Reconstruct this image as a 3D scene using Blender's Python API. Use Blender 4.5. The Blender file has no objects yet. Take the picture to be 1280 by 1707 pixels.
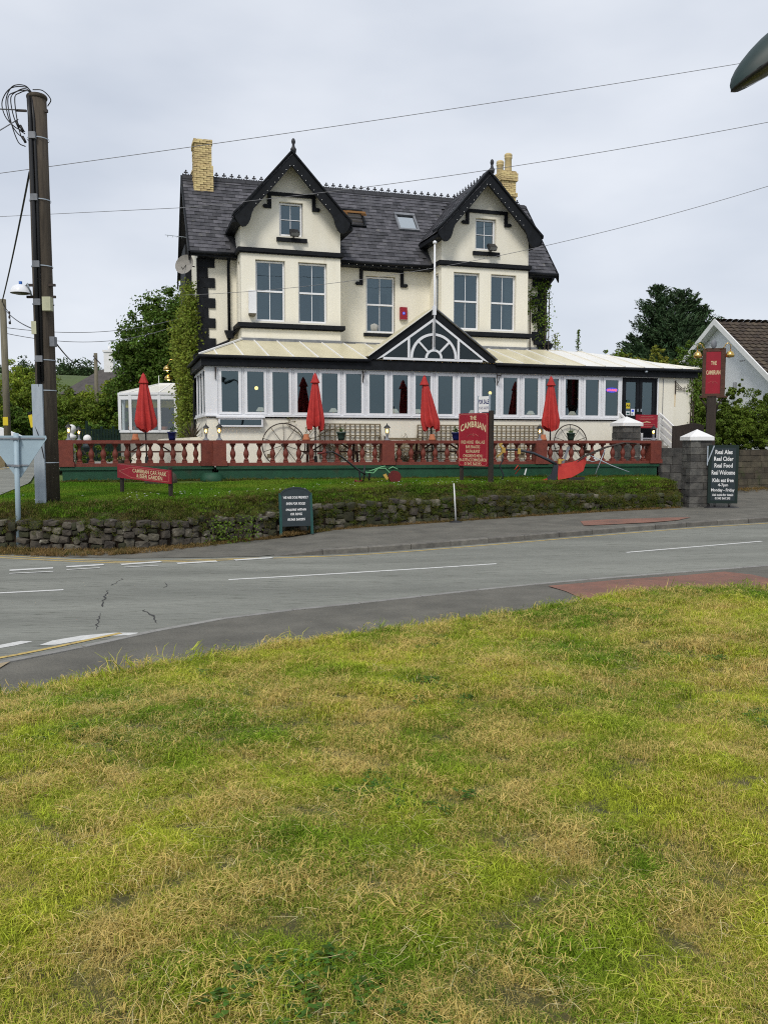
import bpy, math, random
import numpy as np
from mathutils import Vector, Matrix

SC = bpy.context.scene
COL = SC.collection
R = math.radians
rnd = random.Random(7)

# ---------------------------------------------------------------- camera
cam_d = bpy.data.cameras.new("camera")
cam = bpy.data.objects.new("camera", cam_d)
COL.objects.link(cam)
SC.camera = cam
cam.location = (0, 0, 2.2)
cam.rotation_euler = (R(90 - 4.658), 0, 0)
cam_d.sensor_fit = 'VERTICAL'
cam_d.sensor_height = 36.0
cam_d.lens = 1430 / 1707 * 36.0
cam_d.clip_start = 0.05
cam_d.clip_end = 2000

# ---------------------------------------------------------------- sky and sun
SUN_EL, SUN_AZ = 48.0, 196.0          # azimuth clockwise from +Y (north)
w = bpy.data.worlds.new("World")
SC.world = w
w.use_nodes = True
nt = w.node_tree
for n in list(nt.nodes): nt.nodes.remove(n)
def N(t, typ, **kw):
    n = t.nodes.new(typ)
    for k, val in kw.items():
        if isinstance(k, str) and hasattr(n, k): setattr(n, k, val)
    return n
out = N(nt, 'ShaderNodeOutputWorld'); bg = N(nt, 'ShaderNodeBackground')
sky = N(nt, 'ShaderNodeTexSky', sky_type='NISHITA', sun_disc=False)
sky.sun_elevation = R(SUN_EL); sky.sun_rotation = R(SUN_AZ)
sky.air_density = 1.0; sky.dust_density = 2.0
tc = N(nt, 'ShaderNodeTexCoord')
mp = N(nt, 'ShaderNodeMapping'); mp.inputs['Scale'].default_value = (1.0, 1.0, 2.6)
nz = N(nt, 'ShaderNodeTexNoise'); nz.inputs['Scale'].default_value = 2.3; nz.inputs['Detail'].default_value = 5; nz.inputs['Roughness'].default_value = .45
cr = N(nt, 'ShaderNodeValToRGB')
cr.color_ramp.elements[0].position = .34; cr.color_ramp.elements[0].color = (4.0, 4.4, 5.1, 1)
cr.color_ramp.elements[1].position = .70; cr.color_ramp.elements[1].color = (6.1, 6.35, 6.8, 1)
mx = N(nt, 'ShaderNodeMix', data_type='RGBA'); mx.inputs['Factor'].default_value = .93
nt.links.new(tc.outputs['Generated'], mp.inputs['Vector']); nt.links.new(mp.outputs['Vector'], nz.inputs['Vector'])
nt.links.new(nz.outputs['Fac'], cr.inputs['Fac'])
nt.links.new(sky.outputs['Color'], mx.inputs[6]); nt.links.new(cr.outputs['Color'], mx.inputs[7])
nt.links.new(mx.outputs[2], bg.inputs['Color']); bg.inputs['Strength'].default_value = .1
nt.links.new(bg.outputs['Background'], out.inputs['Surface'])

sl = bpy.data.lights.new("sun", 'SUN'); sun = bpy.data.objects.new("sun", sl); COL.objects.link(sun)
sl.energy = 1.5; sl.angle = R(16); sl.color = (1.0, .95, .86)
az, el = R(SUN_AZ), R(SUN_EL)
sd = Vector((math.sin(az) * math.cos(el), math.cos(az) * math.cos(el), math.sin(el)))
sun.rotation_euler = (-sd).to_track_quat('-Z', 'Y').to_euler(); sun.location = (0, -10, 30)

SC.view_settings.view_transform = 'Standard'
SC.view_settings.look = 'None'
SC.view_settings.exposure = 0.52
SC.view_settings.gamma = 1.0
SC.view_settings.use_curve_mapping = False
SC.render.engine = 'CYCLES'
SC.cycles.max_bounces = 6
SC.cycles.use_denoising = False
SC.cycles.filter_width = 1.1
SC.cycles.sample_clamp_indirect = 3
SC.cycles.caustics_reflective = False
SC.cycles.caustics_refractive = False
SC.cycles.transparent_max_bounces = 12

# ---------------------------------------------------------------- materials
MATS = {}
def pmat(name, c1, c2=None, rough=.75, scale=6, stretch=(1, 1, 1), bump=.0, bscale=40, rand=0.0,
         metal=0.0, c3=None, s3=1.2, t3=.55, spec=.4, detail=6, lo=.35, hi=.65, coord='Object', rot=0, tint=0.0, transl=0.0, emit=None, bdist=.02):
    if name in MATS: return MATS[name]
    m = bpy.data.materials.new(name); m.use_nodes = True
    t = m.node_tree; b = t.nodes['Principled BSDF']; o = t.nodes['Material Output']
    b.inputs['Roughness'].default_value = rough; b.inputs['Metallic'].default_value = metal
    b.inputs['Specular IOR Level'].default_value = spec
    if coord == 'World':
        g = N(t, 'ShaderNodeNewGeometry'); vec = g.outputs['Position']
    else:
        g = N(t, 'ShaderNodeTexCoord'); vec = g.outputs[coord]
    mpn = N(t, 'ShaderNodeMapping'); mpn.inputs['Scale'].default_value = stretch; mpn.inputs['Rotation'].default_value = (0, 0, rot)
    t.links.new(vec, mpn.inputs['Vector']); V = mpn.outputs['Vector']
    if c2 is None: c2 = tuple(x * .82 for x in c1)
    nz = N(t, 'ShaderNodeTexNoise'); nz.inputs['Scale'].default_value = scale; nz.inputs['Detail'].default_value = detail; nz.inputs['Roughness'].default_value = .62
    t.links.new(V, nz.inputs['Vector'])
    r = N(t, 'ShaderNodeValToRGB'); r.color_ramp.elements[0].position = lo; r.color_ramp.elements[1].position = hi
    r.color_ramp.elements[0].color = (*c2, 1); r.color_ramp.elements[1].color = (*c1, 1)
    t.links.new(nz.outputs['Fac'], r.inputs['Fac']); col = r.outputs['Color']
    if c3 is not None:
        n3 = N(t, 'ShaderNodeTexNoise'); n3.inputs['Scale'].default_value = s3; n3.inputs['Detail'].default_value = 8; n3.inputs['Roughness'].default_value = .7
        t.links.new(V, n3.inputs['Vector'])
        r3 = N(t, 'ShaderNodeValToRGB'); r3.color_ramp.elements[0].position = t3; r3.color_ramp.elements[1].position = min(t3 + .14, .99)
        t.links.new(n3.outputs['Fac'], r3.inputs['Fac'])
        mm = N(t, 'ShaderNodeMix', data_type='RGBA'); mm.inputs[7].default_value = (*c3, 1)
        t.links.new(r3.outputs['Color'], mm.inputs['Factor']); t.links.new(col, mm.inputs[6]); col = mm.outputs[2]
    if rand or tint:
        hs = N(t, 'ShaderNodeHueSaturation'); t.links.new(col, hs.inputs['Color'])
        if rand:
            oi = N(t, 'ShaderNodeObjectInfo'); src = oi.outputs['Random']; amt = rand
        else:
            at = N(t, 'ShaderNodeAttribute'); at.attribute_name = 'tint'; src = at.outputs['Fac']; amt = tint
        mr = N(t, 'ShaderNodeMapRange'); mr.inputs['To Min'].default_value = 1 - amt; mr.inputs['To Max'].default_value = 1 + amt
        t.links.new(src, mr.inputs['Value']); t.links.new(mr.outputs['Result'], hs.inputs['Value'])
        mh = N(t, 'ShaderNodeMapRange'); mh.inputs['To Min'].default_value = .5 - amt * .05; mh.inputs['To Max'].default_value = .5 + amt * .03
        t.links.new(src, mh.inputs['Value']); t.links.new(mh.outputs['Result'], hs.inputs['Hue'])
        col = hs.outputs['Color']
    t.links.new(col, b.inputs['Base Color'])
    if bump:
        nb = N(t, 'ShaderNodeTexNoise'); nb.inputs['Scale'].default_value = bscale; nb.inputs['Detail'].default_value = 5
        t.links.new(V, nb.inputs['Vector'])
        bp = N(t, 'ShaderNodeBump'); bp.inputs['Strength'].default_value = bump; bp.inputs['Distance'].default_value = bdist
        t.links.new(nb.outputs['Fac'], bp.inputs['Height']); t.links.new(bp.outputs['Normal'], b.inputs['Normal'])
    if transl:
        tr = N(t, 'ShaderNodeBsdfTranslucent'); ms = N(t, 'ShaderNodeMixShader'); ms.inputs[0].default_value = transl
        t.links.new(col, tr.inputs['Color']); t.links.new(b.outputs[0], ms.inputs[1]); t.links.new(tr.outputs[0], ms.inputs[2])
        t.links.new(ms.outputs[0], o.inputs['Surface'])
    if emit:
        b.inputs['Emission Color'].default_value = (*emit[0], 1); b.inputs['Emission Strength'].default_value = emit[1]; m.cycles.emission_sampling = 'NONE'
    MATS[name] = m
    return m

def glassmat(name, tint=(.32, .36, .38), refl=.2, rcol=(1, 1, 1), rough=.02):
    m = bpy.data.materials.new(name); m.use_nodes = True; t = m.node_tree
    t.nodes.remove(t.nodes['Principled BSDF']); o = t.nodes['Material Output']
    tr = N(t, 'ShaderNodeBsdfTransparent'); tr.inputs['Color'].default_value = (*tint, 1)
    gl = N(t, 'ShaderNodeBsdfGlossy'); gl.inputs['Roughness'].default_value = rough; gl.inputs['Color'].default_value = (*rcol, 1)
    nb = N(t, 'ShaderNodeTexNoise'); nb.inputs['Scale'].default_value = 1.3
    tcn = N(t, 'ShaderNodeTexCoord'); t.links.new(tcn.outputs['Object'], nb.inputs['Vector'])
    bp = N(t, 'ShaderNodeBump'); bp.inputs['Strength'].default_value = .25; bp.inputs['Distance'].default_value = .01
    t.links.new(nb.outputs['Fac'], bp.inputs['Height']); t.links.new(bp.outputs['Normal'], gl.inputs['Normal'])
    ms = N(t, 'ShaderNodeMixShader'); ms.inputs[0].default_value = refl
    t.links.new(tr.outputs[0], ms.inputs[1]); t.links.new(gl.outputs[0], ms.inputs[2]); t.links.new(ms.outputs[0], o.inputs['Surface'])
    return m

M_cream = pmat('cream_render', (.84, .805, .70), (.80, .76, .645), rough=.9, scale=1.3, stretch=(2.2, 2.2, .35), bump=.06, bscale=14, c3=(.68, .63, .51), s3=1.5, t3=.62)
M_black = pmat('black_paint', (.013, .015, .019), (.008, .009, .011), rough=.62, scale=5, bump=.15, bscale=30, spec=.15)
M_upvc = pmat('white_upvc', (.80, .81, .84), (.74, .75, .78), rough=.35, scale=3, stretch=(1, 1, .4), c3=(.55, .55, .5), s3=2.5, t3=.72)
M_glass = glassmat('window_glass', (.42, .46, .48), .13, (.72, .92, 1.0))
M_glassp = glassmat('pediment_glass', (.25, .28, .28), .05, (.75, .9, .95))
M_glassc = glassmat('lounge_glass', (.36, .40, .42), .115, (.72, .94, 1.0))
M_slate = pmat('slate', (.100, .099, .110), (.058, .058, .068), rough=.62, scale=4, tint=.38, bump=.3, bscale=25, c3=(.19, .185, .15), s3=2.2, t3=.62, spec=.2, coord='Object')
M_ridge = pmat('ridge_tile', (.035, .036, .042), (.02, .02, .024), rough=.6, scale=8, c3=(.10, .09, .04), s3=3, t3=.66)
M_brick = pmat('buff_brick', (.62, .50, .25), (.48, .37, .17), rough=.85, scale=9, rand=.16, bump=.4, bscale=50, c3=(.12, .09, .05), s3=3.5, t3=.64)
M_mortar = pmat('pale_mortar', (.30, .24, .14), (.18, .15, .09), rough=.95, scale=9)
M_pot = pmat('chimney_pot_clay', (.60, .48, .25), (.48, .37, .18), rough=.8, scale=9, c3=(.2, .16, .1), s3=4, t3=.6)
M_lead = pmat('lead_flashing', (.22, .23, .25), (.14, .15, .17), rough=.6, scale=5)
M_poly = pmat('cream_roof_sheet', (.68, .62, .43), (.58, .53, .36), rough=.35, scale=1.6, stretch=(1, .4, .4), c3=(.35, .30, .17), s3=1.4, t3=.64)
M_polyw = pmat('white_and_skylit_sheet', (.82, .80, .74), (.76, .73, .65), rough=.28, scale=1.5, c3=(.55, .5, .38), s3=1.3, t3=.68)  # white sheet; also paints the sky's sheen on the lounge's right roof end
M_red = pmat('oxblood_paint', (.195, .044, .027), (.135, .029, .020), rough=.62, scale=8, bump=.3, bscale=60, c3=(.22, .085, .065), s3=5, t3=.62)
M_green = pmat('dark_green_paint', (.012, .075, .036), (.009, .052, .026), rough=.6, scale=5, c3=(.03, .04, .02), s3=2.5, t3=.58, bump=.3, bscale=40)
M_umb = pmat('red_canvas', (.56, .045, .038), (.42, .03, .028), rough=.75, scale=5, bump=.2, bscale=80, transl=.15)
M_darkmetal = pmat('dark_metal', (.022, .022, .024), rough=.5, scale=10)
M_iron = pmat('rusty_iron', (.022, .020, .020), (.05, .03, .02), rough=.6, scale=20)
M_wood = pmat('brown_stained_wood', (.095, .042, .026), (.055, .025, .016), rough=.75, scale=6, stretch=(1, 1, 6), bump=.3)
M_dkwood = pmat('dark_stained_wood', (.038, .026, .020), (.022, .016, .012), rough=.7, scale=5, stretch=(6, 6, .6), bump=.4, bscale=30)
M_trell = pmat('weathered_trellis', (.24, .19, .115), (.15, .12, .075), rough=.9, scale=14)
M_terra = pmat('terracotta', (.42, .15, .07), (.34, .12, .06), rough=.8, scale=14)
M_blue = pmat('blue_glaze', (.01, .018, .10), rough=.25, scale=6)
M_gpot = pmat('green_pot', (.03, .06, .045), rough=.4, scale=6)
M_soil = pmat('soil', (.03, .02, .012), rough=1, scale=20)
M_leafy = pmat('pot_leaves', (.06, .13, .02), (.03, .08, .012), rough=.6, scale=20, transl=.2)
M_white = pmat('white_paint', (.80, .80, .80), (.74, .74, .73), rough=.6, scale=4)
M_whiter = pmat('white_render', (.80, .82, .86), (.75, .77, .80), rough=.85, scale=2, bump=.04, bscale=12)
M_signred = pmat('sign_red', (.30, .008, .022), (.26, .006, .018), rough=.4, scale=3)
M_signcream = pmat('sign_lettering_cream', (.72, .60, .36), rough=.6, scale=10)
M_signpink = pmat('sign_ornament_pink', (.50, .16, .13), rough=.6, scale=10)
M_board = pmat('chalkboard', (.022, .035, .042), (.016, .026, .03), rough=.55, scale=5)
M_teal = pmat('teal_frame', (.012, .07, .062), rough=.5, scale=6)
M_chalk = pmat('chalk_white', (.80, .80, .80), rough=.8, scale=10)
M_concrete = pmat('concrete', (.30, .285, .26), (.22, .21, .19), rough=.9, scale=9, bump=.3, c3=(.12, .11, .09), s3=4, t3=.62)
M_kerb = pmat('kerb_concrete', (.17, .16, .14), (.105, .10, .09), rough=.9, scale=6, bump=.3, bscale=60, rand=.12, coord='World')
M_edge = pmat('edging_concrete', (.27, .265, .25), (.20, .195, .18), rough=.9, scale=6, bump=.3, bscale=60, rand=.1, coord='World')
M_stone = pmat('rubble_stone', (.125, .112, .085), (.045, .040, .032), rough=.9, scale=5, bump=.6, bscale=14, rand=.5, c3=(.34, .32, .27), s3=6.0, t3=.60, coord='World')
M_moss = pmat('mossy_stone', (.050, .052, .026), (.028, .03, .016), rough=.95, scale=5, bump=.6, bscale=14, rand=.35, c3=(.14, .13, .10), s3=6.0, t3=.64, coord='World')
M_block = pmat('dark_stone_block', (.115, .11, .10), (.05, .05, .048), rough=.9, scale=5, bump=.6, bscale=25, rand=.3, c3=(.33, .32, .29), s3=8, t3=.62, coord='World')
M_bblock = pmat('brown_stone_block', (.095, .08, .055), (.048, .042, .03), rough=.9, scale=5, bump=.6, bscale=25, rand=.3, coord='World', c3=(.05,.06,.025), s3=3, t3=.55)
M_galv = pmat('galvanised_steel', (.42, .47, .52), (.36, .41, .46), rough=.45, scale=5, metal=.3)
M_signback = pmat('sign_back_grey', (.33, .43, .49), (.29, .38, .44), rough=.5, scale=4)
M_pole = pmat('creosoted_wood', (.085, .068, .05), (.045, .036, .028), rough=.9, scale=3, stretch=(6, 6, .5), bump=.5, bscale=14, c3=(.13, .12, .09), s3=2, t3=.62)
M_pole2 = pmat('weathered_pole_wood', (.20, .18, .13), (.12, .11, .08), rough=.9, scale=3, stretch=(6, 6, .5), bump=.4, bscale=14)
M_cover = pmat('grey_cable_cover', (.38, .43, .48), (.31, .36, .41), rough=.55, scale=6, stretch=(2, 2, .5), c3=(.2, .15, .12), s3=3, t3=.70)
M_cable = pmat('black_cable', (.012, .012, .014), rough=.5, scale=5)
M_lamphead = pmat('lamp_housing_green', (.022, .045, .045), (.015, .03, .03), rough=.5, scale=5)
M_lampglass = pmat('dull_lamp_glass', (.10, .095, .06), (.06, .058, .04), rough=.25, scale=12)
M_glow = pmat('lit_lamp', (.9, .6, .2), rough=.5, emit=((1.0, .55, .14), 3.5))
M_glow2 = pmat('lit_room_lamp', (.9, .7, .4), rough=.5, emit=((1.0, .62, .2), 9))
M_lshade = pmat('cream_lampshade', (.8, .75, .62), rough=.8, emit=((1, .85, .65), 1.6))
M_lampgl = glassmat('lantern_glass', (.85, .8, .65), .12, (1, 1, 1), .1)
M_brass = pmat('brass', (.75, .50, .16), (.6, .4, .12), rough=.22, metal=1.0, scale=4)
M_ply_red = pmat('plough_red', (.55, .045, .03), (.45, .03, .022), rough=.45, scale=5)
M_ply_dk = pmat('plough_slate', (.03, .034, .045), rough=.45, scale=6)
M_ply_gold = pmat('plough_gold', (.55, .36, .08), rough=.4, scale=6)
M_ply_green = pmat('implement_pale_green', (.13, .34, .17), rough=.5, scale=6)
M_ply_dred = pmat('implement_dark_red', (.13, .012, .01), (.09, .008, .008), rough=.5, scale=6)
M_curtain = pmat('net_curtain', (.50, .50, .47), (.36, .36, .34), rough=.9, scale=3, stretch=(8, 8, .5))
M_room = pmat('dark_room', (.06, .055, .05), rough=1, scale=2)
M_iblue = pmat('neon_blue', (.05, .08, .6), rough=.5, emit=((.06, .12, 1), .22))
M_ired = pmat('neon_red', (.8, .1, .1), rough=.5, emit=((1, .16, .12), .7))
M_yellow = pmat('yellow_plastic', (.70, .55, .03), rough=.5, scale=6)
M_white_line = pmat('white_road_paint', (.62, .62, .60), (.50, .50, .48), rough=.8, scale=14, c3=(.15, .15, .145), s3=9, t3=.60, coord='World')
M_yel_line = pmat('yellow_road_paint', (.52, .38, .12), (.42, .31, .11), rough=.8, scale=14, c3=(.14, .13, .11), s3=9, t3=.57, coord='World')
M_dead = pmat('dead_stems', (.15, .11, .06), rough=.9, scale=10)

# ---- mesh builder
class MB:
    def __init__(s): s.v = []; s.f = []; s.sm = []
    def add(s, vs, fs, smooth=False):
        o = len(s.v); s.v.extend([tuple(map(float, p)) for p in vs])
        for f in fs: s.f.append(tuple(i + o for i in f)); s.sm.append(smooth)
        return s
    def box(s, x0, x1, y0, y1, z0, z1):
        return s.add([(x0, y0, z0), (x1, y0, z0), (x1, y1, z0), (x0, y1, z0), (x0, y0, z1), (x1, y0, z1), (x1, y1, z1), (x0, y1, z1)],
                     [(0, 3, 2, 1), (4, 5, 6, 7), (0, 1, 5, 4), (1, 2, 6, 5), (2, 3, 7, 6), (3, 0, 4, 7)])
    def bar(s, a, b, w, h=None, up=(0, 0, 1)):
        h = h or w; a = Vector(a); b = Vector(b); d = (b - a).normalized(); u = Vector(up)
        if abs(d.dot(u)) > .98: u = Vector((0, 1, 0))
        x = d.cross(u).normalized() * w / 2; y = x.cross(d).normalized() * h / 2
        p = [a - x - y, a + x - y, a + x + y, a - x + y, b - x - y, b + x - y, b + x + y, b - x + y]
        return s.add(p, [(0, 1, 2, 3), (7, 6, 5, 4), (0, 4, 5, 1), (1, 5, 6, 2), (2, 6, 7, 3), (3, 7, 4, 0)])
    def quad(s, *p): return s.add(p, [tuple(range(len(p)))])
    def prism(s, pts, y0, y1, axis='y'):
        n = len(pts)
        if axis == 'y': vs = [(a, y0, b) for a, b in pts] + [(a, y1, b) for a, b in pts]
        elif axis == 'x': vs = [(y0, a, b) for a, b in pts] + [(y1, a, b) for a, b in pts]
        else: vs = [(a, b, y0) for a, b in pts] + [(a, b, y1) for a, b in pts]
        return s.add(vs, [tuple(range(n)), tuple(range(2 * n - 1, n - 1, -1))] + [(i, i + n, (i + 1) % n + n, (i + 1) % n) for i in range(n)])
    def lathe(s, prof, n=12, c=(0, 0, 0), cap=True, ph=0.0, fold=None):
        vs = []; fs = []
        for k, (r, z) in enumerate(prof):
            for i in range(n):
                a = 2 * math.pi * i / n + ph; rr = r * (fold(a, k, z) if fold else 1)
                vs.append((c[0] + rr * math.cos(a), c[1] + rr * math.sin(a), c[2] + z))
        for k in range(len(prof) - 1):
            for i in range(n):
                j = (i + 1) % n; fs.append((k * n + i, k * n + j, (k + 1) * n + j, (k + 1) * n + i))
        if cap: fs.append(tuple(range(n - 1, -1, -1))); m = (len(prof) - 1) * n; fs.append(tuple(range(m, m + n)))
        return s.add(vs, fs, n > 6)
    def tube(s, path, r, n=6, closed=False):
        P = [Vector(p) for p in path]; vs = []; fs = []; K = len(P)
        rr = r if isinstance(r, (list, tuple)) else [r] * K
        for k in range(K):
            if closed: d = P[(k + 1) % K] - P[k - 1]
            else: d = P[min(k + 1, K - 1)] - P[max(k - 1, 0)]
            d.normalize(); u = Vector((0, 0, 1)) if abs(d.z) < .9 else Vector((0, 1, 0))
            x = d.cross(u).normalized(); y = x.cross(d)
            for i in range(n):
                a = 2 * math.pi * i / n; vs.append(P[k] + (x * math.cos(a) + y * math.sin(a)) * rr[k])
        for k in range(K if closed else K - 1):
            q = (k + 1) % K
            for i in range(n):
                j = (i + 1) % n; fs.append((k * n + i, k * n + j, q * n + j, q * n + i))
        if not closed: fs.append(tuple(range(n - 1, -1, -1))); fs.append(tuple(range((K - 1) * n, K * n)))
        return s.add(vs, fs, n > 4)
    def sphere(s, c, r, n=10, m=7, sz=1.0):
        return s.lathe([(max(r * math.sin(math.pi * k / m), r * .02), -r * math.cos(math.pi * k / m) * sz) for k in range(m + 1)], n, c)
    def mesh(s, name, mat):
        me = bpy.data.meshes.new(name); me.from_pydata(s.v, [], s.f)
        for m_ in (mat if isinstance(mat, (list, tuple)) else [mat]): me.materials.append(m_)
        me.polygons.foreach_set('use_smooth', s.sm); me.update(); return me
    def build(s, name, mat, parent=None, loc=None, rotz=0, **props):
        off = (0, 0, 0)
        if parent is not None and 'oz' in OZ.get(parent.name, {}): off = (0, 0, -OZ[parent.name]['oz'])
        if off[2]: s.v = [(a, b, c + off[2]) for a, b, c in s.v]
        return link(name, s.mesh(name, mat), parent, loc, rotz, **props)
OZ = {}
def link(name, me, parent=None, loc=None, rotz=0, **props):
    o = bpy.data.objects.new(name, me); COL.objects.link(o)
    if parent is not None: o.parent = parent
    if loc is not None: o.location = loc
    if rotz: o.rotation_euler.z = rotz
    for k, val in props.items(): o[k] = val
    return o
def tag(o, label=None, cat=None, group=None, kind=None):
    if label: o['label'] = label
    if cat: o['category'] = cat
    if group: o['group'] = group
    if kind: o['kind'] = kind
    return o
def root(name, label, cat, loc=(0, 0, 0), rotz=0, group=None, kind=None):
    o = link(name, None, None, loc, rotz); o.empty_display_size = .2
    return tag(o, label, cat, group, kind)
def copy_tree(o, parent=None, loc=None, rotz=None, label=None):
    c = o.copy(); COL.objects.link(c)
    if parent is not None: c.parent = parent
    if loc is not None: c.location = loc
    if rotz is not None: c.rotation_euler.z = rotz
    if label: c['label'] = label
    for ch in list(o.children): copy_tree(ch, c)
    return c

def text(body, mat, parent, w=None, h=None, x=0, z=0, y=-.004, name='lettering', ex=.0015, arch=0, bold=0.0, skew=0.0, loc=None, rotz=0):
    """Flat lettering facing local -Y, centred on (x, z), scaled to width w and cap height h."""
    cu = bpy.data.curves.new(name, 'FONT'); cu.body = body; cu.size = 1; cu.extrude = 0.0; cu.offset = bold; cu.resolution_u = 2
    cu.align_x = 'CENTER'
    ob = bpy.data.objects.new(name, cu)
    COL.objects.link(ob); dg = bpy.context.evaluated_depsgraph_get()
    me = bpy.data.meshes.new_from_object(ob.evaluated_get(dg)); COL.objects.unlink(ob); bpy.data.objects.remove(ob)
    n = len(me.vertices); co = np.empty(n * 3); me.vertices.foreach_get('co', co); co = co.reshape(-1, 3)
    x0, x1 = co[:, 0].min(), co[:, 0].max(); z0, z1 = co[:, 1].min(), co[:, 1].max()
    sx = w / (x1 - x0) if w else None; sz = h / (z1 - z0) if h else None
    sx = sx or sz; sz = sz or sx
    X = (co[:, 0] - (x0 + x1) / 2) * sx; Z = (co[:, 1] - (z0 + z1) / 2) * sz
    if arch: Z = Z * (1 + .25 * (np.abs(X) / (w / 2))) + arch * (1 - (X / (w / 2)) ** 2) - arch * .5
    X = X + skew * Z
    co = np.stack([X + x, np.full(n, y), Z + z], 1)
    me.vertices.foreach_set('co', co.ravel()); me.materials.clear(); me.materials.append(mat); me.update()
    return link(name, me, parent, loc, rotz)

def fast_mesh(name, V, F, mat, tint=None):
    """V (n,3), F (m,k) arrays."""
    me = bpy.data.meshes.new(name); n = len(V); m, k = F.shape
    me.vertices.add(n); me.vertices.foreach_set('co', V.astype(np.float32).ravel())
    me.loops.add(m * k); me.loops.foreach_set('vertex_index', F.astype(np.int32).ravel())
    me.polygons.add(m); me.polygons.foreach_set('loop_start', np.arange(0, m * k, k, dtype=np.int32))
    me.update(calc_edges=True)
    if tint is not None:
        a = me.attributes.new('tint', 'FLOAT', 'FACE'); a.data.foreach_set('value', tint.astype(np.float32))
    me.materials.append(mat); return me

def leaves_mesh(name, P, Nn, size, mat, rs, aspect=.55, jitter=.8, dirs=None):
    """a small folded diamond leaf at each point P, roughly facing Nn"""
    n = len(P)
    Nn = Nn + rs.normal(0, jitter, (n, 3)); Nn /= np.linalg.norm(Nn, axis=1)[:, None] + 1e-9
    a = rs.normal(0, 1, (n, 3)); T = np.cross(Nn, a)
    if dirs is not None: T = dirs + rs.normal(0, .22, (n, 3))
    T /= np.linalg.norm(T, axis=1)[:, None] + 1e-9
    B = np.cross(Nn, T); s = (size * rs.uniform(.6, 1.35, n))[:, None]
    V = np.empty((n, 4, 3)); V[:, 0] = P - T * s * .5; V[:, 1] = P + B * s * aspect * .5 + Nn * s * .1
    V[:, 2] = P + T * s * .5 - Nn * s * .12; V[:, 3] = P - B * s * aspect * .5 + Nn * s * .1
    F = np.arange(n * 4).reshape(n, 4)
    return fast_mesh(name, V.reshape(-1, 3), F, mat, rs.random(n))

def scatter(name, pts, rot, scl, idx, protos, **props):
    """stuff: instances of the prototype meshes on points through geometry nodes"""
    me = bpy.data.meshes.new(name); n = len(pts)
    me.vertices.add(n); me.vertices.foreach_set('co', np.asarray(pts, np.float32).ravel())
    a = me.attributes.new('rot', 'FLOAT_VECTOR', 'POINT'); a.data.foreach_set('vector', np.asarray(rot, np.float32).ravel())
    a = me.attributes.new('scl', 'FLOAT', 'POINT'); a.data.foreach_set('value', np.asarray(scl, np.float32))
    a = me.attributes.new('idx', 'INT', 'POINT'); a.data.foreach_set('value', np.asarray(idx, np.int32))
    o = link(name, me, **props)
    g = bpy.data.node_groups.new(name, 'GeometryNodeTree')
    g.interface.new_socket('Geometry', in_out='INPUT', socket_type='NodeSocketGeometry')
    g.interface.new_socket('Geometry', in_out='OUTPUT', socket_type='NodeSocketGeometry')
    gi = g.nodes.new('NodeGroupInput'); go = g.nodes.new('NodeGroupOutput')
    ip = g.nodes.new('GeometryNodeInstanceOnPoints'); ci = g.nodes.new('GeometryNodeCollectionInfo')
    ci.inputs['Collection'].default_value = protos; ci.inputs['Separate Children'].default_value = True; ci.inputs['Reset Children'].default_value = True
    def na(nm, typ):
        x = g.nodes.new('GeometryNodeInputNamedAttribute'); x.data_type = typ; x.inputs['Name'].default_value = nm; return x.outputs['Attribute']
    g.links.new(gi.outputs[0], ip.inputs['Points']); g.links.new(ci.outputs[0], ip.inputs['Instance'])
    ip.inputs['Pick Instance'].default_value = True
    g.links.new(na('idx', 'INT'), ip.inputs['Instance Index']); g.links.new(na('rot', 'FLOAT_VECTOR'), ip.inputs['Rotation'])
    g.links.new(na('scl', 'FLOAT'), ip.inputs['Scale']); g.links.new(ip.outputs[0], go.inputs[0])
    mod = o.modifiers.new('scatter', 'NODES'); mod.node_group = g
    return o

def zg(X): return .011 * (X + np.sqrt(X * X + 9))
def sstep(a, b, x):
    t = np.clip((x - a) / (b - a), 0, 1); return t * t * (3 - 2 * t)
# ================================================================ GROUND, ROAD, PAVEMENTS
M_asph = pmat('road_asphalt', (.245, .250, .222), (.170, .174, .155), rough=.9, scale=1.0, stretch=(.22, 1, 1), rot=R(-24), coord='World', bump=1, bscale=22, detail=14, c3=(.12, .124, .104), s3=13, t3=.545, bdist=.03, spec=.15)
M_asph2 = pmat('pavement_asphalt', (.150, .142, .120), (.098, .094, .080), rough=.95, scale=1.6, coord='World', bump=1, bscale=30, detail=12, c3=(.16, .15, .13), s3=22, t3=.63, bdist=.02)
M_redtar = pmat('red_tarmac', (.26, .125, .09), (.17, .095, .072), rough=.95, scale=1.8, coord='World', bump=.6, bscale=60, c3=(.09, .085, .08), s3=9, t3=.56, bdist=.02)
M_tan = pmat('tactile_paving', (.38, .30, .19), (.30, .24, .15), rough=.9, scale=8, coord='World', bump=.3)
M_ground = pmat('far_meadow', (.080, .115, .026), (.058, .088, .020), rough=.95, scale=.06, coord='World', c3=(.11, .11, .035), s3=.5, t3=.6)
M_lawn = pmat('lawn_ground', (.10, .16, .018), (.065, .11, .013), rough=.95, scale=3.5, coord='World', bump=.8, bscale=60, c3=(.085, .10, .02), s3=8, t3=.55)
M_bank = pmat('mossy_bank', (.068, .075, .022), (.038, .042, .014), rough=1, scale=3, coord='World', bump=1, bscale=35, c3=(.08, .075, .03), s3=5, t3=.58)
M_fore = pmat('worn_lawn_ground', (.12, .10, .036), (.05, .055, .016), rough=1, scale=1.3, coord='World', bump=.8, bscale=60, c3=(.07, .055, .025), s3=9, t3=.56)
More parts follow.
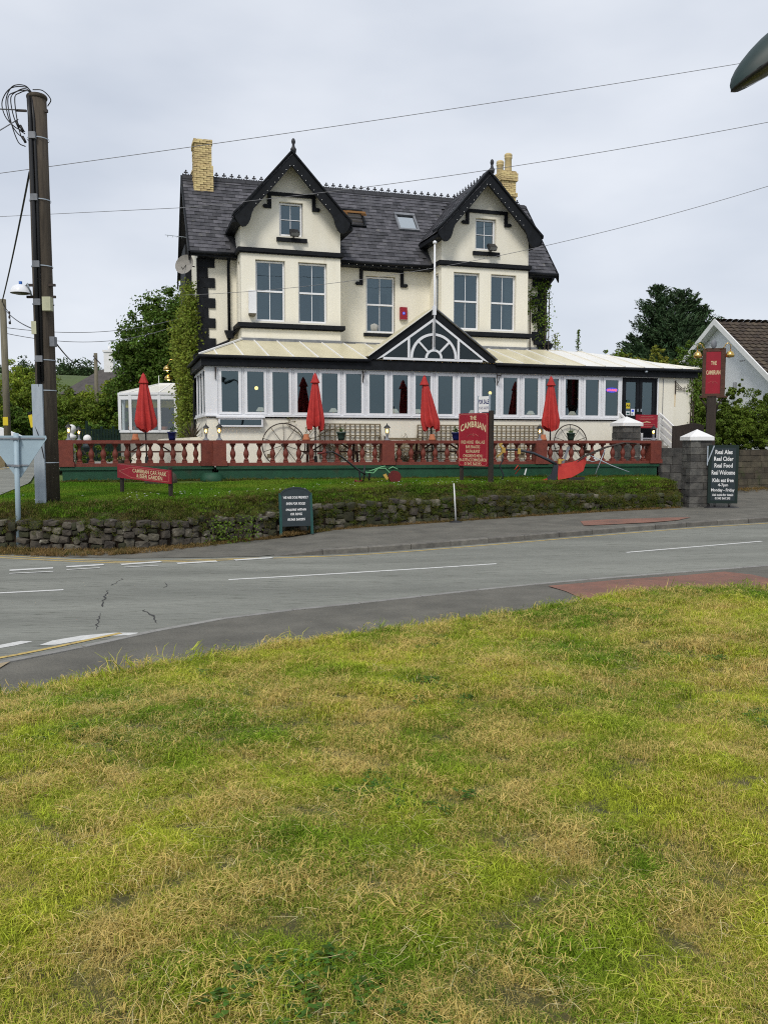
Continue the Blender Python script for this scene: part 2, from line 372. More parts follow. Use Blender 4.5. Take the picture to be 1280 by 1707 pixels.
M_verge = pmat('dry_verge', (.20, .14, .06), (.10, .085, .035), rough=1, scale=6, coord='World', bump=.8, bscale=60)

def grid(name, mat, xs, ys, zf, **p):
    nx, ny = len(xs), len(ys)
    X, Y = np.meshgrid(xs, ys); Z = zf(X, Y)
    V = np.stack([X, Y, Z], -1).reshape(-1, 3)
    i = np.arange(ny - 1)[:, None] * nx + np.arange(nx - 1)[None]
    F = np.stack([i, i + 1, i + 1 + nx, i + nx], -1).reshape(-1, 4)
    me = fast_mesh(name, V, F, mat)
    for q in me.polygons: q.use_smooth = True
    return link(name, me, **p)

def loft(name, mat, rows, parent=None, **p):
    """sheet through a list of rows, each a list of 3-D points of one length"""
    n = len(rows[0]); V = np.array([q for r in rows for q in r], float)
    F = [(k * n + i, k * n + i + 1, (k + 1) * n + i + 1, (k + 1) * n + i) for k in range(len(rows) - 1) for i in range(n - 1)]
    me = fast_mesh(name, V, np.array(F), mat)
    for q in me.polygons: q.use_smooth = True
    return link(name, me, parent, **p)

def resample(pts, step):
    P = np.array(pts, float); d = np.r_[0, np.cumsum(np.linalg.norm(np.diff(P, axis=0), axis=1))]
    n = max(int(d[-1] / step), 1); s = np.linspace(0, d[-1], n + 1)
    return np.stack([np.interp(s, d, P[:, k]) for k in range(P.shape[1])], 1)
def smooth(P, k=3):
    P = np.array(P, float)
    for _ in range(k):
        Q = P.copy(); Q[1:-1] = .25 * P[:-2] + .5 * P[1:-1] + .25 * P[2:]; P = Q
    return P
def offset(P, d):
    T = np.gradient(P, axis=0); T /= np.linalg.norm(T, axis=1)[:, None]
    return P + np.stack([-T[:, 1], T[:, 0]], 1) * d

def hill(X, Y):
    z = np.where(Y < 19, -.25, 0.) + np.where(Y >= 19, -.25 + 1.2 * sstep(21, 34, Y), 0.)
    z = z + 17.5 * sstep(75, 240, Y + .18 * np.abs(X)) * (1 - .45 * sstep(-40, 60, X)) + .6 * np.sin(X * .05) * sstep(60, 120, Y)
    return z
ys_ = np.r_[np.linspace(-60, 18, 14), np.linspace(19, 60, 40), np.linspace(65, 300, 48), 380, 500, 700]
grid('ground', M_ground, np.linspace(-420, 420, 121), ys_, hill, kind='structure')

KN = smooth(resample([(-9.5, 3.6), (-6.5, 6.0), (-5.2, 7.1), (-3.65, 8.27), (-3.25, 8.79), (-2.81, 9.41), (-2.49, 9.85), (-2.05, 10.3), (-1.35, 10.75), (0.0, 11.42), (1.29, 12.15), (2.46, 12.66), (3.8, 13.15), (5.64, 13.72), (6.4, 13.95), (12, 16.2), (40, 27.5)], .3), 4)
KF = smooth(resample([(-4.2, 16.1), (-2.6, 16.25), (-1.7, 16.40), (-0.9, 16.55), (0.0, 16.92), (2.01, 17.93), (4.0, 18.95), (5.9, 19.9), (7.75, 20.7), (9.55, 21.3), (14, 23.0), (40, 33.5)], .3), 4)
GE = smooth(resample([(-9, 1.5), (-6, 4.2), (-4.4, 5.7), (-3.16, 6.92), (-2.85, 7.27), (-2.05, 7.95), (-1.47, 8.45), (0.0, 9.34), (0.79, 9.75), (1.43, 10.12), (2.51, 10.8), (3.28, 11.22), (3.9, 11.3), (4.5, 11.28), (5.2, 11.25), (6.5, 11.4), (9, 12.3), (14, 14)], .3), 5)
GE[:, 1] -= .13
WALL = smooth(resample([(-20, 18.6), (-12, 17.8), (-8, 17.25), (-6.5, 17.0), (-5.2, 17.05), (-4.2, 17.65), (-3.2, 18.6), (-2.4, 19.25), (-1.7, 19.75), (0, 20.8), (1.83, 21.75), (4.23, 23.0), (6.0, 23.75), (8.5, 24.5)], .15), 8)
def wy(X): return np.interp(X, WALL[:, 0], WALL[:, 1])

# road: one wide sheet, everything beside it stands a step higher
grid('road', M_asph, np.linspace(-40, 40, 81), np.linspace(-12, 40, 50), lambda X, Y: zg(X) + np.where(Y > wy(np.clip(X, -20, 8.5)) + 1.2, -.6, 0) * (X < 9.0), kind='structure')

# near pavement
def line3(P, dz): return [(x, y, float(zg(x)) + dz) for x, y in P]
a = offset(KN, -.0); b = offset(KN, -.11); c = offset(KN, -3.4)
loft('pavement', M_asph2, [line3(b, .05), line3(offset(KN, -1.2), .06), line3(offset(KN, -2.3), .06), line3(c, .06)], kind='structure')
kr = root('kerb', None, None, kind='structure')
def kerb_run(P, wid, hz, length, mat, h0=-.1):
    Q = resample(P, length)
    for i in range(len(Q) - 1):
        p, q = Vector((*Q[i], 0)), Vector((*Q[i + 1], 0)); d = (q - p).normalized(); n = Vector((d.y, -d.x, 0))
        p2 = p + d * .008; q2 = q - d * .008
        pz, qz = float(zg(p.x)), float(zg(q.x)); hp, hq = hz(p.x), hz(q.x)
        m = MB(); e = wid * .16
        ring = lambda o, z, h: [o + Vector((0, 0, z + h0)), o + Vector((0, 0, z + h - .02)), o + n * e + Vector((0, 0, z + h)), o + n * wid + Vector((0, 0, z + h)), o + n * wid + Vector((0, 0, z + h0))]
        A = ring(p2, pz, hp); B = ring(q2, qz, hq)
        m.add(A + B, [(0, 1, 2, 3, 4), (9, 8, 7, 6, 5), (0, 5, 6, 1), (1, 6, 7, 2), (2, 7, 8, 3), (3, 8, 9, 4)])
        m.build('kerb_stone', mat, kr)
near = KN[(KN[:, 0] > -5.5) & (KN[:, 0] < 12)]
kerb_run(near, .11, lambda x: .058, .9, M_edge)
hk = lambda x: .012 + .105 * float(sstep(-2.3, -.9, x))
far = KF[(KF[:, 0] > -2.3) & (KF[:, 0] < 16)]
kerb_run(far, -.14, hk, .915, M_kerb)

# far pavement, up to the foot of the stone wall and on to the drive
FP = resample(np.r_[KF[(KF[:, 0] > -4.2) & (KF[:, 0] < 16)]], .3)
def back(x, y):
    if x < 8.6: return max(float(wy(x)) + .1, y + .4)
    return y + 9
s_ = np.linspace(0, 1, 6)
LF = resample([(-18, 17.2), (-12, 16.9), (-8.5, 17.0), (-7.2, 16.75), (-5.9, 16.2), (-4.7, 16.05), (-4.2, 16.15)], .3)
FPa = np.r_[LF[:-1], FP]
rows = []
for t in s_:
    rows.append([(x - .0 * t, y + (.145 if x > -2.2 else 0) + (back(x, y) - y - .145) * t, float(zg(x)) + (hk(x) - .003 if x > -2.6 else .008) + .03 * t) for x, y in FPa])
loft('pavement', M_asph2, rows, kind='structure')

def strip(name, P, wdt, mat, dz=.004, taper=False, **p):
    P = np.array(P, float); Q = resample(P, .25) if len(P) > 1 else P
    L, Rr = offset(Q, wdt / 2), offset(Q, -wdt / 2)
    return loft(name, mat, [line3(L, dz), line3(Rr, dz)], kind='structure', **p)
def patch(name, pts, mat, dz, **p):
    m = MB(); m.add([(x, y, float(zg(x)) + dz) for x, y in pts], [tuple(range(len(pts)))])
    return m.build(name, mat, kind='structure', **p)
for P in ([(-9.5, 11.1), (-5.56, 12.36), (-4.76, 12.62)], [(-2.47, 13.52), (-.2, 14.28), (1.98, 14.99)], [(4.59, 16.16), (7.73, 17.45)], [(10.5, 18.6), (13.5, 19.9)]):
    strip('centre_line', P, .095, M_white_line)
strip('kerbside_yellow_line', offset(KF[(KF[:, 0] > -2.1) & (KF[:, 0] < 16)], -.26), .075, M_yel_line)
strip('kerbside_yellow_line', offset(KN[(KN[:, 0] > -2.7) & (KN[:, 0] < 1.6)], .09), .055, M_yel_line)
strip('double_yellow_line', [(-12, 16.6), (-8.6, 16.75), (-7.3, 16.45), (-6.0, 15.98), (-4.75, 15.62), (-3.5, 15.86), (-2.2, 16.12)], .07, M_yel_line)
strip('double_yellow_line', [(-12, 16.35), (-8.6, 16.5), (-7.3, 16.2), (-6.0, 15.75), (-4.75, 15.43), (-3.5, 15.66), (-1.25, 16.28)], .07, M_yel_line)
near2 = KN[(KN[:, 0] < -2.7) & (KN[:, 0] > -7)]
strip('double_yellow_line', offset(near2, .13), .07, M_yel_line, .006); strip('double_yellow_line', offset(near2, .34), .07, M_yel_line, .006)
for P in ([(-6.4, 14.55), (-5.76, 14.83)], [(-5.58, 14.96), (-5.01, 15.23)], [(-4.71, 15.24), (-4.08, 15.6)], [(-3.73, 15.36), (-3.07, 15.64)], [(-2.77, 15.78), (-2.11, 16.1)]):
    P = np.array(P); strip('give_way_dash', P, .17, M_white_line, .008)
for P in ([(-6.25, 14.2), (-5.6, 14.42)], [(-5.45, 14.62), (-4.95, 14.84)], [(-4.55, 14.9), (-4.0, 15.12)]):
    strip('give_way_dash', P, .07, M_white_line, .008)
patch('worn_road_marking', [(-3.72, 9.12), (-3.55, 9.14), (-3.15, 9.54), (-2.84, 9.60), (-2.82, 9.72), (-3.1, 9.72), (-3.42, 9.58), (-3.66, 9.34)], M_white_line, .003)
patch('worn_road_marking', [(-4.5, 8.70), (-4.2, 8.86), (-3.98, 9.10), (-3.86, 9.30), (-4.0, 9.32), (-4.15, 9.14), (-4.6, 8.86)], M_white_line, .003)
patch('red_tarmac_patch', [(2.36, 12.25), (2.52, 11.8), (2.62, 11.2), (2.5, 10.6), (4.0, 10.9), (5.6, 11.4), (5.75, 12.1), (5.58, 12.9), (5.3, 13.25), (4.6, 12.98), (3.54, 12.7), (2.9, 12.45)], M_redtar, .0655)
patch('red_tarmac_patch', [(4.86, 21.2), (5.6, 21.5), (7.1, 21.65), (7.75, 21.6), (7.2, 20.95), (6.5, 20.55), (5.4, 20.25), (4.7, 20.1)], M_redtar, .132)
patch('tactile_paving', [(-3.63, 8.20), (-3.80, 8.02), (-4.25, 7.55), (-4.1, 7.0), (-3.75, 7.2), (-3.62, 7.65)], M_tan, .064)
# cracks in the road: thin sunken-looking tar seams that wander
M_crack = pmat('road_crack', (.035, .035, .036), (.05, .05, .05), rough=1, scale=20, coord='World')
def crack(P, w_):
    q = resample(P, .09); q[:, 0] += np.array([rnd.uniform(-.03, .03) for _ in q]); q[:, 1] += np.array([rnd.uniform(-.03, .03) for _ in q])
    ww = [w_ * rnd.uniform(.2, 1) for _ in q]; ww[0] = ww[-1] = .002
    T = np.gradient(q, axis=0); T /= np.linalg.norm(T, axis=1)[:, None]; nn = np.stack([-T[:, 1], T[:, 0]], 1)
    A = q + nn * np.array(ww)[:, None]; B = q - nn * np.array(ww)[:, None]
    loft('road_crack', M_crack, [line3(A, .004), line3(B, .004)], kind='structure')
crack([(-3.35, 9.9), (-3.5, 10.4), (-3.62, 10.9)], .012); crack([(-3.75, 11.3), (-3.95, 12.0), (-4.1, 12.6)], .014); crack([(-4.15, 13.0), (-4.2, 13.7)], .01)
crack([(-2.72, 10.2), (-2.95, 10.75), (-3.15, 11.1)], .022); crack([(-3.3, 12.8), (-3.4, 13.3)], .012)

# drive on the right and terrace and lawn of the inn
BA, BB = 25.30, .227           # front balustrade line  Y = BA + BB X
LA, LB = 25.92, .297           # left balustrade line
def baly(X): return np.where(X < -4.9, LA + LB * X, BA + BB * X)
TZ = 1.48                      # terrace level
HT = lambda x: .03 + float(np.interp(x, [-12, -8, -5.5, -3.2, 0, 4.2, 6.5, 8.5], [.50, .54, .58, .52, .60, .56, .42, .38]))
xs = np.r_[np.linspace(-20, -9.2, 20), np.linspace(-9, 8.55, 118)]
def latr(x, t): return float(wy(x)) + t
Wn = lambda x: math.sin(x * 3.1) * .03 + math.sin(x * 7.7 + 1) * .02
def crest(x): return float(np.interp(x, [-20, -8, -4.5, 0, 4.2, 8.5], [.78, .86, .93, 1.03, 1.04, 1.02]))
def far_edge(x):               # the lawn stops at the balustrade, or at the lane on the left
    if x >= -8.9: return float(baly(x)) + .25
    return float(np.interp(x, [-20, -14, -12.6, -11.7, -8.9], [20, 40, 34, 29, 26]))
R0 = [(x, wy(x) + .16, float(zg(x)) + HT(x) - .08) for x in xs]
R1 = [(x, wy(x) + .30 + Wn(x), float(zg(x)) + HT(x) + .08 + Wn(x)) for x in xs]
R2 = [(x, wy(x) + .62 + Wn(x), crest(x) - .06 + Wn(x + 2)) for x in xs]
R3 = [(x, wy(x) + .95, crest(x) + .01) for x in xs]
rows = [R3]
for t in (.15, .35, .6, .8, 1.0):
    rows.append([(x, (wy(x) + .95) * (1 - t) + far_edge(x) * t, crest(x) + .01 + (1.12 - crest(x)) * t ** .8 + (.25 * sstep(27, 40, far_edge(x)) * t)) for x in xs])
loft('grass_bank', M_bank, [R0, R1, R2, R3], kind='structure')
loft('lawn', M_lawn, rows, kind='structure')
def lawnz(x, y):
    w0 = float(wy(x)); e = far_edge(x); t = (y - w0 - .95) / max(e - w0 - .95, .1)
    if t < 0: return float(np.interp(y - w0, [.16, .3, .62, .95], [float(zg(x)) + HT(x) - .08, float(zg(x)) + HT(x) + .08, crest(x) - .06, crest(x) + .01]))
    return crest(x) + .01 + (1.12 - crest(x)) * min(t, 1) ** .8

# lane climbing away on the left
def lz(y): return float(np.interp(y, [12, 14.6, 17.2, 19.5, 60], [.012, .014, .62, 1.01, 1.82]))
nearL = resample([(-10.3, 14.4), (-9.6, 16.2), (-8.9, 18.2), (-8.72, 19.5), (-9.7, 23.5), (-11.7, 28.9), (-13.4, 34.5), (-18.8, 50), (-26, 70)], 1)
farL = np.stack([np.interp(nearL[:, 1], [14, 22, 30.5, 51, 70], [-15.5, -14.3, -13.9, -20.6, -28.5]), nearL[:, 1] + .6], 1)
loft('lane', M_asph, [[(x, y, lz(y)) for x, y in nearL], [(x * .5 + a_ * .5, y * .5 + b_ * .5, lz(y) + .04) for (x, y), (a_, b_) in zip(nearL, farL)], [(x, y, lz(y)) for x, y in farL]], kind='structure')
for k, o in enumerate((.16, .42)):
    q = farL + np.array([[o + .05, 0]]); loft('lane_yellow_line', M_yel_line, [[(x, y, lz(y) + .012 + .01 * o) for x, y in q], [(x + .1, y, lz(y) + .016 + .01 * o) for x, y in q]], kind='structure')
vb = farL - np.array([[6, 0]]); vb2 = farL - np.array([[1.6, 0]])
loft('verge', M_verge, [[(x, y, lz(y)) for x, y in farL], [(x, y, lz(y) + .45) for x, y in vb2], [(x, y, lz(y) + .5) for x, y in vb]], kind='structure')

# foreground lawn
def fgz(X, Y):
    ye = np.interp(X, GE[:, 0], GE[:, 1]); t = np.clip(Y / ye, -1.5, 1.02)
    e = zg(X) + .10 + .05 * sstep(2, 3.5, X) * (1 - sstep(5, 7, X))
    bump_ = .03 * np.sin(X * 1.7 + Y) + .025 * np.sin(Y * 2.1 - X * .8) + .012 * np.sin(X * 5 + 1.3 * Y)
    base = e + (.6 - e) * (1 - t ** 1.0)
    return base + bump_ * np.clip((1 - t) * 4, 0, 1) - .05 * sstep(1.0, 1.02, t)
gx = np.linspace(-8.5, 13, 130); rows = []
for t in np.r_[np.linspace(-.35, .97, 46), 1.0, 1.02]:
    ye = np.interp(gx, GE[:, 0], GE[:, 1]); rows.append([(x, y * t, float(fgz(x, y * t))) for x, y in zip(gx, ye)])
loft('foreground_lawn', M_fore, rows, kind='structure')

# ---------------------------------------------------------------- grass blades
def blade_mat(name, g1, g2, d1, d2, s, thr, width=.14, tr=.35):
    """living green or dry straw by place, with a random shade for every tuft and blade"""
    m = bpy.data.materials.new(name); m.use_nodes = True; t = m.node_tree; b = t.nodes['Principled BSDF']; o = t.nodes['Material Output']
    g = N(t, 'ShaderNodeNewGeometry'); oi = N(t, 'ShaderNodeObjectInfo'); at = N(t, 'ShaderNodeAttribute'); at.attribute_name = 'tint'
    n1 = N(t, 'ShaderNodeTexNoise'); n1.inputs['Scale'].default_value = s; n1.inputs['Detail'].default_value = 7; n1.inputs['Roughness'].default_value = .62; n1.inputs['Distortion'].default_value = .3
    t.links.new(g.outputs['Position'], n1.inputs['Vector'])
    def math_(op, a, b_):
        q = N(t, 'ShaderNodeMath', operation=op)
        for i, z in enumerate((a, b_)):
            if isinstance(z, (int, float)): q.inputs[i].default_value = z
            else: t.links.new(z, q.inputs[i])
        return q.outputs[0]
    k = math_('ADD', n1.outputs['Fac'], math_('MULTIPLY', math_('SUBTRACT', at.outputs['Fac'], .5), .34))
    k = math_('ADD', k, math_('MULTIPLY', math_('SUBTRACT', oi.outputs['Random'], .5), .10))
    mr = N(t, 'ShaderNodeMapRange'); mr.inputs['From Min'].default_value = thr - width / 2; mr.inputs['From Max'].default_value = thr + width / 2
    t.links.new(k, mr.inputs['Value'])
    n2 = N(t, 'ShaderNodeTexNoise'); n2.inputs['Scale'].default_value = .8; n2.inputs['Detail'].default_value = 4
    t.links.new(g.outputs['Position'], n2.inputs['Vector'])
    r2 = N(t, 'ShaderNodeMapRange'); r2.inputs['From Min'].default_value = .38; r2.inputs['From Max'].default_value = .62
    t.links.new(n2.outputs['Fac'], r2.inputs['Value'])
    def mixc(f, a, b_):
        q = N(t, 'ShaderNodeMix', data_type='RGBA')
        if isinstance(f, float): q.inputs['Factor'].default_value = f
        else: t.links.new(f, q.inputs['Factor'])
        for i, z in ((6, a), (7, b_)):
            if isinstance(z, tuple): q.inputs[i].default_value = (*z, 1)
            else: t.links.new(z, q.inputs[i])
        return q.outputs[2]
    gg = mixc(r2.outputs[0], g1, g2); dd = mixc(at.outputs['Fac'], d1, d2)
    col = mixc(mr.outputs[0], gg, dd)
    hs = N(t, 'ShaderNodeHueSaturation'); t.links.new(col, hs.inputs['Color'])
    vv = math_('ADD', .42, math_('MULTIPLY', at.outputs['Fac'], 1.2)); t.links.new(vv, hs.inputs['Value']); col = hs.outputs[0]
    t.links.new(col, b.inputs['Base Color']); b.inputs['Roughness'].default_value = .6; b.inputs['Specular IOR Level'].default_value = .08
    trn = N(t, 'ShaderNodeBsdfTranslucent'); ms = N(t, 'ShaderNodeMixShader'); ms.inputs[0].default_value = tr
    t.links.new(col, trn.inputs['Color']); t.links.new(b.outputs[0], ms.inputs[1]); t.links.new(trn.outputs[0], ms.inputs[2]); t.links.new(ms.outputs[0], o.inputs['Surface'])
    return m
B_fore = blade_mat('mown_grass_blades', (.17, .30, .018), (.48, .53, .05), (.90, .74, .27), (.46, .34, .11), 2.0, .55, .11, .30)
B_dry = blade_mat('cut_straw', (.60, .55, .28), (.50, .44, .2), (.80, .70, .42), (.55, .44, .22), .7, .5, .2, .2)
B_lawn = blade_mat('short_lawn_blades', (.10, .22, .014), (.17, .25, .026), (.15, .15, .03), (.12, .10, .03), .5, .72, .12)
B_bank = blade_mat('mossy_bank_blades', (.085, .155, .016), (.125, .15, .025), (.18, .145, .045), (.11, .085, .035), 1.8, .55, .2)
B_verge = blade_mat('dry_verge_blades', (.10, .13, .025), (.20, .15, .06), (.32, .22, .09), (.22, .14, .06), 1.3, .42, .2)

def tuft(name, mat, n, rad, hmin, hmax, wid, lean, rs, lying=False):
    V = []; F = []; T = []
    for i in range(n):
        a = rs.uniform(0, 2 * math.pi); r = rad * math.sqrt(rs.random()); x, y = r * math.cos(a), r * math.sin(a)
        h = rs.uniform(hmin, hmax); d = rs.uniform(0, 2 * math.pi); dx, dy = math.cos(d), math.sin(d); wx, wy_ = -dy * wid * .5, dx * wid * .5
        l = lean * rs.uniform(.2, 1.2); o = len(V)
        if lying:
            z0 = rs.uniform(.01, .035); z1 = z0 + rs.uniform(-.01, .012); z2 = z1 + rs.uniform(-.012, .01); k = rs.uniform(-.12, .12)
            pts = [(x, y, z0), (x + dx * h * .5 - dy * h * k, y + dy * h * .5 + dx * h * k, (z0 + z2) / 2 + .006), (x + dx * h, y + dy * h, z2)]
        else:
            pts = [(x, y, -.01), (x + dx * l * h * .35, y + dy * l * h * .35, h * .6), (x + dx * l * h, y + dy * l * h, h * (1 - .35 * min(l, 1)))]
        for j, (px, py, pz) in enumerate(pts[:2]):
            f = 1 if j == 0 else .8; V += [(px - wx * f, py - wy_ * f, pz), (px + wx * f, py + wy_ * f, pz)]
        px, py, pz = pts[2]; V += [(px - wx * .15, py - wy_ * .15, pz), (px + wx * .15, py + wy_ * .15, pz)]
        F += [(o, o + 1, o + 3, o + 2), (o + 2, o + 3, o + 5, o + 4)]; t = rs.random(); T += [t, t]
    return fast_mesh(name, np.array(V), np.array(F), mat, np.array(T))
def protoset(name, makers):
    c = bpy.data.collections.new(name)
    for i, mk in enumerate(makers):
        c.objects.link(bpy.data.objects.new('%s_%02d' % (name, i), mk))
    return c
rs = np.random.RandomState(3)
P_fore = protoset('grass_tuft', [tuft('tuft', B_fore, 60, .07, .010, .027, .0024, 1.1, rs) for _ in range(5)] + [tuft('tuft', B_fore, 54, .075, .014, .038, .0021, 1.7, rs) for _ in range(3)] + [tuft('tuft', B_fore, 40, .08, .015, .05, .0020, 0, rs, True) for _ in range(2)])
P_straw = protoset('straw_tuft', [tuft('straw', B_dry, 4, .10, .03, .14, .0017, 0, rs, True) for _ in range(5)])
P_lawn = protoset('lawn_tuft', [tuft('tuft', B_lawn, 60, .17, .03, .065, .009, .8, rs) for _ in range(4)])
P_bank = protoset('bank_tuft', [tuft('tuft', B_bank, 60, .16, .025, .075, .010, 1.4, rs) for _ in range(4)])
P_verge = protoset('verge_tuft', [tuft('tuft', B_verge, 50, .12, .03, .09, .008, 1.4, rs) for _ in range(4)])

def wedge_pts(y0, y1, dens, rs, mrg=.8):
    """points over the ground that the picture's wedge and a strip beside it cover"""
    wmax = .52 * y1 + mrg; A = 2 * wmax * (y1 - y0); n = int(A * dens)
    X = rs.uniform(-wmax, wmax, n); Y = rs.uniform(y0, y1, n)
    k = (np.abs(X) < .52 * Y + mrg) & (Y < np.interp(X, GE[:, 0], GE[:, 1]) + .02) & (X < 12.5)
    return X[k], Y[k]
XX = []; YY = []
for y0, y1, dn in ((1.5, 3.5, 1150), (3.5, 5.5, 850), (5.5, 8, 600), (8, 13, 440)):
    X, Y = wedge_pts(y0, y1, dn, rs); XX.append(X); YY.append(Y)
n = 62000; X = rs.uniform(-8.3, 12.8, n); Y = rs.uniform(-1, 12, n)      # thinner cover beyond the wedge, for views from the side
k = ((np.abs(X) > .52 * Y + .8) | (Y < 1.5)) & (Y < np.interp(X, GE[:, 0], GE[:, 1]) + .02) & (np.abs(X) < 6.5 + .3 * Y); XX.append(X[k]); YY.append(Y[k])
X = np.concatenate(XX); Y = np.concatenate(YY); n = len(X)
hum = np.sin(X * 9 + 2 * np.sin(Y * 5)) + np.sin(Y * 11 + 2.3 * np.sin(X * 4.1)) + .8 * np.sin(X * 23 + Y * 17)
sc_ = rs.uniform(.6, 1.1, n) * (1 + .075 * np.clip(Y - 2, 0, 9)) * np.clip(1 + .30 * hum, .4, 1.8) * np.where(np.abs(X) > .52 * Y + .8, 1.35, 1)
scatter('grass', np.stack([X, Y, fgz(X, Y)], 1), np.stack([rs.normal(0, .14, n), rs.normal(0, .14, n), rs.uniform(0, 6.28, n)], 1), sc_, rs.randint(0, 10, n), P_fore, kind='stuff', label='mown grass of the foreground slope, part green, part dry', category='grass')
X, Y = wedge_pts(1.5, 12, 75, rs); k = (np.sin(X * 1.3 + Y * .7) + np.sin(X * .6 - Y * 1.9 + 1) + rs.normal(0, .8, len(X))) > -.1; X = X[k]; Y = Y[k]; n = len(X)
scatter('cut_straw', np.stack([X, Y, fgz(X, Y) + .022], 1), np.stack([rs.normal(0, .12, n), rs.normal(0, .12, n), rs.uniform(0, 6.28, n)], 1), rs.uniform(.5, 1.3, n), rs.randint(0, 5, n), P_straw, kind='stuff', label='pale dry cuttings lying on the foreground grass', category='straw')
def rosette(name, n, rs):
    V = []; F = []; T = []
    for i in range(n):
        a = rs.uniform(0, 6.28); r = rs.uniform(.0, .06); x, y = r * math.cos(a), r * math.sin(a); L = rs.uniform(.018, .034); d = rs.uniform(0, 6.28); z = rs.uniform(.018, .034); dx, dy = math.cos(d), math.sin(d); o = len(V)
        V += [(x, y, z), (x + dx * L * .5 - dy * L * .35, y + dy * L * .5 + dx * L * .35, z + .004), (x + dx * L, y + dy * L, z), (x + dx * L * .5 + dy * L * .35, y + dy * L * .5 - dx * L * .35, z + .004)]; F.append((o, o + 1, o + 2, o + 3)); T.append(rs.random())
    return fast_mesh(name, np.array(V), np.array(F), pmat('clover_leaf', (.10, .20, .03), (.05, .11, .018), rough=.6, spec=.1, tint=.35, transl=.25, scale=5), np.array(T))
P_weed = protoset('clover_patch', [rosette('clover', 16, rs) for _ in range(3)])
X, Y = wedge_pts(1.5, 10, 60, rs); k = (np.sin(X * 2.1 + 1.3 * Y + 2) * np.sin(Y * 1.7 - X * .9 + .5)) > .68; X = X[k]; Y = Y[k]; n = len(X)
scatter('clover', np.stack([X, Y, fgz(X, Y)], 1), np.stack([rs.normal(0, .15, n), rs.normal(0, .15, n), rs.uniform(0, 6.28, n)], 1), rs.uniform(.6, 1.2, n), rs.randint(0, 3, n), P_weed, kind='stuff', label='dark green clover and broad leaves in the foreground grass', category='weeds')
# shaggy grass along the pavement edge
q = resample(GE[(GE[:, 0] > -5.5) & (GE[:, 0] < 10)], .03); n = len(q); q = q + rs.normal(0, .05, (n, 2)); 
scatter('edge_grass', np.stack([q[:, 0], q[:, 1] - .02, fgz(q[:, 0], q[:, 1] - .05) - .01], 1), np.stack([rs.normal(0, .3, n), rs.normal(0, .3, n), rs.uniform(0, 6.28, n)], 1), rs.uniform(1.3, 2.6, n) * np.where(rs.random(n) < .06, 1.5, 1), rs.randint(0, 8, n), P_fore, kind='stuff', label='shaggy grass fringe along the near pavement', category='grass')

def along(y0f, y1f, dens, x0, x1, rs):
    n = int((x1 - x0) * 5 * dens); X = rs.uniform(x0, x1, n); T = rs.random(n)
    a = np.array([y0f(x) for x in X]); b = np.array([y1f(x) for x in X]); k = rs.random(n) < (b - a) / 5.0
    return X[k], (a + (b - a) * T)[k]
X, Y = along(lambda x: float(wy(x)) + .48 + .12 * math.sin(x * 2.3) + .08 * math.sin(x * 5.1), lambda x: min(far_edge(x) - (.25 if x > -8.9 else 0.15), float(wy(x)) + 5.75), 95, -10.5, 8.5, rs); n = len(X)
scatter('lawn_grass', np.stack([X, Y, [lawnz(a, b) for a, b in zip(X, Y)]], 1), np.stack([np.zeros(n), np.zeros(n), rs.uniform(0, 6.28, n)], 1), rs.uniform(.7, 1.15, n), rs.randint(0, 4, n), P_lawn, kind='stuff', label='short green grass on the lawn in front of the balustrade', category='grass')
X, Y = along(lambda x: float(wy(x)) + .12, lambda x: float(wy(x)) + .95, 150, -11, 8.5, rs); n = len(X)
scatter('bank_moss', np.stack([X, Y, [lawnz(a, b) for a, b in zip(X, Y)]], 1), np.stack([rs.normal(-.3, .3, n), rs.normal(0, .3, n), rs.uniform(0, 6.28, n)], 1), rs.uniform(.6, 1.2, n), rs.randint(0, 4, n), P_bank, kind='stuff', label='dark mossy growth hanging over the stone wall', category='undergrowth')
nv = 1500; X = rs.uniform(-9.5, 8.5, nv); k = rs.random(nv) < np.interp(X, [-9.5, -4, -1, 2, 8.5], [.12, .25, .6, .85, 1]); X = X[k]; nh = len(X)
hh = np.array([HT(x) for x in X]); zz_ = hh * (1 - rs.random(nh) ** 1.6 * np.interp(X, [-9, 0, 8], [.5, .7, .9]))
scatter('wall_moss', np.stack([X, wy(X) + .0 + .06 * rs.random(nh), zg(X) + .06 + zz_], 1), np.stack([rs.normal(1.1, .3, nh), rs.normal(0, .3, nh), rs.normal(0, .6, nh)], 1), rs.uniform(.3, .9, nh), rs.randint(0, 4, nh), P_bank, kind='stuff', label='moss and roots growing over the stones of the wall', category='moss')
nv = 1500; X = rs.uniform(-9, 8.4, nv); T = rs.random(nv) ** 1.5 * np.interp(X, [-9, -7, -5.5, -4, -3, 0, 8], [.3, .65, .75, .55, .22, .12, .16])
Y = wy(X) - .02 - T
scatter('verge_grass', np.stack([X, Y, zg(X) + np.where(X > -2.3, .115, .03)], 1), np.stack([rs.normal(0, .3, nv), rs.normal(0, .3, nv), rs.uniform(0, 6.28, nv)], 1), rs.uniform(.4, 1.0, nv), rs.randint(0, 4, nv), P_verge, kind='stuff', label='dry yellow grass along the foot of the stone wall', category='grass')
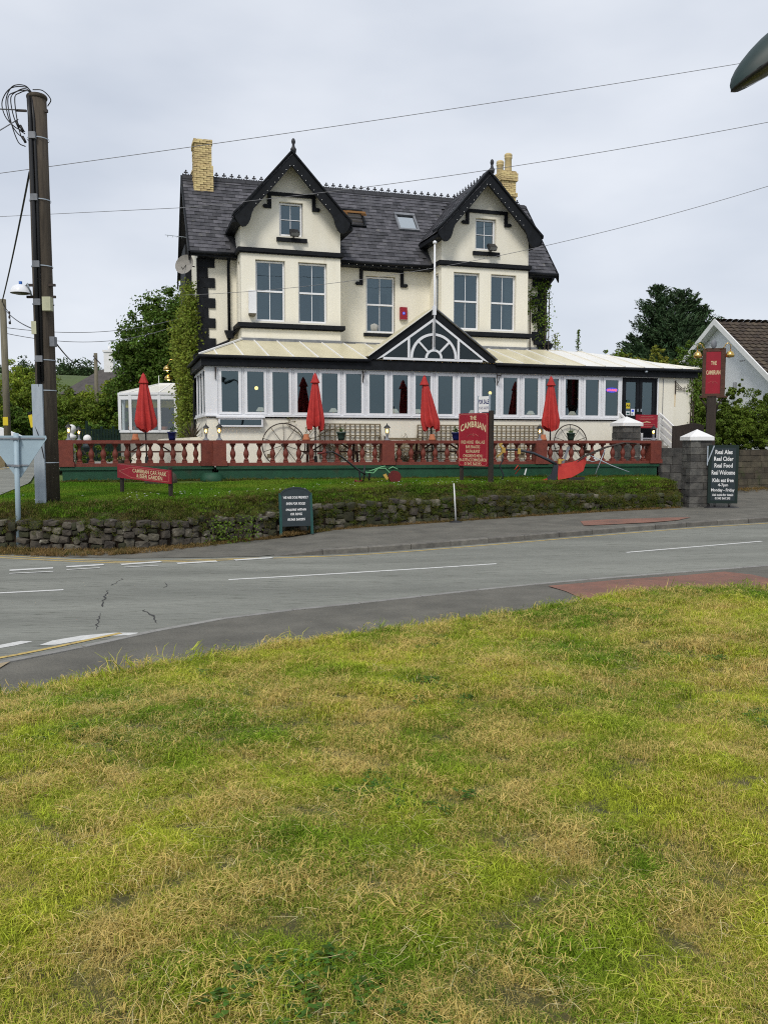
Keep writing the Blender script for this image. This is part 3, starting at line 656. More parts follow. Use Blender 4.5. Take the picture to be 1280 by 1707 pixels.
# daisies
ND = 110; dm = MB(); r_ = random.Random(5)
for i in range(ND):
    cxx = r_.choice([-7.4, -5.6, -4.7, -4.2, -2.9, -1.5, -.3, .3, 1.0, 1.6, 2.2, 3.1, 6.3, 7.4]) + r_.gauss(0, .45); yy = float(wy(cxx)) + r_.uniform(1.0, 3.0)
    if yy > far_edge(cxx) - .4 or cxx > 8.3: continue
    z = lawnz(cxx, yy) + r_.uniform(.035, .055); s = r_.uniform(.014, .024)
    dm.add([(cxx + s * math.cos(k * 1.047), yy + s * math.sin(k * 1.047), z + .006 * (k % 2)) for k in range(6)], [(0, 1, 2, 3, 4, 5)])
dm.build('daisies', M_white, kind='stuff', label='small white daisies dotted over the lawn', category='flowers')

# ---------------------------------------------------------------- rubble wall at the foot of the bank
wr = root('stone_wall', 'low dry rubble stone wall below the grass bank, along the pavement', 'stone wall', (0, float(wy(0)), .03))
wr_mats = {}
def stone_mesh(seed, mat):
    r_ = random.Random(seed); m = MB(); a = .5
    ring = lambda s, y, j: [(x * s + r_.uniform(-j, j), y + r_.uniform(-.04, .04), z * s + r_.uniform(-j, j)) for x, z in [(-.5, -.38), (-.36, -.5), (.36, -.5), (.5, -.36), (.5, .36), (.34, .5), (-.38, .5), (-.5, .34)]]
    b0 = ring(1, .5, .02); f0 = ring(1, -.18, .05); f1 = ring(.84, -.38, .06); c = (r_.uniform(-.2, .2), -.45, r_.uniform(-.1, .1))
    n = 8; fs = []
    for k in range(2):
        fs += [(k * n + i, (k + 1) * n + i, (k + 1) * n + (i + 1) % n, k * n + (i + 1) % n) for i in range(n)]
    fs += [(2 * n + i, 3 * n, 2 * n + (i + 1) % n) for i in range(n)]
    m.add(b0 + f0 + f1 + [c], fs); return m.mesh('stone', mat)
STN = [stone_mesh(s, M_stone) for s in range(14)]; STM = [stone_mesh(s + 50, M_moss) for s in range(10)]
WP = resample(WALL, .02); Wd = np.r_[0, np.cumsum(np.linalg.norm(np.diff(WP, axis=0), axis=1))]
r_ = random.Random(11); stones = []
sa = float(np.interp(-9.6, WP[:, 0], Wd)); sb = Wd[-1] - .05
s = sa
cols = []
while s < sb:                                    # columns of two to four stones, with varied widths
    wdt = r_.uniform(.16, .32); x = float(np.interp(s + wdt / 2, Wd, WP[:, 0])); h = HT(x) + r_.uniform(-.05, .04)
    k = max(2, int(round(h / r_.uniform(.12, .20)))); cuts = sorted([0] + [(i + r_.uniform(-.22, .22)) / k for i in range(1, k)] + [1])
    for i in range(k):
        z0, z1 = h * cuts[i], h * cuts[i + 1]; n2 = 2 if (r_.random() < .42 and wdt > .33) else 1; c = r_.uniform(.4, .6)
        for q in range(n2):
            a0 = 0 if q == 0 else c; a1 = 1 if (q == 1 or n2 == 1) else c
            off = r_.uniform(-.06, .06)
            stones.append((s + wdt * (a0 + a1) / 2 + off, wdt * (a1 - a0), (z0 + z1) / 2, z1 - z0, x, i == k - 1))
    s += wdt * .97
stones.sort(key=lambda t: t[0])
extra = MB()
stones_k = sorted(stones, key=lambda t: -(t[1] * t[3]) / (float(wy(t[4])) ** 2))
for i, (s, wd, zc, h, xx, top) in enumerate(stones_k):
    px = float(np.interp(s, Wd, WP[:, 0])); py = float(np.interp(s, Wd, WP[:, 1])); px2 = float(np.interp(s + .1, Wd, WP[:, 0])); py2 = float(np.interp(s + .1, Wd, WP[:, 1]))
    ang = math.atan2(py2 - py, px2 - px); z = float(zg(px)) + .03 + zc + (.09 if px > -2 else 0)
    mossy = r_.random() < (.22 if px < -2 else (.45 if px < 3 else .72)) + (.12 if top else 0)
    me = r_.choice(STM if mossy else STN)
    S = Vector((wd * r_.uniform(.84, .98), .22, h * r_.uniform(.84, .97))); off = r_.uniform(-.045, .04); pos = Vector((px - math.sin(ang) * (.10 + off), py + math.cos(ang) * (.10 + off), z))
    if i < 300:
        o = link('stone', me, wr, pos - wr.location, ang); o.scale = S; o.rotation_euler.y = r_.uniform(-.2, .2) + (r_.choice([-.35, .35]) if r_.random() < .08 else 0)
    else:
        Mx = Matrix.Translation(pos) @ Matrix.Rotation(ang, 4, 'Z') @ Matrix.Diagonal((*S, 1))
        extra.add([Mx @ vv.co for vv in me.vertices], [tuple(p.vertices) for p in me.polygons])
if extra.v:
    extra.v = [(a - 0, b - wr.location.y, c - .03) for a, b, c in extra.v]; extra.build('rubble', M_stone, wr, kind='stuff')
Q = WALL[(WALL[:, 0] > -19)]
bw = MB(); A = offset(Q, .09); B_ = offset(Q, .24)
nQ = len(Q); vs = []
for (x, y), (x2, y2) in zip(A, B_):
    h = HT(x) + .02; z = float(zg(x)) + .03 + (.06 if x > -2 else 0); vs += [(x, y - wr.location.y, z - .2), (x, y - wr.location.y, z + h - .06 - .03), (x2, y2 - wr.location.y, z + h - .05), ]
bw.add(vs, [(3 * i + k, 3 * i + 3 + k, 3 * i + 4 + k, 3 * i + 1 + k) for i in range(nQ - 1) for k in (0, 1)])
bw.build('earth_core', M_soil, wr)
# ================================================================ THE INN
TH = R(17.2); OX, OY = -5.26, 25.67
def W(u, v, z=0): return Vector((OX + u * math.cos(TH) - v * math.sin(TH), OY + u * math.sin(TH) + v * math.cos(TH), z))
inn = root('guest_house', 'cream two storey Victorian inn with black trim, twin gables and slate roof', 'inn', (OX, OY, TZ), TH); OZ[inn.name] = {'oz': TZ}
lounge = root('sun_lounge', 'long white framed glazed lounge with fan pediment, built along the front of the inn', 'conservatory', (OX, OY, TZ), TH); OZ[lounge.name] = {'oz': TZ}

def wall_grid(m, a0, a1, z0, z1, c, holes, depth=.14, axis='u'):
    """wall in the plane v=c (axis u) or u=c (axis v) with rectangular holes and reveals that run back by depth"""
    us = sorted({a0, a1, *[h[0] for h in holes], *[h[1] for h in holes]}); zs = sorted({z0, z1, *[h[2] for h in holes], *[h[3] for h in holes]})
    P = (lambda a, z, d=0: (a, c + d, z)) if axis == 'u' else (lambda a, z, d=0: (c + d, a, z))
    for i in range(len(us) - 1):
        for j in range(len(zs) - 1):
            cu, cz = (us[i] + us[i + 1]) / 2, (zs[j] + zs[j + 1]) / 2
            if us[i] < a0 - 1e-6 or us[i + 1] > a1 + 1e-6 or any(h[0] < cu < h[1] and h[2] < cz < h[3] for h in holes): continue
            m.quad(P(us[i], zs[j]), P(us[i + 1], zs[j]), P(us[i + 1], zs[j + 1]), P(us[i], zs[j + 1]))
    for a, b, e, f in holes:
        m.quad(P(a, e), P(a, f), P(a, f, depth), P(a, e, depth)); m.quad(P(b, e), P(b, f), P(b, f, depth), P(b, e, depth))
        m.quad(P(a, f), P(b, f), P(b, f, depth), P(a, f, depth)); m.quad(P(a, e), P(b, e), P(b, e, depth), P(a, e, depth))
    return m
def ring(m, a0, a1, z0, z1, d0, d1, t, axis='u', b=None):
    b = t if b is None else b
    B = (lambda x0, x1, y0, y1: m.box(x0, x1, d0, d1, y0, y1)) if axis == 'u' else (lambda x0, x1, y0, y1: m.box(d0, d1, x0, x1, y0, y1))
    B(a0, a0 + t, z0, z1); B(a1 - t, a1, z0, z1); B(a0 + t, a1 - t, z1 - t, z1); B(a0 + t, a1 - t, z0, z0 + b)
    return m
def sash(par, u0, u1, z0, z1, v, glass, sashes=2, name='window', split=.5, bars=True):
    m = MB(); ring(m, u0, u1, z0, z1, v, v + .07, .055)
    fr = m.build(name, M_upvc, par); w_ = u1 - u0; h = z1 - z0; zm = z0 + h * split
    OZ[fr.name] = {'oz': TZ}
    cells = [(z0 + .055, z1 - .055)] if sashes == 1 else [(z0 + .055, zm - .03), (zm + .03, z1 - .055)]
    if sashes == 2: MB().box(u0 + .055, u1 - .055, v - .01, v + .075, zm - .03, zm + .03).build('transom', M_upvc, fr)
    for k, (a, b) in enumerate(cells):
        vv = v + .03 + .02 * (k == 0)
        MB().box(u0 + .055, u1 - .055, vv, vv + .012, a, b).build('pane', glass, fr)
        if bars: MB().box((u0 + u1) / 2 - .011, (u0 + u1) / 2 + .011, vv - .012, vv - .001, a, b).build('glazing_bar', M_upvc, fr)
    if sashes == 1 and bars: MB().box(u0 + .055, u1 - .055, v + .016, v + .029, zm - .011, zm + .011).build('glazing_bar', M_upvc, fr)
    return fr
def curtain(par, u0, u1, z0, z1, v, mat=None):
    m = MB(); n = max(6, int((u1 - u0) / .03)); vs = []; fs = []
    for i in range(n + 1):
        u = u0 + (u1 - u0) * i / n; d = .025 * math.sin(i * 1.9) + .01 * math.sin(i * .7)
        vs += [(u, v + d, z0), (u + .01 * math.sin(i), v + d, z1)]
    m.add(vs, [(2 * i, 2 * i + 2, 2 * i + 3, 2 * i + 1) for i in range(n)], True); return m.build('curtain', mat or M_curtain, par)

UL, UR, VF, VB_, ZE, ZR, VR = .15, 13.16, 3.9, 8.7, 8.62, 11.70, 6.3
CG = (3.12, 10.13); BH = 1.68                      # gable centres, half width of the bays
slope = 1.141
def zmain(v): return ZE + slope * (v - 3.6)
# main front wall
m = MB(); wall_grid(m, UL, UR, 5.2, ZE + .25, VF, [(6.04, 7.14, 6.12, 8.13)]); m.build('wall', M_cream, inn)
MB().quad((UL, VF, 1.3), (UR, VF, 1.3), (UR, VF, 5.2), (UL, VF, 5.2)).build('wall', M_room, inn)  # wall inside the lounge: indoor shade put into a dark colour
m = MB(); m.quad((UL, VF, 1), (UL, VB_, 1), (UL, VB_, ZE + .2), (UL, VR, ZR - .1), (UL, VF, ZE + .2)); m.build('wall', M_cream, inn)
m = MB(); m.quad((UR, VF, 1), (UR, VB_, 1), (UR, VB_, ZE + .2), (UR, VR, ZR - .1), (UR, VF, ZE + .2)); m.build('wall', M_cream, inn)
m = MB(); m.quad((UL, VB_, 1), (UR, VB_, 1), (UR, VB_, ZE + .2), (UL, VB_, ZE + .2)); m.build('wall', M_cream, inn)
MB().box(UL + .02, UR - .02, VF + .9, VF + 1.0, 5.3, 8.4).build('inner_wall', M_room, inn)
sash(inn, 6.06, 7.12, 6.14, 8.11, VF + .12, M_glass)
# swagged net in the centre window
curtain(inn, 6.1, 7.1, 7.55, 8.1, VF + .24); curtain(inn, 6.12, 6.3, 7.15, 7.6, VF + .25); curtain(inn, 6.9, 7.08, 6.9, 7.6, VF + .25); MB().lathe([(.22, 6.2), (.24, 6.4), (.16, 6.5)], 12, (6.4, VF + .35, 0)).build('curtain', M_curtain, inn)
MB().box(5.95, 7.2, VF - .07, VF + .02, 5.98, 6.1).build('window_sill', M_black, inn)
def hood(par, c, zt, hw, drop, v, foot=.12, t=.115):
    m = MB()
    m.prism([(c - hw, zt), (c - hw, zt - drop), (c - hw - foot, zt - drop + .01), (c - hw - foot - .05, zt - drop - .05), (c - hw - foot + .01, zt - drop - .11), (c - hw + t, zt - drop - .11), (c - hw + t, zt - t), (c + hw - t, zt - t), (c + hw - t, zt - drop - .11), (c + hw + foot - .01, zt - drop - .11), (c + hw + foot + .05, zt - drop - .05), (c + hw + foot, zt - drop + .01), (c + hw, zt - drop), (c + hw, zt)], v - .07, v + .01)
    m.build('hood_mould', M_black, par)
hood(inn, 6.62, 8.40, .82, .52, VF)

for gi_, c in enumerate(CG):
    a, b = c - BH, c + BH; vf = 2.7
    m = MB(); ww = [(a + .47, a + 1.46, 6.2, 8.2), (a + 1.90, a + 2.89, 6.2, 8.2)]
    wall_grid(m, a, b, 4.9, 8.50, vf, ww)
    # gable head as vertical strips round the attic window
    hw = .40; zt = lambda u: 11.34 - 1.03 * abs(u - c); w0, w1 = 9.02, 10.12
    for p, q in ((a, c - hw), (c + hw, b)): m.quad((p, vf, 8.5), (q, vf, 8.5), (q, vf, zt(q)), (p, vf, zt(p)))
    m.quad((c - hw, vf, 8.5), (c + hw, vf, 8.5), (c + hw, vf, w0), (c - hw, vf, w0))
    m.quad((c - hw, vf, w1), (c + hw, vf, w1), (c + hw, vf, zt(c + hw)), (c, vf, zt(c)), (c - hw, vf, zt(c - hw)))
    for x in (c - hw, c + hw): m.quad((x, vf, w0), (x, vf, w1), (x, vf + .14, w1), (x, vf + .14, w0))
    for z in (w0, w1): m.quad((c - hw, vf, z), (c + hw, vf, z), (c + hw, vf + .14, z), (c - hw, vf + .14, z))
    m.build('bay_wall', M_cream, inn)
    # return walls; narrow window in the left return
    m = MB(); wall_grid(m, vf, 4.5, 4.9, 9.5, a, [(3.0, 3.42, 6.2, 8.2)], .1, 'v'); m.build('bay_wall', M_cream, inn)
    MB().quad((b, vf, 4.9), (b, 4.5, 4.9), (b, 4.5, 9.5), (b, vf, 9.5)).build('bay_wall', M_cream, inn)
    fr = ring(MB(), 3.02, 3.40, 6.22, 8.18, a + .06, a + .12, .05, 'v').build('window', M_upvc, inn); OZ[fr.name] = {'oz': TZ}
    MB().box(a + .085, a + .095, 3.07, 3.35, 6.27, 8.13).build('pane', M_glass, fr)
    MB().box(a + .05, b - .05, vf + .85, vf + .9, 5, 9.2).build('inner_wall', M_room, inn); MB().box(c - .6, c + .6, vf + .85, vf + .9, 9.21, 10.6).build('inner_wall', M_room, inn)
    for (p, q, e, f) in ww: sash(inn, p + .01, q - .01, e + .02, f - .02, vf + .12, M_glass)
    aw = sash(inn, c - hw + .02, c + hw - .02, w0 + .02, w1 - .02, vf + .11, M_glass, 1)
    if gi_ == 0:
        curtain(inn, a + 2.68, a + 2.86, 6.25, 8.1, vf + .25); curtain(inn, a + 2.5, a + 2.7, 7.2, 8.1, vf + .26)
    else:
        curtain(inn, a + 2.55, a + 2.86, 6.25, 8.1, vf + .25); curtain(inn, c - .33, c - .08, 9.1, 10.05, vf + .22); curtain(inn, c + .05, c + .33, 9.1, 10.05, vf + .22); curtain(inn, a + .5, a + .58, 6.25, 8.1, vf + .25)
    hood(inn, c + .02, 10.40, .80, .42, vf)
    MB().box(c - .50, c + .52, vf - .09, vf + .02, 8.82, 8.95).build('window_sill', M_black, inn)
    # string courses round the bay
    for nm, z0, z1, pr in (('string_course', 8.43, 8.56, .10), ('sill_band', 5.99, 6.13, .13)):
        m = MB(); m.box(a - pr, b + pr, vf - pr, vf + .02, z0, z1); m.box(a - pr, a + .02, vf + .02, VF + .03, z0, z1); m.box(b - .02, b + pr, vf + .02, VF + .03, z0, z1)
        m.box(a - pr * .55, b + pr * .55, vf - pr * .55, vf + .02, z0 - .04, z0); m.build(nm, M_black, inn)
    MB().box(a - .03, b + .03, vf - .04, vf + .02, 5.50, 5.64).build('lead_flashing', M_lead, inn)
    # bargeboards
    out_ = [(0, 11.58), (.7, 10.86), (1.4, 10.14), (1.8, 9.74), (2.06, 9.50)]; inn_ = [(2.03, 9.34), (1.92, 9.18), (1.80, 9.10), (1.68, 9.12), (1.58, 9.22), (1.51, 9.36), (1.46, 9.54), (1.38, 9.70), (.71, 10.38), (0, 11.14)]
    GS = {(0, -1): .94, (0, 1): .92, (1, -1): .98, (1, 1): .94}; ax = -.07 if gi_ == 0 else -.15
    bx_ = lambda s_, x: c + ax * max(0, 1 - x / 1.6) + s_ * x * GS[(gi_, s_)]
    for s_ in (-1, 1):
        pts = [(bx_(s_, x), z) for x, z in out_ + inn_]
        bb = MB().prism(pts, 2.16, 2.24).build('bargeboard', M_black, inn); OZ[bb.name] = {'oz': TZ}
        MB().prism([(bx_(s_, x), z) for x, z in ([(0, 11.64), (.7, 10.92), (1.4, 10.20), (1.8, 9.80), (2.10, 9.53), (2.10, 9.46), (1.8, 9.73), (1.4, 10.13), (.7, 10.85), (0, 11.57)])], 2.10, 2.60).build('verge_strip', M_black, inn)
        for k in range(13):
            t = .06 + k * .132; x = t * 1.05; z = 11.08 - 1.03 * x + .12
            if x > 1.36: break
            MB().sphere((bx_(s_, x), 2.15, z), .013, 6, 4).build('boss', M_white, bb)
    # soffit of the overhanging verge
    for s_ in (-1, 1): MB().quad((c, 2.2, 11.42), (bx_(s_, 2.0), 2.2, 9.36), (bx_(s_, 2.0), 2.75, 9.36), (c, 2.75, 11.42)).build('soffit', M_black, inn); MB().box(min(c + s_ * 1.70, c + s_ * 2.0), max(c + s_ * 1.70, c + s_ * 2.0), 2.26, 4.1, 9.24, 9.34).build('soffit', M_black, inn); MB().tube([(c + s_ * 1.94, 2.26, 9.36), (c + s_ * 1.94, 4.2, 9.36)], .05, 6).build('gutter', M_black, inn)
    m = MB(); m.lathe([(.08, 11.55), (.10, 11.68), (.055, 11.74), (.04, 11.82), (.06, 11.87), (.07, 11.92), (.05, 11.99), (.02, 12.02)], 10, (c, 2.22, 0)); m.build('finial', M_ridge, inn)

# ---- roofs with real slates
SLATES = []
def slate_box(m, p, e1, e2, n, w_, l, t=.011, lift=.02):
    a = p + n * .004; b_ = p + e2 * l + n * .002; lo_ = a + n * lift
    q = [lo_, lo_ + e1 * w_, b_ + e1 * w_, b_, lo_ + n * t, lo_ + e1 * w_ + n * t, b_ + e1 * w_ + n * t, b_ + n * t]
    m.add(q, [(4, 5, 6, 7), (0, 1, 5, 4), (1, 2, 6, 5), (3, 0, 4, 7)])
def slate_roof(par, o, e1, e2, L1, L2, ok, mat, w_=.30, ex=.198, seed=1, keep=0):
    r_ = random.Random(seed); e1 = Vector(e1).normalized(); e2 = Vector(e2).normalized(); n = e1.cross(e2).normalized()
    if n.z < 0: n = -n
    o = Vector(o); items = []
    for j in range(int(L2 / ex) + 1):
        y = j * ex; sh = (j % 2) * w_ / 2
        for i in range(-1, int(L1 / w_) + 2):
            x0 = max(i * w_ + sh, 0); x1 = min(i * w_ + sh + w_, L1)
            if x1 - x0 < .06: continue
            if not ok(o + e1 * ((x0 + x1) / 2) + e2 * (y + ex / 2)): continue
            items.append((x0 + .003, x1 - .003, y + r_.uniform(-.008, .008) - (.03 if r_.random() < .015 else 0), r_.uniform(0, .006)))
    keep = items[:keep]; rest = items[len(keep):]
    for x0, x1, y, l in keep:
        m = MB(); slate_box(m, o + e1 * x0 + e2 * y, e1, e2, n, x1 - x0, ex + .05, .011, .018 + l); me_ = m.build('slate', M_slate_r, par)
    if rest:
        m = MB(); tint = []
        for x0, x1, y, l in rest:
            slate_box(m, o + e1 * x0 + e2 * y, e1, e2, n, x1 - x0, ex + .05, .011, .018 + l); tt = r_.random(); tint += [tt] * 4
        ob = m.build('slates', mat, par, kind='stuff'); a_ = ob.data.attributes.new('tint', 'FLOAT', 'FACE'); a_.data.foreach_set('value', tint)
M_slate_r = pmat('slate_single', (.100, .099, .110), (.058, .058, .068), rough=.62, scale=4, rand=.38, bump=.3, bscale=25, c3=(.19, .185, .15), s3=2.2, t3=.62, spec=.2, coord='World')
u0, u1 = -.12, 13.42
m = MB(); m.quad((u0, 3.52, zmain(3.52)), (u1, 3.52, zmain(3.52)), (u1, VR, zmain(VR)), (u0, VR, zmain(VR))); m.quad((u0, 9.08, zmain(3.52)), (u1, 9.08, zmain(3.52)), (u1, VR, zmain(VR)), (u0, VR, zmain(VR)))
m.quad((u0, 3.52, zmain(3.52) - .06), (u1, 3.52, zmain(3.52) - .06), (u1, VF, zmain(VF) - .1), (u0, VF, zmain(VF) - .1))
roof = m.build('roof', M_slate, inn); OZ[roof.name] = {'oz': TZ}
def okmain(p): return all(abs(p.x - c) > 1.9 or p.z > 11.50 - 1.08 * abs(p.x - c) for c in CG) and p.z < ZR - .03
e2 = Vector((0, 1, slope))
slate_roof(roof, (u0, 3.50, zmain(3.50)), (1, 0, 0), e2, u1 - u0, 4.18, okmain, M_slate, seed=3, keep=298)
for c in CG:
    for s_ in (-1, 1):
        gw_ = {3.12: .94, 10.13: .965}[c]; sl_g = 1.03 / gw_
        m = MB(); m.quad((c, 2.2, 11.53), (c + s_ * 2.05 * gw_, 2.2, 9.42), (c + s_ * 2.05 * gw_, 4.32, 9.42), (c, 6.2, 11.53)); rf = m.build('gable_roof', M_slate, inn); OZ[rf.name] = {'oz': TZ}
        ok = lambda p: p.z > zmain(p.y) + .0 and p.z < 11.51
        slate_roof(rf, (c + s_ * 2.05 * gw_, 2.14, 11.53 - sl_g * 2.05 * gw_), (0, 1, 0), (-s_, 0, sl_g), 4.3, 3.0, ok, M_slate, seed=5 + s_)
for x in (u0, u1):
    m = MB(); d = .05 if x < 1 else -.05
    for v0, v1 in ((3.45, VR), (9.12, VR)):
        z0, z1 = zmain(3.45), zmain(VR); m.quad((x - d, v0, z0 - .26), (x - d, v0, z0 + .05), (x - d, v1, z1 + .05), (x - d, v1, z1 - .26)); m.quad((x, v0, z0 - .26), (x, v0, z0 + .05), (x, v1, z1 + .05), (x, v1, z1 - .26)); m.quad((x - d, v0, z0 + .05), (x, v0, z0 + .05), (x, v1, z1 + .05), (x - d, v1, z1 + .05)); m.quad((x - d, v0, z0 - .26), (x, v0, z0 - .26), (x, v1, z1 - .26), (x - d, v1, z1 - .26))
    m.build('verge_board', M_black, inn)
MB().prism([(3.46, 8.30), (3.70, 8.2), (3.88, 7.98), (3.88, 8.44), (3.46, 8.44)], UR + .02, UR + .12, 'x').build('eaves_bracket', M_black, inn)
# eaves: fascia, gutter, white bosses in the middle run
MB().box(u0, u1, 3.47, 3.52, 8.36, 8.53).build('eaves_board', M_black, inn)
for p, q in ((u0, CG[0] - BH - .1), (CG[0] + BH + .1, CG[1] - BH - .1), (CG[1] + BH + .1, u1)):
    MB().tube([(p, 3.42, 8.47), (q, 3.42, 8.47)], .055, 8).build('gutter', M_black, inn)
for k in range(12): MB().sphere((5.0 + k * .29, 3.44, 8.40), .015, 6, 4).build('boss', M_white, inn)
MB().box(UL, UR, 3.52, VF, 8.36, 8.40).build('soffit', M_black, inn)
# ridge tiles and cresting
def crest_mesh():
    m = MB(); m.box(-.13, .13, -.012, .012, 0, .035); m.box(-.014, .014, -.01, .01, .03, .13)
    for x, z in ((-.042, .10), (.042, .10), (0, .165)): m.prism([(x + .034 * math.cos(k * 1.0472), z + .034 * math.sin(k * 1.0472)) for k in range(6)], -.01, .01)
    m.prism([(-.10 + .02 * math.cos(k * 1.5708), .05 + .02 * math.sin(k * 1.5708)) for k in range(4)], -.01, .01)
    m.prism([(.10 + .02 * math.cos(k * 1.5708), .05 + .02 * math.sin(k * 1.5708)) for k in range(4)], -.01, .01)
    return m.mesh('ridge_crest', M_ridge)
CM = crest_mesh()
def ridge(a, b, seg=.45, step=.272):
    a = Vector(a); b = Vector(b); L = (b - a).length; d = (b - a).normalized(); s = Vector((d.y, -d.x, 0))
    r_ = MB(); n = int(L / seg)
    for i in range(n):
        p = a + d * (L * i / n + .004); q = a + d * (L * (i + 1) / n - .004)
        vs = [];
        for o in (p, q): vs += [o + s * .15 - Vector((0, 0, .155)), o - Vector((0, 0, 0)), o - s * .15 - Vector((0, 0, .155)), o + s * .15 - Vector((0, 0, .185)), o - s * .15 - Vector((0, 0, .185))]
        r_.add(vs, [(0, 1, 6, 5), (1, 2, 7, 6), (0, 5, 8, 3), (2, 4, 9, 7), (0, 3, 4, 2, 1), (5, 6, 7, 9, 8)])
    rt = r_.build('ridge_tiles', M_ridge, inn); OZ[rt.name] = {}
    for i in range(int(L / step)):
        p = a + d * (step * (i + .5)); o = link('ridge_crest', CM, rt, (p.x, p.y, p.z - TZ - .02), math.atan2(d.y, d.x)); o.rotation_euler.y = rnd.uniform(-.03, .03)
ridge((u0, VR, ZR + .07), (u1, VR, ZR + .07))
for c in CG: ridge((c, 2.3, 11.58), (c, VR - .25, 11.58))

# quoins and black painted corner
def quoins(u_in, sgn, v=VF - .03):
    z = 5.05; k = 0; r_ = random.Random(2)
    while z < 8.34:
        h = min(.335, 8.36 - z); w_ = .60 if k % 2 else .37
        MB().box(min(u_in, u_in + sgn * w_), max(u_in, u_in + sgn * w_), v - .02 - .004 * (k % 2), v + .03, z + .006, z + h - .006).build('quoin', M_black, inn); z += h; k += 1
quoins(UL - .03, 1); quoins(UR + .03, -1)
MB().box(UL - .22, UL - .002, 6.2, 8.75, 1.2, 9.3).build('chimney_breast', M_black, inn)
MB().box(UR - .5, UR + .16, VF - .14, VF + .1, 5.90, 6.05).build('sill_band', M_black, inn)
MB().prism([(UR + .03, 5.45), (UR + .03, 5.95), (UR + .32, 5.95), (UR + .25, 5.8), (UR + .1, 5.62)], VF - .1, VF + .15).build('corbel', M_black, inn)
# rainwater pipe
m = MB(); m.tube([(1.17, 3.55, 8.4), (1.17, 3.78, 8.15), (1.17, 3.80, 6.0)], .05, 8); m.build('downpipe', M_black, inn)
m = MB(); m.prism([(1.0, 5.98), (1.36, 5.98), (1.30, 5.72), (1.1, 5.72)], 3.66, 3.86); m.tube([(1.2, 3.74, 5.75), (1.12, 3.74, 5.62), (.35, 3.7, 5.28), (-.02, 3.66, 5.12), (-.06, 3.66, 3.0), (-.06, 3.66, 1.5)], .045, 8); m.tube([(1.3, 3.7, 5.85), (1.42, 3.2, 6.0), (1.50, 2.62, 6.04)], .05, 8); m.build('downpipe', M_black, inn)
MB().box(UL, 1.45, VF - .03, VF + .01, 5.35, 5.50).build('lead_flashing', M_lead, inn); MB().box(4.8, 8.45, VF - .04, VF + .01, 5.62, 5.76).build('lead_flashing', M_lead, inn); MB().box(11.81, UR + .05, VF - .04, VF + .01, 5.62, 5.80).build('lead_flashing', M_lead, inn)

# chimneys, brick by brick
def brick_shared(w_, d_, h_):
    m = MB(); c = .006; m.add([(x * (w_ / 2 - (c if z else 0)), y * (d_ / 2 - (c if z else 0)), z * h_) for z in (0, 1) for x, y in ((-1, -1), (1, -1), (1, 1), (-1, 1))], [(0, 3, 2, 1), (4, 5, 6, 7), (0, 1, 5, 4), (1, 2, 6, 5), (2, 3, 7, 6), (3, 0, 4, 7)]); return m.mesh('brick', M_brick)
BM = brick_shared(.215, .10, .066); BH_ = brick_shared(.105, .10, .066)
def chimney(u0, u1, v0, v1, z0, courses, prof, seed, rough=0):
    st = MB(); 
    st.box(u0 + .05, u1 - .05, v0 + .05, v1 - .05, z0, z0 + courses * .075 - .01); ch = st.build('chimney', M_mortar, inn); OZ[ch.name] = {}
    r_ = random.Random(seed)
    for k in range(courses):
        e = prof(k / courses); z = z0 + k * .075 - TZ; a, b, c, d = u0 - e, u1 + e, v0 - e, v1 + e
        def run(p, q, fx, rot):
            L = q - p; n = max(int(round(L / .225)), 1); st_ = L / n; off = (k % 2) * st_ / 2; xs_ = [off + i * st_ for i in range(n)] if off else [i * st_ for i in range(n)]
            for x in xs_:
                w_ = min(st_, L - x); o = link('brick', BM, ch); o.scale.x = (w_ - .01) / .215; j = r_.uniform(-1, 1) * (.004 + rough)
                t = p + x + w_ / 2; o.location = (t, fx + .05 + j, z) if not rot else (fx + .05 + j, t, z); o.rotation_euler.z = (math.pi / 2 if rot else 0) + r_.uniform(-1, 1) * rough * 2
            if off: w_ = off; o = link('brick', BM, ch); o.scale.x = (w_ - .01) / .215; t = p + w_ / 2; o.location = (t, fx + .05, z) if not rot else (fx + .05, t, z); o.rotation_euler.z = math.pi / 2 if rot else 0
        run(a, b, c, False); run(c + .1, d, a, True)
        if k > courses - 14: 
            o = link('brick', BM, ch); o.scale.x = (d - c - .1) / .215; o.location = (b - .05, (c + d + .1) / 2, z); o.rotation_euler.z = math.pi / 2
    return ch
chimney(.27, .90, 5.75, 6.75, 10.95, 26, lambda t: .035 if t < .52 else (-.01 if t < .9 else .02), 4, .008)
ch2 = chimney(12.0, 12.62, 5.45, 7.3, 10.6, 29, lambda t: .0 if t < .55 else (.05 if t < .6 else (.0 if t < .8 else (.06 if t < .95 else .02))), 5, .001)
for (vv, zz, uu) in ((5.78, .76, 12.42), (6.62, .74, 12.46)):
    m = MB(); m.lathe([(.15, 0), (.14, .1), (.13, zz * .7), (.155, zz * .74), (.155, zz * .8), (.14, zz * .82), (.16, zz * .86), (.15, zz * .95), (.10, zz)], 14, (uu, vv, 12.78)); m.build('chimney_pot', M_pot, inn)
MB().box(12.02, 12.60, 5.47, 7.28, 12.74, 12.79).build('chimney_flaunching', M_mortar, inn)

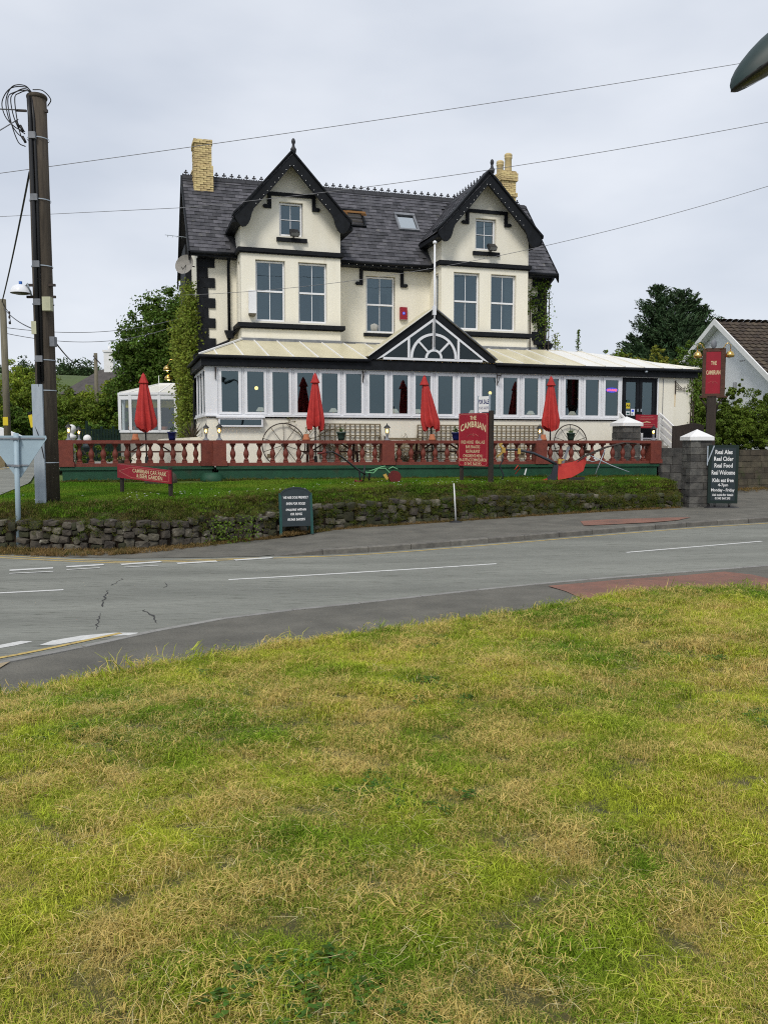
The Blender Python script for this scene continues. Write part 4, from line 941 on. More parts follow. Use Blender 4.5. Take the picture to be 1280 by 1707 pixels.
# roof windows on the front slope
Nr = Vector((0, -slope, 1)).normalized(); E2 = Vector((0, 1, slope)).normalized()
def slope_box(m, ua, ub, sa, sb, h0, h1):
    o = Vector((0, 3.6, ZE)); P = lambda u, s, h: Vector((u, 0, 0)) + o + E2 * s + Nr * h
    q = [P(ua, sa, h0), P(ub, sa, h0), P(ub, sb, h0), P(ua, sb, h0), P(ua, sa, h1), P(ub, sa, h1), P(ub, sb, h1), P(ua, sb, h1)]
    m.add(q, [(0, 3, 2, 1), (4, 5, 6, 7), (0, 1, 5, 4), (1, 2, 6, 5), (2, 3, 7, 6), (3, 0, 4, 7)])
s0, s1 = 1.20 / .659, 1.83 / .659
M_sky = glassmat('roof_window_glass', (.3, .33, .35), .62, (.95, 1, 1)); M_rawwood = pmat('raw_pine', (.30, .15, .05), rough=.7, scale=6)
m = MB(); slope_box(m, 7.56, 7.64, s0, s1, .01, .10); slope_box(m, 8.29, 8.37, s0, s1, .01, .10); slope_box(m, 7.64, 8.29, s0, s0 + .08, .01, .10); slope_box(m, 7.56, 8.37, s1 - .08, s1 + .05, .01, .12)
f = m.build('roof_window', M_lead, inn, label='closed roof window reflecting the pale sky'); OZ[f.name] = {'oz': TZ}; m = MB(); slope_box(m, 7.65, 8.28, s0 + .085, s1 - .085, .05, .06); m.build('pane', M_sky, f)
m = MB(); slope_box(m, 5.50, 5.57, s0, s1, .01, .10); slope_box(m, 6.24, 6.31, s0, s1, .01, .10); slope_box(m, 5.57, 6.24, s0, s0 + .07, .01, .10); slope_box(m, 5.50, 6.31, s1 - .06, s1 + .02, .01, .12)
f = m.build('roof_window', M_black, inn, label='roof window tilted open, showing its brown wooden underside'); OZ[f.name] = {'oz': TZ}
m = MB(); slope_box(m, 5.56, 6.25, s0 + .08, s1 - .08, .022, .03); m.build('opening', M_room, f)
o_ = Vector((0, 3.6, ZE)); piv = o_ + E2 * (s1 - .28) + Nr * .1
m = MB()
for zz, tk in ((0, .07), (.42, .05), (.80, .07)):
    p = piv + Vector((0, -1, .0)).lerp(Vector((0, -.75, -.66)), .35) * (zz - .25) * .8 + Vector((0, -.05, .06)); m.bar((5.56, p.y, p.z), (6.26, p.y, p.z), .05, tk)
m.bar((5.56, piv.y + .2, piv.z + .08), (5.56, piv.y - .5, piv.z - .13), .04, .07); m.bar((6.26, piv.y + .2, piv.z + .08), (6.26, piv.y - .5, piv.z - .13), .04, .07)
m.build('open_casement', M_rawwood, f)

# fittings
def floodlight(c):
    f = root('floodlight', 'black floodlight on the sill of the %s attic window' % ('left gable' if c < 5 else 'right gable'), 'floodlight', W(c, 2.55, 8.95), TH, 'floodlights under the attic windows')
    MB().prism([(-.22, .0), (-.12, .0), (.02, .20), (-.06, .26), (-.30, .10)], -.14, .14, 'x').build('housing', M_darkmetal, f); MB().box(-.012, .012, -.12, .1, -.02, .06).build('bracket', M_darkmetal, f)
    MB().quad((-.13, -.225, .005), (.13, -.225, .005), (.13, -.305, .09), (-.13, -.305, .09)).build('lens', M_lead, f)
for c in (3.17, 10.25): floodlight(c)
a = root('alarm_box', 'red alarm box on the upper wall beside the centre window', 'alarm box', W(7.43, VF - .06, 6.62), TH)
MB().box(-.13, .13, -.05, .06, 0, .44).build('case', M_signred, a); bd = MB().lathe([(.055, 0), (.055, .004)], 14).build('badge', M_iblue, a); bd.rotation_euler.x = R(90); bd.location = (0, -.051, .22)
text('A', M_white, a, h=.055, z=.22, y=-.058); MB().box(-.13, .13, -.055, .06, -.03, -.002).build('drip_tray', M_concrete, a)
b = root('light_box', 'weathered blank white box sign on the left bay', 'box sign', W(1.78, 2.6, 6.36), TH)
MB().box(-.12, .12, -.10, .08, .06, .80).build('case', M_upvc, b); MB().prism([(-.12, .06), (.12, .06), (.08, -.03), (-.1, -.02)], -.1, .08).build('rusty_base', M_bblock, b)
d = root('satellite_dish', 'grey satellite dish at the left corner under the eaves', 'satellite dish', W(-.25, 3.65, 8.05), TH)
m = MB(); m.lathe([(.02, .0), (.16, .015), (.27, .05), (.34, .10)], 18, cap=False); q = m.build('dish', M_concrete, d); q.rotation_euler = (R(75), 0, R(-35)); MB().tube([(0, 0, 0), (-.12, -.25, -.18), (-.16, -.34, -.12)], .012, 5).build('arm', M_darkmetal, d); MB().tube([(0, .02, 0), (.3, .12, 0)], .02, 5).build('bracket', M_darkmetal, d)
a = root('television_aerial', 'television aerial on a thin mast above the left corner of the roof', 'aerial', W(-.1, 4.6, 8.6), TH)
MB().tube([(0, 0, 0), (-.05, 0, .7)], .015, 5).build('mast', M_darkmetal, a); m = MB(); m.tube([(.35, -.05, .55), (-.75, .0, .62)], .010, 4)
for k in range(7): x = .3 - k * .16; m.tube([(x, -.15, .58 - k * .0), (x, .15, .58)], .006, 4); 
for s_ in (-.12, .12): m.tube([(.3, 0, .57), (.42, 0, .57 + s_)], .006, 4)
m.build('boom', M_galv, a)

# ================================================================ SUN LOUNGE
ZS, ZH = 3.0, 4.47
PIT = .764; PU0 = .44
m = MB(); m.quad((0, 0, 1.2), (14.02, 0, 1.2), (14.02, 0, ZS), (0, 0, ZS)); m.build('wall', M_cream, lounge)
MB().box(15.56, 16.92, 0, .12, 1.0, ZH).build('wall', M_cream, lounge)
MB().box(16.92, 16.99, 0.0, 5.9, 1.0, ZH).build('wall', M_cream, lounge)
m = MB(); m.quad((0, .01, 1.2), (0, 3.9, 1.2), (0, 3.9, ZS), (0, .01, ZS)); m.build('wall', M_cream, lounge)
MB().box(0, 17, .1, 3.88, 2.22, 2.30).build('floor', M_wood, lounge)
MB().box(-.05, 14.04, -.07, .05, ZS - .035, ZS + .015).build('sill', M_upvc, lounge); MB().box(-.02, 14.02, -.035, .0, ZS - .07, ZS - .04).build('drip', M_black, lounge)
MB().box(-.05, 15.60, -.012, .06, ZH - .055, ZH + .02).build('head_rail', M_upvc, lounge)
def casement(i, u0):
    m = MB(); ring(m, u0 - .085, u0 + .585, ZS + .03, ZH - .07, -.03, .05, .085, b=.075); ring(m, u0 - .115, u0 + .615, ZS + .018, ZH - .058, 0.0, .045, .028)
    f = m.build('window', M_upvc, lounge); OZ[f.name] = {'oz': TZ}
    MB().box(u0, u0 + .5, .0, .012, ZS + .105, ZH - .155).build('pane', M_glassc, f)
for i in range(18): casement(i, PU0 + PIT * i)
xs_ = [(-.045, PU0 - .12)] + [(PU0 + PIT * i + .618, PU0 + PIT * (i + 1) - .118) for i in range(17)] + [(PU0 + PIT * 17 + .618, 14.04)]
for a_, b_ in xs_: MB().box(a_, b_, -.02, .055, ZS + .016, ZH - .056).build('mullion', M_upvc, lounge)
# left flank windows
for k in range(4):
    v0 = .14 + k * .93; m = MB(); ring(m, v0, v0 + .82, ZS + .02, ZH - .06, -.03, .05, .07, 'v'); f = m.build('window', M_upvc, lounge); OZ[f.name] = {'oz': TZ}
    MB().box(0, .012, v0 + .07, v0 + .75, ZS + .09, ZH - .13).build('pane', M_glassc, f)
    MB().box(-.02, .05, v0 + .822, v0 + .928, ZS + .02, ZH - .06).build('mullion', M_upvc, lounge)
MB().box(-.045, .05, -.0, .138, ZS + .02, ZH - .06).build('mullion', M_upvc, lounge)
MB().box(-.07, .06, .06, 3.88, ZS - .035, ZS + .015).build('sill', M_upvc, lounge)
MB().box(-.012, .06, .06, 3.88, ZH - .055, ZH + .02).build('head_rail', M_upvc, lounge)
# fascia and gutters
MB().box(-.14, 17.04, -.15, -.013, ZH - .02, ZH + .27).build('fascia', M_black, lounge)
MB().box(-.15, -.013, -.12, 3.88, ZH - .02, ZH + .27).build('fascia', M_black, lounge)
MB().box(16.98, 17.045, -.012, 5.9, ZH - .02, ZH + .27).build('fascia', M_black, lounge)
for p, q in (((-.24, -.21, ZH + .25), (5.0, -.21, ZH + .25)), ((9.25, -.21, ZH + .25), (17.12, -.21, ZH + .21)), ((-.21, -.2, ZH + .25), (-.21, 3.9, ZH + .25))):
    MB().tube([p, q], .055, 8).build('gutter', M_black, lounge)
for u_ in (.26, 4.80, 9.38):
    m = MB(); m.bar((u_, -.05, 4.06), (u_, -.05, 4.42), .025); m.tube([(u_, -.06, 4.38), (u_, -.22, 4.36), (u_, -.34, 4.40), (u_, -.36, 4.33)], .012, 5); m.tube([(u_, -.06, 4.10), (u_, -.15, 4.2), (u_, -.26, 4.36)], .010, 5)
    o = m.build('hanging_basket_bracket', M_iron, None, label={.26: 'black basket bracket at the left end of the lounge windows', 4.80: 'black basket bracket between lounge windows, left of the pediment', 9.38: 'black basket bracket between lounge windows, right of the pediment'}[u_], category='bracket', group='basket brackets on the sun lounge')
    for v_ in o.data.vertices: v_.co.z -= 4.06
    for v_ in o.data.vertices: v_.co.x -= u_
    o.location = W(u_, 0, 4.06); o.rotation_euler.z = TH
# roof of sheets and white glazing bars
EV, EZ = -.18, ZH + .29
def rz_(v): return EZ + (5.56 - EZ) * (v - EV) / (2.7 - EV) if v <= 2.7 else 5.56 + (v - 2.7) * .115
def vtop(u):
    t = 3.9 if not any(abs(u - c) < BH - 1e-4 for c in CG) else 2.7
    if u < 1.45: t = min(t, EV + (u + .2) * (2.7 - EV) / 1.65)
    if u > 13.2: t = min(t, EV + (17.1 - u) * (3.9 - EV) / 3.9)
    return t
cuts = [-.2] + [PU0 - .13 + PIT * i for i in range(0, 23)] + [17.1]
allc = sorted(set(cuts + [CG[0] - BH, CG[0] + BH, CG[1] - BH, CG[1] + BH, 13.2]))
for i in range(len(cuts) - 1):
    sub = [x for x in allc if cuts[i] <= x <= cuts[i + 1]]
    m = MB()
    for a_, b_ in zip(sub[:-1], sub[1:]):
        va, vb = vtop(a_ + 1e-3), vtop(b_ - 1e-3); pts = [(a_, EV, rz_(EV)), (b_, EV, rz_(EV))]
        if vb > 2.7: pts += [(b_, 2.7, rz_(2.7))]
        if vb > EV + .02: pts += [(b_, vb, rz_(vb))]
        if va > EV + .02: pts += [(a_, va, rz_(va))]
        if va > 2.7: pts += [(a_, 2.7, rz_(2.7))]
        m.add(pts, [tuple(range(len(pts)))])
    m.build('roof_sheet', M_polyw if cuts[i] > 12.1 else M_poly, lounge)  # right-end sheets whiter: sky reflection and differing dirt put into the colour
    if i:
        u_ = cuts[i]; vt = vtop(u_)
        m = MB(); k = .012; P_ = [(u_, EV - .02, rz_(EV) + k), (u_, min(vt, 2.7), rz_(min(vt, 2.7)) + k)]; m.bar(P_[0], P_[1], .035, .03)
        if vt > 2.75: m.bar(P_[1], (u_, vt, rz_(vt) + k), .035, .03)
        m.build('glazing_bar', M_white if u_ < 12.5 else M_polyw, lounge)
MB().quad((-.2, EV, EZ), (-.2, 3.9, EZ), (1.45, 3.9, 5.6), (1.45, 2.7, 5.56)).build('roof_sheet', M_poly, lounge)
MB().quad((17.1, EV, EZ), (17.1, 6, EZ), (13.2, 6, 5.70), (13.2, 3.9, rz_(3.9))).build('roof_sheet', M_polyw, lounge)  # right hip slope, sky reflection painted in by the same white
m = MB(); m.bar((-.2, EV, EZ + .03), (1.45, 2.7, 5.60), .06, .05); m.build('hip_rail', M_white, lounge); m = MB(); m.bar((17.1, EV, EZ + .03), (13.2, 3.9, rz_(3.9) + .03), .10, .04); m.build('hip_rail', M_polyw, lounge)
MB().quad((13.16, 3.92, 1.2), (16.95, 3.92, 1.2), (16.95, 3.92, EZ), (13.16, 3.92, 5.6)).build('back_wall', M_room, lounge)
# pediment with fan light
PC = 7.10; PV = -.17
zr = lambda u, a, s: a - s * abs(u - PC)
m = MB()
for s_ in (-1, 1): m.prism([(PC, 6.42), (PC + s_ * 2.13, 4.87), (PC + s_ * 2.13, 4.77), (PC + s_ * 1.90, 4.77), (PC, 6.12)], PV - .03, PV + .05)
m.build('pediment_board', M_black, lounge)
m = MB()
for s_ in (-1, 1): m.prism([(PC, 6.12), (PC + s_ * 1.90, 4.77), (PC + s_ * 1.68, 4.85), (PC, 6.03)], PV - .04, PV + .03)
m.box(PC - 1.68, PC + 1.68, PV - .04, PV + .03, 4.775, 4.85)
for u_, w_ in ((PC - .84, .035), (PC + .84, .035), (PC, .045)): m.box(u_ - w_, u_ + w_, PV - .045, PV + .03, 4.85 if abs(u_ - PC) > .1 else 5.13, zr(u_, 6.05, .70))
def arc(m, r0, r1, n=24):
    for k in range(n):
        a0, a1 = math.pi * k / n, math.pi * (k + 1) / n; q = [(PC + r * math.cos(a), 4.85 + r * math.sin(a)) for r, a in ((r0, a0), (r1, a0), (r1, a1), (r0, a1))]; m.prism(q, PV - .05, PV + .03)
arc(m, .71, .79); arc(m, .22, .29, 14)
for a_ in (45, 135): m.bar((PC + .28 * math.cos(R(a_)), PV - .02, 4.85 + .28 * math.sin(R(a_))), (PC + .72 * math.cos(R(a_)), PV - .02, 4.85 + .72 * math.sin(R(a_))), .06, .07, up=(0, 1, 0))
m.build('fan_tracery', M_upvc, lounge)
MB().prism([(PC, 6.06), (PC - 1.75, 4.84), (PC + 1.75, 4.84)], PV + .0, PV + .01).build('pediment_glass', M_glassp, lounge)
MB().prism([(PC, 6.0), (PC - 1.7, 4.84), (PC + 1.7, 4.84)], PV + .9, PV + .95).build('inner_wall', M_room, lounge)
for s_ in (-1, 1):
    m = MB(); m.quad((PC, PV - .06, 6.45), (PC + s_ * 2.18, PV - .06, 4.87), (PC + s_ * 2.18, .8, 4.87), (PC, .8, 6.45)); m.quad((PC, PV - .06, 6.42), (PC + s_ * 2.18, PV - .06, 4.84), (PC + s_ * 2.18, .8, 4.84), (PC, .8, 6.42)); m.quad((PC, .8, 6.45), (PC + s_ * 2.18, .8, 4.87), (PC, .8, 4.87)); m.quad((PC, PV - .06, 6.45), (PC + s_ * 2.18, PV - .06, 4.87), (PC + s_ * 2.18, PV - .06, 4.84), (PC, PV - .06, 6.42)); m.build('pediment_roof', M_poly, lounge)
    MB().bar((PC + s_ * .01, PV - .085, 6.44), (PC + s_ * 2.18, PV - .085, 4.865), .04, .03).build('verge_trim', M_polyw if s_ < 0 else M_lead, lounge)
fp = root('flagpole', 'slim white flagpole rising from the tip of the fan pediment', 'flagpole', W(7.09, PV - .10, 5.2), TH)
MB().tube([(0, 0, 0), (0, 0, 3.2)], [.035, .028], 10).build('pole', M_upvc, fp); MB().lathe([(.05, 3.2), (.065, 3.22), (.065, 3.26), (.02, 3.3)], 10).build('cap', M_upvc, fp); MB().box(-.06, .05, -.04, .06, 1.0, 1.28).build('bracket', M_upvc, fp)

# entrance doors
dr = root('entrance_doors', 'pair of black glazed doors with stickers at the right end of the sun lounge', 'door', W(14.08, 0, 2.3), TH)
m = MB(); ring(m, 0, 1.40, 0, 2.14, -.02, .08, .05); m.build('frame', M_black, dr)
ring(MB(), -.055, 1.455, .0, 2.175, -.03, .06, .05).build('outer_frame', M_upvc, dr)
for k, x in enumerate((.055, .705)):
    m = MB(); ring(m, x, x + .635, .05, 2.085, .0, .05, .115, b=.80); f = m.build('door_leaf', M_black, dr); MB().box(x + .115, x + .52, .02, .03, .85, 1.97).build('pane', M_glassc, f); MB().box(x + (.56 if k == 0 else .05), x + (.59 if k == 0 else .08), -.05, .0, .95, 1.05).build('handle', M_galv, f)
for nm, x0, x1, z0, z1, mt in (('sticker', .20, .33, 1.28, 1.36, M_teal), ('sticker', .18, .34, 1.06, 1.25, M_yellow), ('sticker', .18, .34, .83, .96, M_whiter), ('sticker', .37, .53, .82, 1.05, M_whiter)): MB().box(x0, x1, -.004, .0, z0, z1).build(nm, mt, dr)
text('AA', M_black, dr, h=.08, x=.26, z=1.16, y=-.008, bold=.02); MB().box(.40, .50, -.007, -.0045, .95, 1.02).build('sticker', M_iblue, dr); MB().box(.40, .44, -.007, -.0045, .85, .91).build('sticker', M_board, dr); MB().box(.20, .32, -.007, -.0045, .86, .92).build('sticker', M_teal, dr)
mn = root('menu_board', 'red menu board hung across the railings before the entrance doors', 'sign', W(14.86, -.35, 2.68), TH)
MB().box(-.43, .43, -.02, .02, 0, .46).build('panel', M_signred, mn)
for k, (z, w_) in enumerate(((.40, .5), (.34, .62), (.28, .58), (.12, .66), (.06, .4))): text(('OPENING TIMES', 'BREAKFAST LUNCH DINNER', 'MORNING COFFEE AND TEAS', 'ALL DAY EVERY DAY', 'WELCOME')[k], M_signpink, mn, w=w_, h=.022, z=z, y=-.022) if False else None
for z, w_ in ((.40, .5), (.34, .64), (.29, .58), (.12, .66), (.06, .4)): MB().box(-w_ / 2, w_ / 2, -.0225, -.0205, z - .006, z + .006).build('lettering_line', M_signpink, mn)
MB().prism([(-.16, .20), (-.05, .22), (0, .235), (.06, .22), (.16, .205), (.15, .19), (.0, .2), (-.15, .185)], -.0225, -.0205).build('ornament', M_signcream, mn)
nn = root('neon_sign', 'blue and red neon window sign in the last lounge window before the doors', 'neon sign', W(PU0 + PIT * 17 + .25, -.015, 3.98), TH)
m = MB(); m.prism([(.235 * math.cos(k * math.pi / 12), .085 * math.sin(k * math.pi / 12)) for k in range(24)], -.006, .0); m.build('backing', M_iblue, nn); text('LOUNGE', M_ired, nn, w=.40, h=.085, z=0, y=-.01, bold=.03)
o = MB().box(15.72, 15.735, -.02, .0, 2.4, 4.4).build('cable', M_lead, lounge)
m = MB(); m.bar((0, 0, 0), (0, 0, .46), .03, .03); m.tube([(0, -.01, .40), (.12, -.02, .30), (.25, -.02, .20), (.36, -.02, .17)], .010, 5); m.tube([(0, -.01, .14), (.15, -.02, .13), (.36, -.02, .14)], .010, 5)
for cx_, cz_, rr in ((.06, .26, .045), (.14, .2, .04), (.22, .17, .03), (.37, .22, .03), (.37, .1, .03)): m.tube([(cx_ + rr * math.cos(a_ * .785), -.02, cz_ + rr * math.sin(a_ * .785)) for a_ in range(8)], .008, 4, True)
m.build('scroll_bracket', M_iron, None, loc=W(16.22, -.03, 3.9), rotz=TH, label='ornate black scroll bracket on the cream wall right of the doors', category='bracket')
MB().box(16.205, 16.25, -.004, .0, 3.45, 3.9).build('rust_stain', pmat('rust_stain', (.62, .42, .2), (.75, .66, .47), rough=.9, scale=8, stretch=(1, 1, .3)), lounge)
MB().lathe([(.02, 0), (.05, .02), (.06, .05), (.03, .09)], 8, (14.9, -.2, 4.58)).build('security_light', M_galv, lounge)
# display case under the first windows
dc = root('display_case', 'long white framed display case under the leftmost lounge windows', 'display case', W(.98, -.02, 2.66), TH)
m = MB(); ring(m, -.66, .66, 0, .26, -.14, .0, .045); m.box(-.72, .72, -.17, 0, .262, .30); m.build('frame', M_upvc, dc); MB().box(-.61, .61, -.10, -.09, .05, .21).build('pane', M_glassc, dc); MB().box(-.61, .61, -.04, -.02, .05, .21).build('backing', M_board, dc)
# lit lamps and small things inside the lounge
def inside(u, v, z, kind, lab):
    if kind == 'wall':
        o = root('wall_lamp', lab, 'lamp', W(u, v, z), TH, 'lit wall lamps inside the sun lounge'); MB().sphere((0, 0, 0), .06, 8, 6).build('bulb', M_glow2, o); MB().bar((0, .04, 0), (0, .18, -.05), .02).build('bracket', M_brass, o)
    else:
        o = root('table_lamp', lab, 'lamp', W(u, v, z), TH, 'table lamps inside the sun lounge'); MB().lathe([(.15, .0), (.13, .03), (.07, .12)], 12, cap=False).build('shade', M_lshade, o); MB().tube([(0, 0, -.32), (0, 0, .1)], .015, 6).build('stem', M_brass, o); MB().lathe([(.07, -.34), (.07, -.32)], 10).build('base', M_brass, o)
for k, (u, z) in enumerate(((1.62, 3.88), (8.35, 3.86), (9.55, 3.86), (10.75, 3.83))): inside(u, .9, z, 'wall', 'lit wall lamp inside, behind the %s lounge window' % ('second', 'tenth', 'twelfth', 'fourteenth')[k])
for k, (u, z) in enumerate(((1.72, 3.16), (4.05, 3.16), (6.1, 3.16), (6.9, 3.16), (8.85, 3.15), (11.0, 3.15), (12.6, 3.15))): inside(u, .75, z, 'table', 'cream shaded table lamp on the sill inside, behind the %s lounge window' % ('second', 'fifth', 'seventh', 'ninth', 'eleventh', 'fourteenth', 'sixteenth')[k])
for k in range(8):
    t = root('dining_table', 'round cloth covered table inside the lounge, the %s from the left' % ('first', 'second', 'third', 'fourth', 'fifth', 'sixth', 'seventh', 'eighth')[k], 'table', W(1.6 + k * 1.55, .8, 2.3), TH, 'tables inside the sun lounge')
    MB().lathe([(.42, .50), (.42, .52)], 14).build('tabletop', M_white if k % 3 == 0 else M_wood, t); MB().tube([(0, 0, 0), (0, 0, .5)], .03, 6).build('leg', M_wood, t)

# steps and railings to the doors
st = root('entrance_steps', 'stone steps with white plank railings up to the entrance doors', 'steps', W(14.8, 0, 1.45), TH); OZ[st.name] = {'oz': 1.45}
for k in range(4): MB().box(-.78, .78, -.32 - .28 * k, -.06 if k == 0 else -.32 - .28 * (k - 1) - .002, 1.2, 2.28 - .2 * k).build('step', M_concrete, st)
for sx, n in ((-.80, 2), (.80, 3)):
    MB().bar((sx, -.02, 3.20), (sx, -1.35, 2.42), .05, .07).build('handrail', M_white, st)
    for k in range(n + 1):
        dz = .22 + k * .24; MB().bar((sx, -.04, 3.20 - dz), (sx, -1.30, 2.46 - dz), .03, .15).build('plank', M_white, st)
    MB().box(sx - .04, sx + .04, -1.38, -1.30, 1.3, 2.50).build('post', M_white, st); MB().box(sx - .04, sx + .04, -.09, -.02, 2.2, 3.2).build('post', M_white, st)
# ================================================================ TERRACE AND BALUSTRADES
m = MB(); m.add([(-8.9, 23.35, TZ), (-4.95, 24.5, TZ), (8.75, 27.35, TZ), (9.6, 30.0, TZ), (-5.3, 25.8, TZ), (-7.5, 33, TZ), (-11.0, 32, TZ)], [(0, 1, 4, 5, 6), (1, 2, 3, 4)]); m.build('terrace', M_concrete, kind='structure')
def bal_mesh():
    h = .54; m = MB(); m.box(-.075, .075, -.075, .075, 0, .05)
    m.lathe([(.060, .05), (.072, .075), (.045, .10), (.042, .115), (.066, .18), (.080, .235), (.074, .29), (.046, .36), (.034, .42), (.040, .445), (.056, .46), (.060, .49)], 12)
    m.box(-.078, .078, -.078, .078, .49, h); return m.mesh('baluster', M_red)
BAL = bal_mesh()
def balustrade(name, label, xa, xb, a, b, posts, counts, tz=2.25):
    ya, yb = a + b * xa, a + b * xb; ang = math.atan(b); L = math.hypot(xb - xa, yb - ya); zb = 1.0
    r_ = root(name, label, 'balustrade', (xa, ya, zb), ang); X = lambda x: (x - xa) / math.cos(ang)
    px = [X(p) for p in posts]; hw = .18
    MB().box(-.16, L + .16, -.16, .16, tz - .09 - zb, tz - .025 - zb).build('coping', M_red, r_); MB().box(-.14, L + .14, -.13, .13, tz - .025 - zb, tz - zb).build('coping', M_red, r_)
    MB().box(-.10, L + .10, -.15, .15, 1.53 - zb, 1.615 - zb).build('bottom_rail', M_red, r_)
    MB().box(-.02, L + .02, -.145, .145, .95 - zb, 1.44 - zb).build('plinth', M_green, r_); MB().box(-.08, L + .08, -.185, .185, 1.44 - zb, 1.53 - zb).build('plinth', M_green, r_)
    for x in px: 
        m = MB(); m.box(x - hw, x + hw, -.19, .19, 1.615 - zb, tz - .09 - zb); m.box(x - hw - .03, x + hw + .03, -.215, .215, 1.535 - zb, 1.66 - zb); m.build('post', M_red, r_)
    for i, n in enumerate(counts):
        p, q = px[i] + hw, px[i + 1] - hw; g = (q - p) / n
        for k in range(n):
            o = link('baluster', BAL, r_, (p + g * (k + .5), 0, 1.62 - zb)); o.rotation_euler.z = rnd.uniform(-.05, .05)
    return r_
balustrade('balustrade', 'long dark red balustrade on a green plinth in front of the sun lounge', -4.65, 8.55, BA, BB, (-4.63, .09, 4.76, 8.51), (12, 12, 10))
balustrade('balustrade', 'short dark red balustrade on a green plinth at the left, behind the car park sign', -8.7, -4.92, LA, LB, (-8.62, -5.0), (11,))
m = MB(); m.lathe([(.32, 0), (.34, .1), (.30, .22), (.2, .3)], 9, (0, 0, 0)); m.build('plinth_boulder', M_green, loc=(-4.8, 24.0, 1.05), label='green painted lump of masonry at the balustrade corner', category='stone')
m = MB(); m.lathe([(.42, 0), (.45, .12), (.40, .3), (.32, .36)], 10, (0, 0, 0)); m.build('stone_trough', M_bblock, loc=(-5.95, 22.9, 1.05), label='low dark stone tub on the lawn behind the car park sign', category='tub')

# lanterns
def lantern(x, y, z, label, s=1.0, dz=0):
    r_ = root('lantern', label, 'lantern', (x, y, z), 0, 'lit lanterns on the balustrade'); r_.scale = (s, s, s)
    MB().lathe([(.10, 0), (.085, .03), (.045, .07), (.035, .15), (.045, .19), (.03, .22)], 10).build('base', M_lead, r_)
    MB().lathe([(.045, .215), (.075, .40)], 6).build('glass', M_lampgl, r_); MB().sphere((0, 0, .30), .035, 8, 6, 1.6).build('bulb', M_glow2, r_)
    m = MB()
    for k in range(6): a_ = k * math.pi / 3; m.bar((.046 * math.cos(a_), .046 * math.sin(a_), .215), (.077 * math.cos(a_), .077 * math.sin(a_), .40), .010)
    m.build('cage', M_darkmetal, r_); MB().lathe([(.11, .395), (.10, .42), (.05, .47), (.012, .50), (.018, .52), (.004, .55)], 6).build('cap', M_darkmetal, r_)
for x, lab in ((-4.63, 'lit lantern on the balustrade corner post, the taller of the pair'), (.09, 'lit lantern on the middle post of the balustrade, left of the red inn board'), (4.76, 'lit lantern on the balustrade post beside the fourth umbrella'), (8.51, 'lit lantern on the right end post of the balustrade')): lantern(x, BA + BB * x, 2.25, lab, .92)
for x, lab in ((-8.55, 'lit lantern on the far left end post of the balustrade'), (-5.04, 'lit lantern on the set back post left of the balustrade corner')): lantern(x, LA + LB * x, 2.25, lab, .88)
lantern(-9.55, 27.0, 2.25, 'small lit lantern in front of the white globe, behind the left balustrade', .85)
def globe(x, y, z, h, r, lab, mat):
    o = root('ball_finial_post', lab, 'gate post', (x, y, z - h), 0); MB().lathe([(.12, 0), (.12, h - .12), (.17, h - .10), (.15, h), (.08, h + .02), (.07, h + .08)], 12).build('pillar', mat, o); MB().sphere((0, 0, h + .06 + r), r, 14, 9).build('ball', M_white, o)
globe(-11.15, 30.8, 2.45, 1.1, .16, 'white ball on a post, the higher of two beside the lane', M_white); globe(-9.6, 27.9, 2.12, .8, .13, 'white ball on a dark post, the lower of two beside the lane', M_board)

# closed umbrellas in picnic tables
def table(x, y, label, wdt=1.7, pots=()):
    r_ = root('picnic_table', label, 'table', (x, y, TZ), R(12), 'picnic tables on the terrace')
    for k in range(4): MB().box(-wdt / 2, wdt / 2, -.31 + k * .157, -.31 + k * .157 + .147, .73, .77).build('tabletop_plank', M_wood, r_)
    for s_ in (-1, 1): MB().box(-wdt / 2, wdt / 2, s_ * .50 - .10, s_ * .50 + .10, .42, .455).build('seat_plank', M_wood, r_)
    for s_ in (-1, 1):
        xx = s_ * (wdt / 2 - .25)
        MB().bar((xx, -.22, .73), (xx, -.42, 0), .07, .045).build('leg', M_wood, r_); MB().bar((xx, .22, .73), (xx, .42, 0), .07, .045).build('leg', M_wood, r_)
        MB().box(xx - .06, xx - .028, -.60, .60, .35, .42).build('crossbeam', M_wood, r_); MB().bar((xx, 0, .40), (xx - s_ * .5, 0, .72), .06, .04).build('brace', M_wood, r_)
    return r_
TBL = [(-6.85, 25.3, 'picnic table on the left terrace, under the first umbrella', 1.75), (-1.55, 25.78, 'picnic table under the second umbrella, before the wagon wheel', 1.9), (1.75, 26.6, 'picnic table under the third umbrella, partly behind the red inn board', 1.9), (5.75, 27.6, 'picnic table under the fourth umbrella, at the right', 2.2)]
for t in TBL: table(*t)
